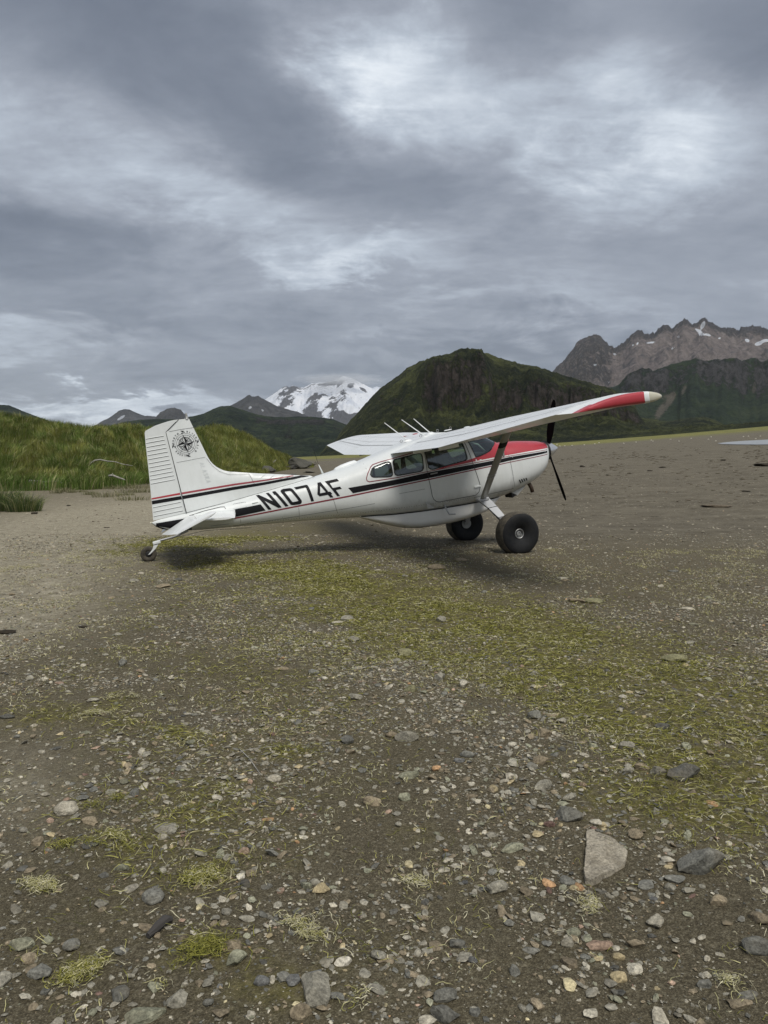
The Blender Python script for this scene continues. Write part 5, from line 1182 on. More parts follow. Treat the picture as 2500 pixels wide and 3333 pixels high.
# ---- spinner and propeller
prop = empty("propeller"); prop.parent = air
V, F = lathe_geo([(.0005, 1.262), (.022, 1.245), (.060, 1.20), (.105, 1.135), (.140, 1.07), (.160, 1.01), (.165, .95)], 32, 'x', (0, 0, .025))
obj("spinner", mesh("spinner", V, F, SPIN, True), prop)
def blade(ang):
    R_ = 1.045; n = 18; V = []
    for i in range(n + 1):
        t_ = i / n; r = .06 + (R_ - .06) * t_
        ch = np.interp(t_, [0, .12, .3, .55, .8, .95, 1], [.07, .085, .145, .165, .14, .10, .055]); th = np.interp(t_, [0, .15, 1], [.06, .035, .010])
        tw = math.radians(np.interp(t_, [0, .5, 1], [36, 18, 6]))
        for j in range(12):
            a = 2 * math.pi * j / 12; u, v_ = math.cos(a) * ch / 2, math.sin(a) * th / 2
            # chord lies mostly in the disc plane, twisted towards the root
            V.append(Matrix.Rotation(ang, 3, 'X') @ Vector((1.035 + u * math.sin(tw) + v_ * math.cos(tw), r, u * math.cos(tw) - v_ * math.sin(tw))))
    V = [v + Vector((0, 0, .025)) for v in V]
    return obj("blade", mesh("blade", V, [tuple(f) for f in grid_faces(n + 1, 12, True)] + [tuple(range(12)), tuple(range((n + 1) * 12 - 1, n * 12 - 1, -1))], PROP, True), prop)
for a in (118, 250, 4): blade(math.radians(a))
V, F = lathe_geo([(.16, .955), (.20, .975), (.17, 1.0)], 24, 'x', (0, 0, .02)); obj("cowl_nose_ring", mesh("cowl_nose_ring", V, F, DARK, True), air)

# ---- wings
def naca(t, th=.125):
    t = min(max(t, 0), 1); yt = 5 * th * (.2969 * math.sqrt(t) - .126 * t - .3516 * t * t + .2843 * t ** 3 - .1036 * t ** 4)
    yc = .022 / .16 * (.8 * t - t * t) if t < .4 else .022 / .36 * (.2 + .8 * t - t * t)
    return yc + yt, yc - yt
WY = [.28, .55, 2.55, 5.20, 5.36]
WLE = [-.66, -.66, -.66, -.76, -.80]; WTE = [-2.29, -2.29, -2.29, -1.95, -1.93]
WZL = [.628, .636, .738, .838, .83]; WZT = [.56, .57, .610, .838, .835]
WTH = [.125, .125, .135, .125, .12]
def wpt(y, t, upper, gap=0.):
    f = lambda a: float(np.interp(y, WY, a))
    xl, xt, zl, zt = f(WLE), f(WTE), f(WZL), f(WZT); c = xl - xt; th = f(WTH)
    u, l = naca(t, th); return Vector((xl - t * c, y, zl + (zt - zl) * t + (u if upper else l) * c))
def wing_strip(y0, y1, t0, t1, sg, ny=10, nose=False):
    """closed piece of the wing between two spanwise stations and two chord fractions"""
    ys = np.linspace(y0, y1, ny + 1)
    if y0 < 2.55 < y1: ys = np.array(sorted(set(list(ys) + [2.55])))
    tu = [t0 + (t1 - t0) * (1 - math.cos(math.pi * .5 * i / 16)) for i in range(17)] if t0 == 0 else list(np.linspace(t0, t1, 7))
    V = []; ring = [(t_, True) for t_ in tu[::-1]] + [(t_, False) for t_ in (tu[1:] if t0 == 0 else tu)]
    for y in ys:
        for t_, up_ in ring: p = wpt(y, t_, up_); V.append((p.x, p.y * sg, p.z))
    n = len(ring); F = [tuple(f) for f in grid_faces(len(ys), n, True)] + [tuple(range(n)), tuple(range(len(ys) * n - 1, (len(ys) - 1) * n - 1, -1))]
    return V, F
def fixn(me):
    bm = bmesh.new(); bm.from_mesh(me); bmesh.ops.recalc_face_normals(bm, faces=bm.faces); bm.to_mesh(me); bm.free()
for me in [o.data for o in air.children_recursive if o.type == 'MESH' and o.name.split('.')[0] in ('fuselage', 'cabin_door', 'cargo_pod', 'spinner', 'blade')]: smooth_by_angle(me, 40)
for sg in (-1, 1):
    wg = empty("wing"); wg.parent = air
    V, F = join_geo([wing_strip(.28, 5.2, 0, .745, sg, 22), wing_strip(.28, .60, .745, 1, sg, 2), wing_strip(5.12, 5.2, .745, 1, sg, 1)])
    me = mesh("wing_panel", V, F, WINGW); smooth_by_angle(me, 40); obj("wing_panel", me, wg)
    for nm, a, b in (("flap", .606, 2.545), ("aileron", 2.556, 5.112)):
        V, F = wing_strip(a, b, .751, 1, sg, 8); me = mesh(nm, V, F, WINGW); smooth_by_angle(me, 40); ob = obj(nm, me, wg)
    # dark filler beams, painted shade for the gaps behind the control surfaces
    V, F = wing_strip(.60, 5.11, .74, .756, sg, 6)
    V = [(v[0], v[1], v[2]) for v in V]; c_ = []
    for v in V: 
        p = wpt(abs(v[1]), .75, True); q = wpt(abs(v[1]), .75, False); mz = (p.z + q.z) / 2; c_.append((v[0], v[1], mz + (v[2] - mz) * .9))
    obj("gap_shade_beam", mesh("gap_shade_beam", c_, F, SEAM), wg)
    # top skin seams and rivet rows
    def wproj(y, t_, off=.0025): p = wpt(y, t_, True); return (p.x, p.y * sg, p.z + off)
    def wline(name, pts, wd, mt):
        Q = []
        for (ya, ta), (yb, tb) in zip(pts[:-1], pts[1:]):
            n = max(2, int(max(abs(yb - ya) / .15, abs(tb - ta) / .05)))
            for i in range(n + (1 if (yb, tb) == pts[-1] else 0)): Q.append((ya + (yb - ya) * i / n, ta + (tb - ta) * i / n))
        V = []
        for i, (y, t_) in enumerate(Q):
            dy = Q[min(i + 1, len(Q) - 1)][0] - Q[max(i - 1, 0)][0]; dt = Q[min(i + 1, len(Q) - 1)][1] - Q[max(i - 1, 0)][1]
            L = math.hypot(dy, dt * 1.5); ny_, nt_ = -dt * 1.5 / L * wd / 2, dy / L * wd / 2 / 1.5
            V.append(wproj(y + ny_, t_ + nt_)); V.append(wproj(y - ny_, t_ - nt_))
        return obj(name, mesh(name, V, grid_faces(len(Q), 2), mt), wg)
    for t_ in (.16, .44, .62): wline("skin_seam", [(.6, t_), (5.15, t_)], .005, SEAM)
    for y in (.60, 1.3, 2.55, 3.2, 3.9, 4.6, 5.19): wline("skin_seam", [(y, .02), (y, .735)], .006, SEAM)
    wline("walk_seam", [(.62, .752 - .02), (5.1, .752 - .02)], .010, SEAM)
    rv, rf = [], []
    for y in np.arange(2.6, 5.1, .075):
        p = wproj(y, .80, .004); o = len(rv)
        for j in range(4): rv.append((p[0] + .006 * (1, 0, -1, 0)[j], p[1] + .022 * (0, 1, 0, -1)[j], p[2]))
        rf.append((o, o + 1, o + 2, o + 3))
    obj("rivet_row", mesh("rivet_row", rv, rf, SEAM), wg)['kind'] = 'stuff'
    # drooped tip
    ysx = [5.203, 5.28, 5.36, 5.42, 5.455, 5.468]; sc_ = [1, 1.0, .98, .93, .80, .5]
    tu = [(1 - math.cos(math.pi * i / 20)) / 2 for i in range(21)]; V = []
    for y, q in zip(ysx, sc_):
        for up_ in (True, False):
            for t_ in (tu[::-1] if up_ else tu[1:-1]):
                kq = min(1, (y - 5.203) / .16); xl, xt = -.761 + .065 * kq + (1 - q) * -.06, -1.945 + .10 * kq; c = xl - xt
                zl = .835 - .012 * min(1, (y - 5.2) / .15); base = zl + (.835 - zl) * t_
                hb = .072 * (math.sqrt(max(0, 1 - (1 - t_ / .2) ** 2)) if t_ < .2 else 1 - ((t_ - .2) / .8) ** 2.4)
                k_ = kq; u, l_ = naca(t_, .125)[0] * c, naca(t_, .125)[1] * c; mid_a = base + (u + l_) / 2; mid_b = .822 + .038 * math.sin(math.pi * t_)
                midz = mid_a * (1 - k_) + mid_b * k_; hh = ((u - l_) / 2 * (1 - k_) + hb * k_) * q
                V.append((xl - c * t_, y * sg, midz + (hh if up_ else -hh)))
    n = 40; lb = (len(ysx) - 1) * n; cap_ = [(lb + 0, lb + 1, lb + 39)] + [(lb + i, lb + i + 1, lb + 40 - i - 1, lb + 40 - i) for i in range(1, 19)] + [(lb + 19, lb + 20, lb + 21)]
    F = [tuple(f) for f in grid_faces(len(ysx), n, True)] + cap_
    me = mesh("wing_tip", V, F, [WINGW, RED, LENS]); smooth_by_angle(me, 60)
    mi = []
    for p in me.polygons:
        c = p.center; y = abs(c.y)
        if c.x > -.885 and y > 5.24: mi.append(2)
        elif c.x > -.935: mi.append(0)
        elif (y > 5.33 and not (c.z > .888 - abs(c.x + 1.35) * .02 and y < 5.43)) or (y > 5.21 and c.z < .80): mi.append(1)
        else: mi.append(0)
    me.polygons.foreach_set('material_index', mi); obj("wing_tip", me, wg)
    # lift strut
    sb = Vector((-.76, .57 * sg, -.53)); stp = Vector((-1.17, 2.62 * sg, .655)); dS = (stp - sb).normalized(); chd = Vector((1, 0, .04)); chd = (chd - dS * chd.dot(dS)).normalized(); nS = dS.cross(chd)
    V = []
    for f_, wd in ((0, .062), (.05, .068), (.5, .072), (.95, .072), (1, .07)):
        c = sb.lerp(stp, f_)
        for j in range(16):
            a = 2 * math.pi * j / 16; V.append(c + chd * math.cos(a) * wd + nS * math.sin(a) * .024)
    st = obj("wing_strut", mesh("wing_strut", V, [tuple(f) for f in grid_faces(5, 16, True)] + [tuple(range(16)), tuple(range(79, 63, -1))], GREYD, True), air)
    V = []
    for f_ in (.795, .865):
        c = sb.lerp(stp, f_)
        for j in range(16):
            a = 2 * math.pi * j / 16; V.append(c + chd * math.cos(a) * .0745 + nS * math.sin(a) * .0265)
    obj("black_band", mesh("black_band", V, grid_faces(2, 16, True), BLACKP, True), st)
    for f_ in (.36, .40):
        c = sb.lerp(stp, f_); tube("tie_wire", [c + chd * math.cos(a) * .078 + nS * math.sin(a) * .03 for a in np.linspace(0, 2 * math.pi, 15)], .004, STEELW, st, 6)
    bevbox("strut_fitting", (-.76, .56 * sg, -.555), (.20, .07, .05), STEELW, air, .01)
    # flap tracks hanging under the rear of the wing
    for y in (1.0, 2.1): bevbox("flap_track", tuple(Vector((wpt(y, .78, False).x, y * sg, wpt(y, .78, False).z - .03))), (.34, .02, .06), WINGW, wg, .008)
# fuel caps, tie rings, markings on the wing root
for x, y in ((-1.13, -1.2), (-1.13, 1.2), (-.93, .75)):
    p = wpt(abs(y), .3, True); V, F = lathe_geo([(.05, 0), (.05, .01), (.02, .016)], 16, 'z', (p.x, y, p.z)); obj("fuel_cap", mesh("fuel_cap", V, F, WINGW if y < 1 else RED), air)
def ring(x, y, z):
    tube("tie_ring", [(x + .024 * math.cos(a), y, z + .03 + .024 * math.sin(a)) for a in np.linspace(0, 2 * math.pi, 13)], .005, ALU, air, 6)
ring(-1.897, .02, .70); ring(-1.508, .02, .73); ring(-.981, .45, .752)
V, F = box_geo((0, 0, 0), (.07, .10, .004)); o = obj("red_placard", mesh("red_placard", V, F, RED), air); p = wpt(1.3, .42, True); o.location = (p.x, 1.3, p.z + .006)
bevbox("roof_vent", (-.78, .42, .758), (.14, .06, .018), WINGW, air, .010)
bevbox("red_tag", (-.60, .80, .752), (.07, .03, .012), RED, air, .005); ring(-.55, .80, .745)
# whip aerials on the cabin roof
def aerial(b, tp, y):
    a = empty("roof_antenna"); a.parent = air
    b = Vector((b[0], y, b[1])); tp = Vector((tp[0], y, tp[1]))
    tube("mast", [b, b.lerp(tp, .12), tp], [.022, .011, .0065], WINGW, a, 8)
    V, F = lathe_geo([(.05, -.02), (.04, .0), (.014, .03)], 16, 'z', tuple(b)); V = [(v[0] + (v[0] - b.x) * .9, v[1], v[2]) for v in V]; obj("antenna_base", mesh("antenna_base", V, F, WINGW, True), a)
aerial((-1.782, .722), (-2.156, 1.11), 0); aerial((-1.416, .722), (-1.824, 1.108), 0); aerial((-1.126, .755), (-1.416, 1.086), .45)
wa = empty("whip_antenna"); wa.parent = air
tube("mast", [(-3.44, 0, .43), (-3.485, 0, .61)], [.02, .005], WINGW, wa, 8); tube("whip", [(-3.485, 0, .60), (-3.542, 0, 1.026)], .0035, DARK, wa, 6)
V = []
for i, (x, wd, h) in enumerate([(-3.24, .02, .004), (-3.20, .045, .030), (-3.10, .06, .047), (-2.95, .065, .05), (-2.84, .055, .04), (-2.80, .03, .01)]):
    for j in range(12):
        a = 2 * math.pi * j / 12; V.append((x, wd * math.cos(a), hsec(x)[0] + h * math.sin(a) + .004))
obj("antenna_fairing", mesh("antenna_fairing", V, [tuple(f) for f in grid_faces(6, 12, True)] + [tuple(range(12)), tuple(range(71, 59, -1))], WINGW, True), air)

# ---- fin and rudder
def slab(name, outline, thick, mt, parent, bev=.012):
    """outline (X, Z) closed; thick(x, z) half thickness"""
    polys = [[Vector((p[0], p[1], 0)) for p in outline]]; tris = tessellate_polygon(polys)
    me = mesh(name, [(p[0], 0, p[1]) for p in outline], tris, mt); bm = bmesh.new(); bm.from_mesh(me)
    for _ in range(4):
        es = [e for e in bm.edges if e.calc_length() > .16]
        if not es: break
        bmesh.ops.subdivide_edges(bm, edges=es, cuts=1); bmesh.ops.triangulate(bm, faces=bm.faces[:])
    bnd = {v for e in bm.edges if e.is_boundary for v in e.verts}
    ret = bmesh.ops.duplicate(bm, geom=bm.faces[:] + bm.edges[:] + bm.verts[:]); mp = ret['vert_map']
    dup = {v for v in ret['geom'] if isinstance(v, bmesh.types.BMVert)}
    orig = [v for v in bm.verts if v not in dup]
    be = [e for e in bm.edges if e.is_boundary and e.verts[0] not in dup]
    pairs = [(e.verts[0], e.verts[1]) for e in be]
    vm = {v: mp[v] for v in orig if v in mp}
    for a, b in pairs: bm.faces.new((a, b, vm[b], vm[a]))
    for v in bm.verts:
        t_ = thick(v.co.x, v.co.z); v.co.y = t_ if v in dup else -t_
    bmesh.ops.recalc_face_normals(bm, faces=bm.faces); bm.to_mesh(me); bm.free()
    smooth_by_angle(me, 50)
    return obj(name, me, parent)
fin_out = [(-5.634, 1.768), (-5.538, 1.763), (-5.468, 1.755), (-5.306, 1.103), (-5.278, 1.02), (-5.244, .961), (-5.20, .905), (-5.146, .858), (-5.09, .820), (-5.029, .792), (-4.985, .778), (-4.942, .768), (-4.69, .700), (-4.4, .628), (-4.1, .555), (-3.9, .505), (-3.67, .452), (-3.60, .400), (-4.3, .33), (-5.0, .26), (-5.822, .22), (-5.868, 1.600)]
fle_z = [.40, .452, .555, .7, .768, .82, .905, .961, 1.103, 1.755]; fle_x = [-3.55, -3.67, -4.1, -4.69, -4.942, -5.09, -5.20, -5.244, -5.306, -5.468]
def fin_t(x, z):
    le = float(np.interp(z, fle_z, fle_x)); dle = max(le - x, 0); base = .062 - .020 * min(max((z - .3) / 1.4, 0), 1)
    return max(.004, base * min(1, (dle / .28)) ** .5) if dle > 0 else .004
fin = slab("tail_fin", fin_out, fin_t, WHITE, air)
rud_out = [(-5.640, 1.768), (-5.70, 1.774), (-5.80, 1.768), (-5.875, 1.758), (-6.011, 1.736), (-6.133, 1.695), (-6.175, 1.680), (-6.194, 1.650), (-6.215, 1.493), (-6.261, 1.057), (-6.315, .602), (-6.361, .243), (-5.83, .262), (-5.876, 1.596)]
def rud_t(x, z):
    te = float(np.interp(z, [.24, .6, 1.06, 1.65], [-6.361, -6.315, -6.261, -6.2])); return max(.005, .040 * min(1, (x - te) / .5) + .004)
rud = slab("rudder", rud_out, rud_t, WHITE, air)
for i in range(15):                                   # pressed stiffening ribs
    z = 1.555 - i * .0655 if i < 12 else .455 - (i - 12) * .072
    te = float(np.interp(z, [.24, .6, 1.06, 1.65], [-6.361, -6.315, -6.261, -6.2])); x1 = float(np.interp(z, [.26, 1.6], [-5.875, -5.92]))
    V, F = [], []
    for x in np.linspace(te + .012, x1, 6):
        t_ = rud_t(x, z)
        for a, b in ((.007, .0005), (.0, .0065), (-.007, .0005)): V.append((x, -t_ - b, z + a))
    obj("rib", mesh("rib", V, grid_faces(6, 3), WHITE), rud)
    line_decal("rib_painted_shadow", [(te + .012, z - .0105), (x1, z - .0105)], .005, SEAM, parent=rud, proj=lambda x, zz: (x, -rud_t(x, zz) - .0015, zz))  # flat dark line under each rib, painted in as its shadow
finp = lambda off: (lambda x, z: (x, -(fin_t(x, z) if x > -5.85 - .0 else rud_t(x, z)) - off, z))
def fband(name, up, lo, mt, par, off=.003):
    n = 24; V = []
    for i in range(n + 1):
        f_ = i / n; xu = up[0][0] + (up[-1][0] - up[0][0]) * f_; xl = lo[0][0] + (lo[-1][0] - lo[0][0]) * f_
        zu = float(np.interp(xu, [p[0] for p in up], [p[1] for p in up])); zl = float(np.interp(xl, [p[0] for p in lo], [p[1] for p in lo]))
        for r in range(3):
            t_ = r / 2; V.append(finp(off)(xu + (xl - xu) * t_, zu + (zl - zu) * t_))
    return obj(name, mesh(name, V, grid_faces(n + 1, 3), mt, True), par)
MRED = m_paint("faded_red_stripe", (.36, .06, .075), .4, .3)
fband("red_stripe", [(-5.845, .601), (-4.991, .575), (-4.45, .540), (-3.98, .518)], [(-5.840, .570), (-4.995, .546), (-4.45, .517), (-3.95, .503)], MRED, fin)
fband("black_stripe", [(-5.840, .546), (-5.0, .524), (-4.5, .50), (-3.83, .488)], [(-5.834, .489), (-5.01, .473), (-4.5, .455), (-3.69, .450)], BLACKP, fin)
fband("red_stripe", [(-6.311, .604), (-5.862, .601)], [(-6.314, .580), (-5.858, .570)], RED, rud)
fband("black_stripe", [(-6.317, .560), (-5.855, .546)], [(-6.323, .502), (-5.850, .490)], BLACKP, rud)
line_decal("hinge_gap", [(-5.870, 1.60), (-5.860, 1.2), (-5.832, .25)], .010, SEAM, parent=fin, proj=finp(.004))
line_decal("hinge_gap", [(-5.637, 1.766), (-5.872, 1.60)], .014, SEAM, parent=fin, proj=finp(.005))
line_decal("panel_seam", [(-5.86, 1.60), (-5.66, 1.605), (-5.43, 1.60)], .005, SEAM, parent=fin, proj=finp(.003))
line_decal("panel_seam", [(-5.855, 1.09), (-5.34, 1.093)], .004, SEAM, parent=fin, proj=finp(.003))
line_decal("panel_seam", [(-5.33, 1.07), (-5.26, .93), (-5.17, .82), (-5.04, .745), (-4.88, .715), (-4.70, .69), (-4.65, .5)], .004, SEAM, parent=fin, proj=finp(.003))
line_decal("panel_seam", [(-5.82, .262), (-5.2, .292), (-4.6, .337), (-4.0, .387), (-3.62, .425)], .006, SEAM, .004, proj=lambda x, z: (x, -max(hy(x, min(z, hsec(x)[0] - .012)), fin_t(x, z)) - .004, z))
bc = empty("beacon"); bc.parent = air
V, F = lathe_geo([(.030, 1.755), (.033, 1.778), (.026, 1.785)], 16, 'z', (-5.505, 0, 0)); obj("beacon_base", mesh("beacon_base", V, F, ALU, True), bc)
V, F = lathe_geo([(.020, 1.785), (.021, 1.80), (.017, 1.806), (.020, 1.812), (.020, 1.825), (.016, 1.83), (.019, 1.836), (.017, 1.848), (.004, 1.852)], 16, 'z', (-5.498, 0, 0)); obj("beacon_lamp", mesh("beacon_lamp", V, F, GREYD, True), bc)

# compass rose emblem on the fin
LC = Vector((-5.608, 1.366)); LR = .168; LT = math.radians(4.2)     # centre, outer ring radius, tilt
class Rose:
    def __init__(s): s.V = []; s.F = []
    def poly(s, pts):
        t_ = tessellate_polygon([[Vector((p[0], p[1], 0)) for p in pts]]); o = len(s.V); s.V += [tuple(p) for p in pts]; s.F += [tuple(i + o for i in q) for q in t_]
    def ringp(s, r, wd, n=72):
        o = len(s.V)
        for i in range(n):
            a = 2 * math.pi * i / n; s.V += [(math.cos(a) * (r - wd / 2), math.sin(a) * (r - wd / 2)), (math.cos(a) * (r + wd / 2), math.sin(a) * (r + wd / 2))]
        for i in range(n): j = (i + 1) % n; s.F.append((o + 2 * i, o + 2 * i + 1, o + 2 * j + 1, o + 2 * j))
    def lin(s, a, b, wd):
        a, b = Vector(a), Vector(b); d = (b - a).normalized(); n_ = Vector((-d.y, d.x)) * wd / 2; s.poly([a - n_, b - n_, b + n_, a + n_])
def pol(r, deg): a = math.radians(90 - deg); return Vector((math.cos(a) * r, math.sin(a) * r))   # bearing clockwise from the north point
Rz = Rose()
Rz.ringp(1.0, .022); Rz.ringp(.83, .028); Rz.ringp(.64, .035); Rz.ringp(.56, .02)
for b in range(0, 360, 15):
    if b % 45: Rz.lin(pol(.42, b), pol(.62, b), .018)
for b in (22.5, 67.5, 112.5, 157.5, 202.5, 247.5, 292.5, 337.5): Rz.poly([pol(0, 0), pol(.26, b - 11), pol(.60, b)])
for b in (45, 135, 225, 315):
    Rz.lin(pol(.5, b), pol(.98, b), .022); Rz.poly([pol(0, 0), pol(.26, b - 22), pol(.66, b)])
for b in (0, 90, 180, 270): Rz.poly([pol(0, 0), pol(.32, b + 45), pol(.86, b)]); Rz.lin(pol(.32, b - 45), pol(.86, b), .022)
for b, tw in ((2, 0), (92, 0), (182, 0), (272, 0)):      # four little airplanes round the ring
    c = pol(1.155, b); e = pol(1, b + 8 + 25); e.normalize(); f_ = Vector((-e.y, e.x))
    g = lambda u, v_: c + e * u + f_ * v_
    Rz.poly([g(-.17, -.018), g(.12, -.035), g(.16, 0), g(.12, .035), g(-.17, .018)])
    Rz.poly([g(.0, -.19), g(.075, -.19), g(.095, 0), g(.075, .19), g(.0, .19), g(.02, 0)])
    Rz.poly([g(-.19, -.085), g(-.135, -.085), g(-.12, 0), g(-.135, .085), g(-.19, .085)])
GLYPH = {'N': ["M0,0 0,1 .2,1 .2,0", "M0,1 .2,1 .85,0 .65,0", "M.68,0 .68,1 .85,1 .85,0"], 'O': None,
 'R': ["M0,0 0,1 .22,1 .22,0", "M.2,1 .55,1 .78,.86 .78,.62 .6,.46 .2,.46 .2,.58 .5,.58 .58,.66 .58,.8 .5,.88 .2,.88", "M.38,.48 .6,.48 .85,0 .62,0"],
 'T': ["M.32,0 .32,1 .54,1 .54,0", "M0,.86 0,1 .86,1 .86,.86"], 'H': ["M0,0 0,1 .22,1 .22,0", "M.62,0 .62,1 .84,1 .84,0", "M.2,.43 .2,.57 .64,.57 .64,.43"],
 'I': ["M.1,0 .1,1 .34,1 .34,0"], 'V': ["M0,1 .22,1 .50,.12 .40,0 .36,0", "M.74,1 .86,1 .50,0 .38,0"], 'E': ["M0,0 0,1 .22,1 .22,0", "M.2,.87 .2,1 .72,1 .72,.87", "M.2,.43 .2,.56 .6,.56 .6,.43", "M.2,0 .2,.13 .74,.13 .74,0"],
 'A': ["M0,0 .40,1 .50,1 .16,0", "M.40,1 .54,1 .92,0 .68,0", "M.2,.26 .2,.38 .72,.38 .72,.26"], 'L': ["M0,0 0,1 .22,1 .22,0", "M.2,0 .2,.13 .72,.13 .72,0"],
 'S': ["M.04,.0 .04,.14 .5,.14 .56,.24 .5,.38 .74,.44 .78,.26 .70,.08 .55,0", "M.5,.38 .18,.54 .02,.66 .06,.86 .22,1 .72,1 .72,.86 .3,.86 .24,.74 .32,.64 .74,.44"],
 'K': ["M0,0 0,1 .22,1 .22,0", "M.2,.42 .2,.58 .60,1 .84,1", "M.30,.56 .44,.66 .88,0 .62,0"]}
def glyph_polys(ch):
    if ch == 'O':
        out = []
        for i in range(16):
            a, b = 2 * math.pi * i / 16, 2 * math.pi * (i + 1) / 16
            out.append([(.42 + .42 * math.cos(a), .5 + .5 * math.sin(a)), (.42 + .42 * math.cos(b), .5 + .5 * math.sin(b)), (.42 + .22 * math.cos(b), .5 + .36 * math.sin(b)), (.42 + .22 * math.cos(a), .5 + .36 * math.sin(a))])
        return out
    return [[tuple(float(q) for q in p.split(',')) for p in s_[1:].split()] for s_ in GLYPH[ch]]
def arc_word(word, b0, b1, r0=1.09, h=.17):
    for i, ch in enumerate(word):
        b = b0 + (b1 - b0) * i / max(len(word) - 1, 1); rad = pol(1, b); tan = pol(1, b + 90)
        for g in glyph_polys(ch): Rz.poly([rad * (r0 + p[1] * h) + tan * ((p[0] - .42) * h * .92) for p in g])
arc_word("NORTH", -75, -22); arc_word("RIVER", 24, 74); arc_word("AIR", 112, 142); arc_word("ALASKA", 190, 244)
ct, st_ = math.cos(LT), math.sin(LT); sX, sZ = 1.0, 1.0
V = []
for p in Rz.V:
    x = p[0] * LR; z = p[1] * LR; x, z = x * ct - z * st_, x * st_ + z * ct; x += LC.x; z += LC.y
    V.append((x, -fin_t(x, z) - .005, z))
obj("compass_emblem", mesh("compass_emblem", V, Rz.F, BLACKP), fin)
Rz = Rose()                                            # ghost of an older word down the fin
for i, ch in enumerate("ALASKA"):
    for g in glyph_polys(ch): Rz.poly([(-5.455 + i * .008 + p[1] * .072 + 0 * i, 1.02 - i * .060 - p[0] * .052) for p in g])
V = [(p[0], -fin_t(p[0], p[1]) - .004, p[1]) for p in Rz.V]; obj("faded_word", mesh("faded_word", V, Rz.F, GHOST), fin)

# ---- tail cone end, tailplane
cone = [(-6.392, .205), (-6.34, .135), (-6.25, .072), (-6.12, .03), (-5.95, -.005), (-5.80, -.03)]
V = []
for x, zb in cone:
    zt = float(np.interp(x, [-6.392, -5.8], [.222, .20])); hw_ = float(np.interp(x, [-6.392, -6.2, -5.8], [.012, .05, .105])); zc = (zt + zb) / 2; h = (zt - zb) / 2
    for j in range(20):
        a = 2 * math.pi * j / 20; V.append((x, hw_ * math.copysign(abs(math.cos(a)) ** .8, math.cos(a)), zc + h * math.sin(a)))
me = mesh("tail_cone", V, [tuple(f) for f in grid_faces(len(cone), 20, True)] + [tuple(range(20))], [WHITE, BLACKP], True)
me.polygons.foreach_set('material_index', [1 if p.center.z < .178 - (p.center.x + 6.3) * .0 else 0 for p in me.polygons]); obj("tail_cone", me, air)
for sg in (-1, 1):
    strip_decal("tail_black", [(-6.33, .192), (-6.0, .182), (-5.80, .174)], [(-6.33, .145), (-6.0, .02), (-5.80, -.035)], BLACKP, .006, step=.04, rows=5, sg=sg)
V, F = lathe_geo([(.014, -6.415), (.018, -6.40), (.018, -6.385)], 12, 'x', (0, 0, .212)); obj("tail_light", mesh("tail_light", V, F, LENS, True), air)
def lifting(name, secs, mt, parent, nt=10):
    """secs: (y, xle, zle, xte, zte, thickness)"""
    V = []; tu = [(1 - math.cos(math.pi * i / nt)) / 2 for i in range(nt + 1)]
    for y, xl, zl, xt, zt, th in secs:
        for up_ in (True, False):
            for t_ in (tu[::-1] if up_ else tu[1:-1]):
                q = 5 * th * (.2969 * math.sqrt(t_) - .126 * t_ - .3516 * t_ ** 2 + .2843 * t_ ** 3 - .1036 * t_ ** 4) * (xl - xt) if th < .5 else (th - 1) * math.sqrt(max(0, 1 - (2 * t_ - 1) ** 2))
                V.append((xl + (xt - xl) * t_, y, zl + (zt - zl) * t_ + (q if up_ else -q)))
    n = 2 * nt; F = [tuple(f) for f in grid_faces(len(secs), n, True)] + [tuple(range(n)), tuple(range(len(secs) * n - 1, (len(secs) - 1) * n - 1, -1))]
    me = mesh(name, V, F, mt); smooth_by_angle(me, 45); return obj(name, me, parent)
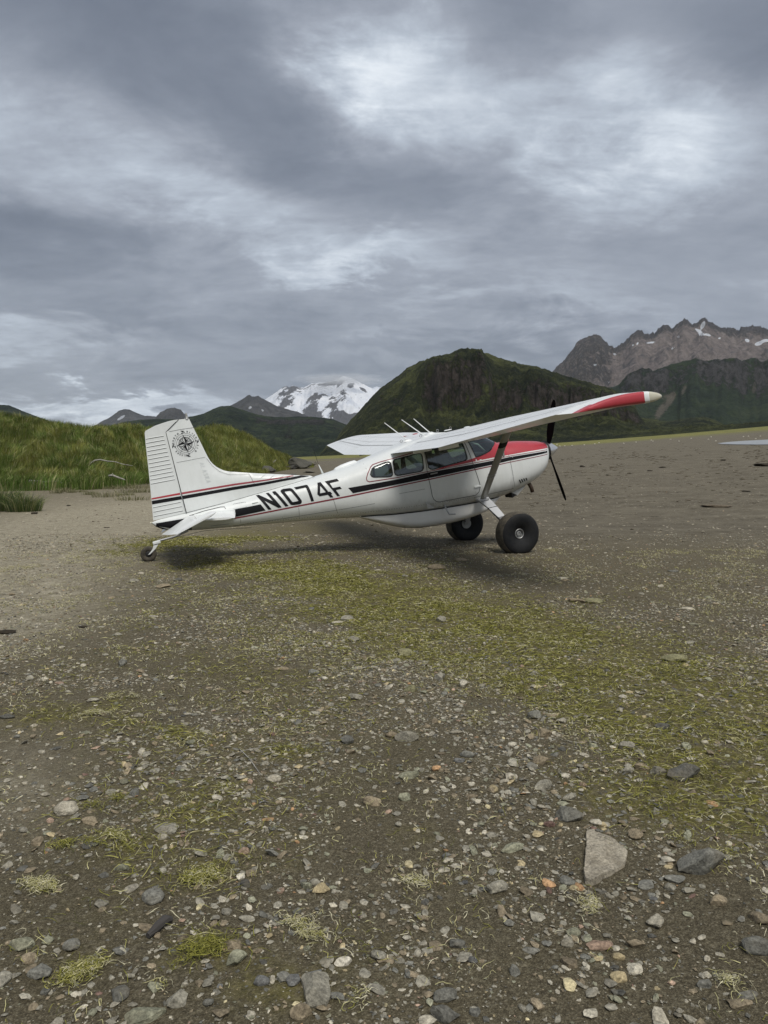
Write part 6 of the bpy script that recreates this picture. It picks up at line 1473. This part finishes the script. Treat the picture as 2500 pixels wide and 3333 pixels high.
for sg in (-1, 1):
    hs = empty("tailplane"); hs.parent = air
    y = lambda a: a * sg
    lifting("stabilizer", [(y(.13), -5.06, .105, -5.735, .195, .10), (y(1.24), -5.21, .115, -5.735, .195, .105), (y(1.295), -5.26, .128, -5.73, .190, .07)], WINGW, hs)
    V = []; tu = [0, .04, .15, .4, .7, 1.0]
    es = [(.16, -5.745, .200, -6.285, .004, .034), (.9, -5.745, .200, -6.20, .040, .034), (1.295, -5.745, .200, -6.135, .068, .034), (1.31, -5.50, .283, -6.13, .070, .032), (1.55, -5.485, .288, -6.10, .082, .028), (1.615, -5.53, .272, -6.095, .085, .014)]
    for yy, xl, zl, xt, zt, th in es:
        for up_ in (True, False):
            for t_ in (tu[::-1] if up_ else tu[1:-1]):
                q = th * ((t_ / .15) ** .5 if t_ < .15 else (1 - (t_ - .15) / .85) ** .9 + .0) + (.003 if t_ > .9 else 0)
                V.append((xl + (xt - xl) * t_, y(yy), zl + (zt - zl) * t_ + (q if up_ else -q)))
    n = 10; me = mesh("elevator", V, [tuple(f) for f in grid_faces(len(es), n, True)] + [tuple(range(n)), tuple(range(len(es) * n - 1, (len(es) - 1) * n - 1, -1))], WINGW); smooth_by_angle(me, 40)
    obj("elevator", me, hs)
    # root fairing block
    V = []
    for x, hw_, z0_, z1_ in ((-5.04, .150, .04, .165), (-5.07, .185, .03, .175), (-5.12, .195, .03, .18), (-5.30, .18, .05, .20), (-5.55, .15, .10, .215), (-5.72, .13, .15, .215)):
        for yy, zz in ((.02, z0_), (hw_ - .02, z0_), (hw_, z0_ + .02), (hw_, z1_ - .02), (hw_ - .02, z1_), (.02, z1_)): V.append((x, y(yy), zz))
    me = mesh("root_fairing", V, [tuple(f) for f in grid_faces(6, 6, True)] + [tuple(range(6)), tuple(range(35, 29, -1))], WHITE); smooth_by_angle(me, 40); obj("root_fairing", me, hs)
    line_decal("fairing_seam", [(-5.80, .205), (-5.55, .235), (-5.28, .245), (-5.22, .235), (-5.21, .20)], .008, SEAM, .006, sg=sg, parent=hs)
line_decal("cover_seam", [(-5.08, .165), (-4.88, .160), (-4.87, .245), (-5.07, .25)], .004, SEAM, .0035, closed=True)
bevbox("cable_fairing", (-4.72, -hy(-4.72, .20) - .004, .205), (.10, .018, .016), WHITE, air, .007)

# ---- main landing gear
def gear(sg, yc, xw, zw):
    g = empty("landing_gear"); g.parent = air
    pts = [((-.745, .30, -.575), .10), ((-.735, .52, -.565), .098), ((-.70, .72, -.70), .085), ((-.640, .90, -.880), .066), ((xw - .0, yc - .22, zw + .13), .052), ((xw, yc - .12, zw), .045)]
    V = []; nx = Vector((1, 0, -.05))
    for i, (p, hw_) in enumerate(pts):
        a = Vector(pts[min(i + 1, len(pts) - 1)][0]); b = Vector(pts[max(i - 1, 0)][0]); d = (a - b).normalized(); nn = d.cross(Vector((1, 0, 0))).normalized()
        c = Vector(p)
        for u, v_ in ((-1, -1), (1, -1), (1, 1), (-1, 1)): q = c + Vector((1, 0, 0)) * u * hw_ + nn * v_ * .013; V.append((q.x, q.y * sg, q.z))
    me = mesh("gear_leg", V, [tuple(f) for f in grid_faces(6, 4, True)] + [(0, 1, 2, 3), (23, 22, 21, 20)], STEELW); fixn(me); leg = obj("gear_leg", me, g)
    q0 = Vector(pts[2][0]); tube("brake_line", [(-.83, .50 * sg, -.58), (-.775, .72 * sg, -.715), (-.72, .88 * sg, -.875), (xw - .05, (yc - .17) * sg, zw + .05)], .008, DARK, g, 6)
    bevbox("leg_clamp", (-.70, .735 * sg, -.712), (.19, .03, .014), DARK, g, .003, Matrix.Rotation(math.radians(45) * sg, 3, 'X'))
    wl = empty("main_wheel"); wl.parent = g; wl.location = (xw, yc * sg, zw)
    R_, Wd = .357, .155
    prof = [(.080, -.060), (.095, -.078), (.140, -.112), (.20, -.140), (.26, -.152), (.315, -.152), (.352, -.134), (.372, -.100), (.380, -.05), (.381, 0), (.380, .05), (.372, .100), (.352, .134), (.315, .152), (.26, .152), (.20, .140), (.140, .112), (.095, .078), (.080, .060)]
    V, F = lathe_geo(prof, 56, 'y'); F = F[:-2] + [(i + 18 * 56, (i + 1) % 56 + 18 * 56, (i + 1) % 56, i) for i in range(56)]
    th = .18995; cz, sz_ = math.cos(th), math.sin(th); fl = -.341; V2 = []
    for x, y_, z in V:                                # tyre bulges where it sits on the ground
        gx_, gz_ = x * cz - z * sz_, x * sz_ + z * cz
        if gz_ < fl: k_ = (fl - gz_); gz_ = fl - .0; y_ = y_ * (1 + 1.6 * k_)
        V2.append((gx_ * cz + gz_ * sz_, y_, -gx_ * sz_ + gz_ * cz))
    me = mesh("tyre", V2, F, [RUBBER, TREAD], True); me.polygons.foreach_set('material_index', [1 if abs(p.center.y) < .125 and math.hypot(p.center.x, p.center.z) > .31 else 0 for p in me.polygons])
    obj("tyre", me, wl)
    rimp = [(.082, -.068), (.087, -.082), (.080, -.088), (.072, -.082), (.066, -.050), (.044, -.046), (.042, -.066), (.026, -.070), (.024, -.060), (.0005, -.060)]
    V, F = lathe_geo(rimp if sg < 0 else [(r, -a) for r, a in rimp], 36, 'y'); me = mesh("wheel_rim", V, F[:-2], ALU, True); smooth_by_angle(me, 35); rm = obj("wheel_rim", me, wl)
    for j in range(6):
        a = j * math.pi / 3; V, F = lathe_geo([(.007, 0), (.007, .012)], 6, 'y', (.056 * math.cos(a), sg * .058 - (0 if sg < 0 else .012), .056 * math.sin(a))); obj("wheel_bolt", mesh("wheel_bolt", V, F, DARK), wl)
    V, F = lathe_geo([(.10, .02), (.10, .10), (.04, .10)], 24, 'y'); V = [(v[0], -v[1] * sg, v[2]) for v in V]; obj("brake_drum", mesh("brake_drum", V, F, GREYD), wl)
gear(-1, 1.115, -.500, -1.196); gear(1, 1.075, -.480, -1.174)

# ---- tailwheel
tg = empty("tail_gear"); tg.parent = air
tube("tail_spring", [(-5.86, 0, -.035), (-6.08, 0, -.085), (-6.31, 0, -.098), (-6.36, 0, -.100)], [.020, .018, .016, .016], STEELW, tg, 10)
bevbox("swivel_head", (-6.385, 0, -.118), (.125, .075, .055), WHITE, tg, .014, Matrix.Rotation(math.radians(-4), 3, 'Y'))
V, F = lathe_geo([(.040, -.150), (.044, -.145), (.040, -.138)], 16, 'z', (-6.405, 0, 0)); obj("swivel_ring", mesh("swivel_ring", V, F, DARK, True), tg)
for sg in (-1, 1):
    V = []
    for x, z, wd in ((-6.405, -.150, .036), (-6.445, -.205, .026), (-6.50, -.250, .019), (-6.540, -.278, .015)):
        for u in (-1, 1):
            for v_ in (0, .008): V.append((x + u * wd, sg * (.050 + v_), z))
    me = mesh("fork", V, [(0, 4, 5, 1), (2, 3, 7, 6), (1, 5, 7, 3), (0, 2, 6, 4), (4, 8, 9, 5), (6, 7, 11, 10), (5, 9, 11, 7), (4, 6, 10, 8), (8, 12, 13, 9), (10, 11, 15, 14), (9, 13, 15, 11), (8, 10, 14, 12), (12, 14, 15, 13), (0, 1, 3, 2)], WHITE); fixn(me); obj("fork", me, tg)
cz, sz_ = math.cos(.18995), math.sin(.18995)
tw = empty("tail_wheel"); tw.parent = tg; tw.location = (-6.545, 0, -.275)
prof = [(.050, -.030), (.062, -.038), (.085, -.044), (.105, -.040), (.120, -.028), (.1265, -.010), (.1265, .010), (.120, .028), (.105, .040), (.085, .044), (.062, .038), (.050, .030)]
V, F = lathe_geo(prof, 36, 'y'); F = F[:-2] + [(i + 11 * 36, (i + 1) % 36 + 11 * 36, (i + 1) % 36, i) for i in range(36)]; V2 = []
for x, y_, z in V:
    gx_, gz_ = x * cz - z * sz_, x * sz_ + z * cz
    V2.append(((x, y_, z)))
TREAD2 = TREAD; obj("tyre", mesh("tyre", V2, F, TREAD2, True), tw)
V, F = lathe_geo([(.052, -.028), (.045, -.034), (.02, -.036), (.0005, -.036)], 24, 'y'); obj("wheel_rim", mesh("wheel_rim", V, F[:-1], DARK, True), tw)
# tie cable from tail to the ring under the fuselage
tube("steering_cable", [(-6.33, -.03, -.10), (-5.6, -.06, -.09), (-4.85, -.08, -.205)], .003, DARK, air, 5)

# ---- cabin inside
def seat(x, y, mt=GREYF):
    s_ = empty("cabin_seat"); s_.parent = air
    bevbox("seat_cushion", (x, y, -.16), (.46, .42, .13), mt, s_, .04)
    bevbox("seat_back", (x - .25, y, .12), (.10, .42, .56), mt, s_, .04, Matrix.Rotation(math.radians(-10), 3, 'Y'))
    bevbox("head_rest", (x - .31, y, .45), (.08, .26, .14), mt, s_, .03)
seat(-1.02, -.26); seat(-1.02, .26); seat(-1.95, -.24, DARK); seat(-1.95, .24, DARK)
bevbox("instrument_panel", (-.58, 0, .08), (.10, .92, .30), DARK, air, .02); bevbox("glare_shield", (-.50, 0, .24), (.26, .88, .03), DARK, air, .012)
bevbox("cabin_floor", (-1.25, 0, -.38), (1.6, .84, .03), LINER, air, .005)
for sg in (-1, 1):
    tube("control_yoke", [(-.63, .25 * sg, .10), (-.78, .25 * sg, .11)], .014, DARK, air, 8)
    tube("control_yoke", [(-.79, .25 * sg - .13, .20), (-.79, .25 * sg - .14, .12), (-.79, .25 * sg, .10), (-.79, .25 * sg + .14, .12), (-.79, .25 * sg + .13, .20)], .014, DARK, air, 8)
tube("door_post_tube", [(-.86, -.44, .52), (-.62, -.42, .42), (-.50, -.40, .28)], .018, PODW, air, 8)
tube("seat_belt", [(-1.30, -.42, .48), (-1.22, -.46, .28), (-1.02, -.47, .08), (-.92, -.47, .0)], .035, DARK, air, 6)
bevbox("cargo_bag", (-2.35, -.12, .06), (.5, .5, .42), mat("pale_cargo_bag", (.30, .36, .32), .8)[0], air, .12, None, 4)
bevbox("cargo_bag", (-1.72, -.30, .0), (.34, .26, .38), mat("grey_cargo_bag", (.25, .30, .28), .8)[0], air, .10, None, 4)
bevbox("window_curtain", (-2.52, -.44, .30), (.26, .03, .20), mat("crumpled_clear_sheet", (.40, .40, .38), .35)[0], air, .01)
for nm, lab, args in (("gravel", "coarse grey and brown beach gravel in the foreground", (5600, 1.2, 6.5, .028, .064, P2)), ("gravel", "small stones packed over the near beach", (36000, 1.2, 8.5, .015, .038, P1)), ("gravel", "fine gravel and chips covering the near beach", (115000, 1.1, 6.5, .007, .020, P0)),
                      ("gravel", "gravel around and in front of the airplane", (78000, 5.5, 16, .012, .050, P0)), ("gravel", "thin scatter of stones over the mudflat", (15000, 13, 60, .02, .12, P0, (.2, .5)))):
    V, F, C = gravel(*args, power=1.0 if args[1] < 13 else 1.4)
    if args[1] >= 13: C = C * .4 + np.array([.30, .28, .24]) * .6
    tag(obj(nm, bigmesh(nm, V, F, M_rock, False, color=C)), lab, "gravel", kind='stuff')
# dark weed bits stranded in bands on the flat
V0, F0 = ICO[1]; px = rng.uniform(1700, 2700, 1500); py = np.interp(px, [1700, 2700], [1500, 1462]) + rng.normal(0, 22, 1500) + rng.uniform(0, 1, 1500) ** 3 * 150
q_ = fbm(px * .012, py * .05, 3, 161) > .46; Vs, Fs = [], []; j = 0
for a_, b_ in zip(px[q_], py[q_]):
    if b_ < 1440: continue
    s0, d0 = gpx(a_, b_); x0, y0 = from_sd(s0, d0); r_ = d0 / FPX * rng.uniform(2.0, 6.0); Vs.append(V0 * np.array([r_ * rng.uniform(.8, 2.2), r_, min(r_ * .25, .03)]) * (1 + rng.normal(0, .15, (len(V0), 1))) + np.array([x0, y0, float(ground_z(s0, d0))])); Fs.append(F0 + j * len(V0)); j += 1
tag(obj("dark_weed", bigmesh("dark_weed", np.concatenate(Vs), np.concatenate(Fs), M_rock, False, color=np.tile((.045, .036, .022), (len(V0) * j, 1)))), "bits of dark seaweed stranded in bands on the mudflat right of the airplane", "seaweed", kind='stuff')
# pale specks far out on the flat (shells and stones)
sp_ = [(1813, 1448), (1838, 1452), (1862, 1451), (1936, 1446), (2030, 1444), (2120, 1434), (2125, 1437), (2183, 1431), (2306, 1431), (2315, 1423), (2420, 1422), (2436, 1421), (2475, 1421), (1950, 1442), (1795, 1455), (1902, 1449), (2070, 1440), (2250, 1428), (2460, 1429), (2330, 1436), (1822, 1453), (2210, 1437)]
V0, F0 = ICO[1]; Vs, Fs = [], []
for i, (px, py) in enumerate(sp_):
    s0, d0 = gpx(px, py); x0, y0 = from_sd(s0, d0); r_ = d0 / FPX * 2.0; Vs.append(V0 * np.array([r_ * 1.4, r_ * 1.2, r_ * .8]) + np.array([x0, y0, float(ground_big(s0, d0)) + r_ * .5])); Fs.append(F0 + i * len(V0))
tag(obj("pale_stones", bigmesh("pale_stones", np.concatenate(Vs), np.concatenate(Fs), M_rock, False, color=np.tile((.6, .6, .58), (len(V0) * len(sp_), 1)))), "tiny white specks of stones and shells far out on the mudflat", "stones", kind='stuff')

# ================================================================== stranded weed
M_weed = m_blade("dried_weed", .85)
def strands(s, d, length, wid, col, curl=1.2, seg=5, zl=.004, arch=.02, base_z=None, aniso=0.):
    n = len(s); a = np.where(rng.uniform(0, 1, n) < aniso, rng.normal(-YAW, .55, n) + math.pi * rng.integers(0, 2, n), rng.uniform(0, 2 * math.pi, n)); x, y = from_sd(s, d); z = ground_z(s, d) if base_z is None else base_z
    P_ = np.zeros((n, seg + 1, 3)); T = np.zeros((n, seg + 1, 2)); px_, py_ = x.copy(), y.copy(); da = rng.normal(0, curl, n)
    for i in range(seg + 1):
        P_[:, i, 0], P_[:, i, 1] = px_, py_; T[:, i, 0], T[:, i, 1] = np.cos(a), np.sin(a)
        px_ = px_ + np.cos(a) * length / seg; py_ = py_ + np.sin(a) * length / seg; a = a + da / seg + rng.normal(0, curl * .45, n)
    u = np.linspace(0, 1, seg + 1)[None]; P_[:, :, 2] = z[:, None] + zl + (4 * u * (1 - u)) * (arch * rng.uniform(.1, 1, n))[:, None] + rng.uniform(0, .010, n)[:, None]
    N_ = np.stack([-T[:, :, 1], T[:, :, 0], rng.normal(0, .5, (n, seg + 1))], -1); wv_ = wid[:, None, None] * (1 - .6 * u[..., None]) * .5
    A, B = P_ + N_ * wv_, P_ - N_ * wv_; V = np.stack([A, B], 2).reshape(n, -1, 3)
    q = []
    for i in range(seg): q += [[2 * i, 2 * i + 1, 2 * i + 3], [2 * i, 2 * i + 3, 2 * i + 2]]
    F = (np.array(q)[None] + (np.arange(n) * 2 * (seg + 1))[:, None, None]).reshape(-1, 3)
    return V.reshape(-1, 3), F, np.repeat(col, 2 * (seg + 1), 0)
WC = np.array([(.235, .228, .046), (.165, .162, .032), (.34, .32, .10), (.085, .090, .022), (.46, .43, .22), (.58, .54, .37)]); WP = np.array([.30, .24, .22, .12, .08, .04])
def wcol(n, p): return WC[rng.choice(6, n, p=np.array(p) / sum(p))] * rng.uniform(.7, 1.2, (n, 1))
s, d = scatter(300000, 2.2, 15.5, 1.0, .62); al_, px, py = algae_cover(s, d); tuf = smoothstep(.38, .66, fbm(s * 3.1, d * 3.1, 3, 131))
kp = (rng.uniform(0, 1, len(s)) < al_ * (.25 + .75 * tuf) * 1.15) & (px > -150) & (px < 2650); s, d = s[kp], d[kp]
n = len(s); V, F, C = strands(s, d, rng.uniform(.03, .12, n), (.0010 + .00062 * d) * rng.uniform(.6, 1.4, n), wcol(n, WP), curl=.9, seg=4, arch=.016, aniso=.6)
tag(obj("weed_mat", bigmesh("weed_mat", V, F, M_weed, False, color=C)), "stringy yellow green weed mat lying across the beach in front of the airplane", "weed", kind='stuff')
s, d = scatter(85000, 1.8, 13, 1.0, .62); kp = rng.uniform(0, 1, len(s)) < smoothstep(.46, .70, fbm(s * 2.0, d * 2.0, 5, 141, .65)); s, d = s[kp], d[kp]; n = len(s)
V, F, C = strands(s, d, rng.uniform(.015, .075, n), .0017 * rng.uniform(.6, 1.5, n) * (1 + d * .12), wcol(n, [.04, .08, .12, .05, .38, .33]) * 1.12, curl=1.6, arch=.02)
tag(obj("straw_litter", bigmesh("straw_litter", V, F, M_weed, False, color=C)), "loose bleached straw and dry weed strands between the stones", "straw", kind='stuff')
CL = [(935, 2452, 90, 30, 'g', "bright green weed clump in mid beach, the greenest one"), (1553, 2352, 60, 46, 's', "round nest of pale yellow straw at the near edge of the weed mat"), (640, 2580, 110, 24, 's', "long pale straw bundle left of centre, with white strands"),  (345, 2612, 66, 34, 'g', "olive green weed clump right of the big pale rock"),
      (250, 2752, 80, 22, 'g', "flat green weed streak with a dark stone at its right end"), (372, 2735, 60, 34, 'y', "yellow green weed clump near the left, behind the triangular stone"), (140, 2888, 70, 24, 's', "bleached root like straw tuft on bare mud at the left"), (640, 2860, 80, 44, 'y', "yellow green weed clump right of the blue grey rounded block"), (668, 3100, 70, 70, 'g', "dark olive weed clump left of the boxy brown rock, low"),
      (260, 3170, 60, 44, 'y', "olive and straw weed clump in the lower left"), (980, 3030, 70, 40, 's', "pale tangled straw nest low in the centre"), (1950, 2950, 62, 40, 's', "straw tangle on the gravel just in front of the huge slab"),  (2360, 3210, 40, 36, 's', "frayed yellow straw clump near the lower right"),
       (1180, 3200, 40, 90, 's', "string of pale straw running down beside the big grey block"), (600, 3230, 90, 40, 's', "white straw strands over stones at the bottom, left of centre"),   (405, 2275, 66, 26, 's', "cream coloured straw heap in the middle left"), (300, 2330, 70, 20, 's', "pale straw streak below left of the cream straw heap"), (1330, 2860, 44, 30, 's', "little curl of white straw left of the rounded grey rock"),
      (2160, 2755, 70, 34, 'y', "pale yellow weed fronds just right of the huge slab"), (2330, 2800, 60, 30, 'y', "olive weed wisps behind the big angular rock at the right"),  ]
PR = {'g': [.42, .30, .16, .08, .03, .01], 'y': [.22, .12, .32, .04, .22, .08], 's': [.03, .03, .12, .02, .45, .35], 'd': [.1, .3, .02, .58, 0, 0]}
WC2 = WC.copy()
for px, py, rx, ry, kd, lab in CL:
    s0, d0 = gpx(px, py); sc_ = math.hypot(d0, CP[2]) / FPX; rs, rd_ = rx * sc_ * .62, ry * sc_ / math.sin(math.atan2(CP[2], d0)) * .62
    n = 460 if kd != 's' else 330; u1, u2 = rng.normal(0, .8, n), rng.normal(0, .36, n); ra_ = rng.uniform(-.5, .5); s = s0 + rs * (u1 * math.cos(ra_) - u2 * math.sin(ra_)); d = d0 + rd_ * 1.2 * (u1 * math.sin(ra_) + u2 * math.cos(ra_))
    q_ = rng.uniform(0, 1, n) < smoothstep(.44, .56, fbm(s * 6 + px, d * 6, 4, 151, .6)); s, d = s[q_], d[q_]; n = len(s)
    hm = np.exp(-((s - s0) / rs) ** 2 - ((d - d0) / rd_) ** 2); L = rng.uniform(.015, .060, n)
    bz = ground_z(s, d) + hm * min(.014, rs * .15) * rng.uniform(.1, 1, n)
    col = wcol(n, PR[kd])
    if kd == 'd': col = np.array([.040, .075, .020]) * rng.uniform(.6, 1.5, (n, 1))
    V, F, C = strands(s, d, L, (.0026 if kd != 's' else .0025) * rng.uniform(.5, 1.2, n) * (1 + .05 * d0), col, curl=1.9 if kd != 'g' else 1.3, arch=.008, base_z=bz, aniso=.55)
    x0, y0 = from_sd(s0, d0); z0_ = float(ground_z(s0, d0)); V = V - np.array([x0, y0, z0_])
    o = obj("weed_clump", bigmesh("weed_clump", V, F, M_weed, False, color=C)); o.location = (x0, y0, z0_); tag(o, lab, "weed", "clumps of stranded weed and straw")
# odd pieces: rotten wood, shells, feather
def stick(pts, rad, label, mt):
    P_ = []
    for px, py, h in pts:
        s0, d0 = gpx(px, py); x, y = from_sd(s0, d0); P_.append(Vector((x, y, float(ground_z(s0, d0)) + h)))
    b = P_[0]; V, F = tube_geo([p - b for p in P_], rad, 8)
    V = [v + Vector((mnoise.noise(v * 30), mnoise.noise(v * 30 + Vector((5, 5, 5))), mnoise.noise(v * 30 + Vector((9, 1, 4))))) * max(rad) * .5 for v in V]
    o = obj("driftwood", mesh("driftwood", V, F, mt)); o.location = b; tag(o, label, "driftwood")
M_rot = mat("rotten_wood", (.060, .055, .050), .9)[0]
stick([(482, 3062, .012), (510, 3040, .02), (538, 3018, .022), (562, 3006, .012)], [.008, .016, .017, .010], "dark rotten stub of wood lying on the mud at lower left", M_rot)
stick([(780, 2445, .004), (812, 2478, .01), (850, 2525, .006)], [.002, .003, .002], "thin bare twig slanting below the bright green weed clump", M_wood)
stick([(760, 2462, .01), (815, 2452, .02), (905, 2440, .015)], [.0015, .002, .0015], "thin straight stalk pointing left from the bright green weed clump", M_wood)
M_shell = mat("broken_shell", (.62, .63, .64), .4)[0]
def shell(px, py, wpx, label):
    s0, d0 = gpx(px, py); x, y = from_sd(s0, d0); w_ = wpx * math.hypot(d0, CP[2]) / FPX; V = []; 
    for i in range(7):
        for j in range(9):
            a = math.pi * j / 8; r = w_ / 2 * (i / 6); V.append((r * math.cos(a), r * math.sin(a) * .7, (.30 * w_) * (1 - (i / 6) ** 2) * (.6 + .05 * math.cos(j * 3))))
    V += [(v[0] * .93, v[1] * .93, v[2] - .0015) for v in V]; F = [tuple(f) for f in grid_faces(7, 9)] + [tuple(63 + i for i in f[::-1]) for f in grid_faces(7, 9)]
    o = obj("shell", mesh("shell", V, F, M_shell, True)); o.location = (x, y, float(ground_z(s0, d0)) + .004); tag(o, label, "shell")
shell(813, 2685, 34, "broken white shell piece on the gravel left of centre"); shell(858, 2618, 26, "curved white shell fragment beside the small bright weed patch"); shell(2240, 2391, 36, "white shell or feather scrap lying on the weed mat at the right"); shell(12, 2196, 22, "small white fragment at the left edge of the beach")

# cloud resting on the volcano's summit
mcl = bpy.data.materials.new("summit_cloud"); mcl.use_nodes = True; c = NT(mcl.node_tree); c.n.clear()
tco = c.node('ShaderNodeTexCoord').outputs['Object']; rr = c.vmath('LENGTH', tco)
dn = c.math('MULTIPLY', c.rng(c.math('ADD', rr, c.math('MULTIPLY', c.math('SUBTRACT', c.noise(c.mapping(tco, scale=(2.2, 2.2, 1.4)), 1.6, 5, .6), .5), 1.5)), .95, .25), .0055)
cv = c.node('ShaderNodeVolumePrincipled'); cv.inputs['Color'].default_value = (.93, .95, .98, 1); c.link(dn, cv.inputs['Density'])
c.link(cv.outputs[0], c.node('ShaderNodeOutputMaterial').inputs['Volume'])
for px, py, wd, hh in ((1105, 1236, 330, 46), (1050, 1262, 110, 20)):
    r = RH * (px - 1250) / FPX - UP * (py - 1666.5) / FPX + FW; q = CP + r * (8700 / float(r @ FH)); V, F = ICO[3]
    cl_o = obj("cloud", bigmesh("cloud", V, F, mcl, True)); cl_o.location = q; cl_o.scale = (wd / FPX * 8700 / 2, 260, hh / FPX * 8700 / 2); cl_o.rotation_euler = (0, 0, -YAW)
    tag(cl_o, "soft grey cloud wrapped round the summit of the snowy volcano", kind='stuff')

# ================================================================== air
mh = bpy.data.materials.new("thin_haze"); mh.use_nodes = True; hn = mh.node_tree; hn.nodes.clear()
pv = hn.nodes.new('ShaderNodeVolumePrincipled'); pv.inputs['Color'].default_value = (.80, .87, .98, 1); pv.inputs['Density'].default_value = HAZE; pv.inputs['Anisotropy'].default_value = 0.0
hn.links.new(pv.outputs[0], hn.nodes.new('ShaderNodeOutputMaterial').inputs['Volume'])
V, F = box_geo((0, 0, 0), (1, 1, 1))
hz_o = obj("haze", mesh("haze", V, F, mh)); ztop = max(max((o.matrix_world @ Vector(c)).z for c in o.bound_box) for o in bpy.data.objects if o.type == 'MESH' and o.name.split('.')[0] in ('mountain', 'hill')) + 30
hz_o.scale = (21800, 21800, ztop + 4); hz_o.location = (0, 0, (ztop - 4) / 2); tag(hz_o, "thin pale haze over the far mountains", kind='stuff')
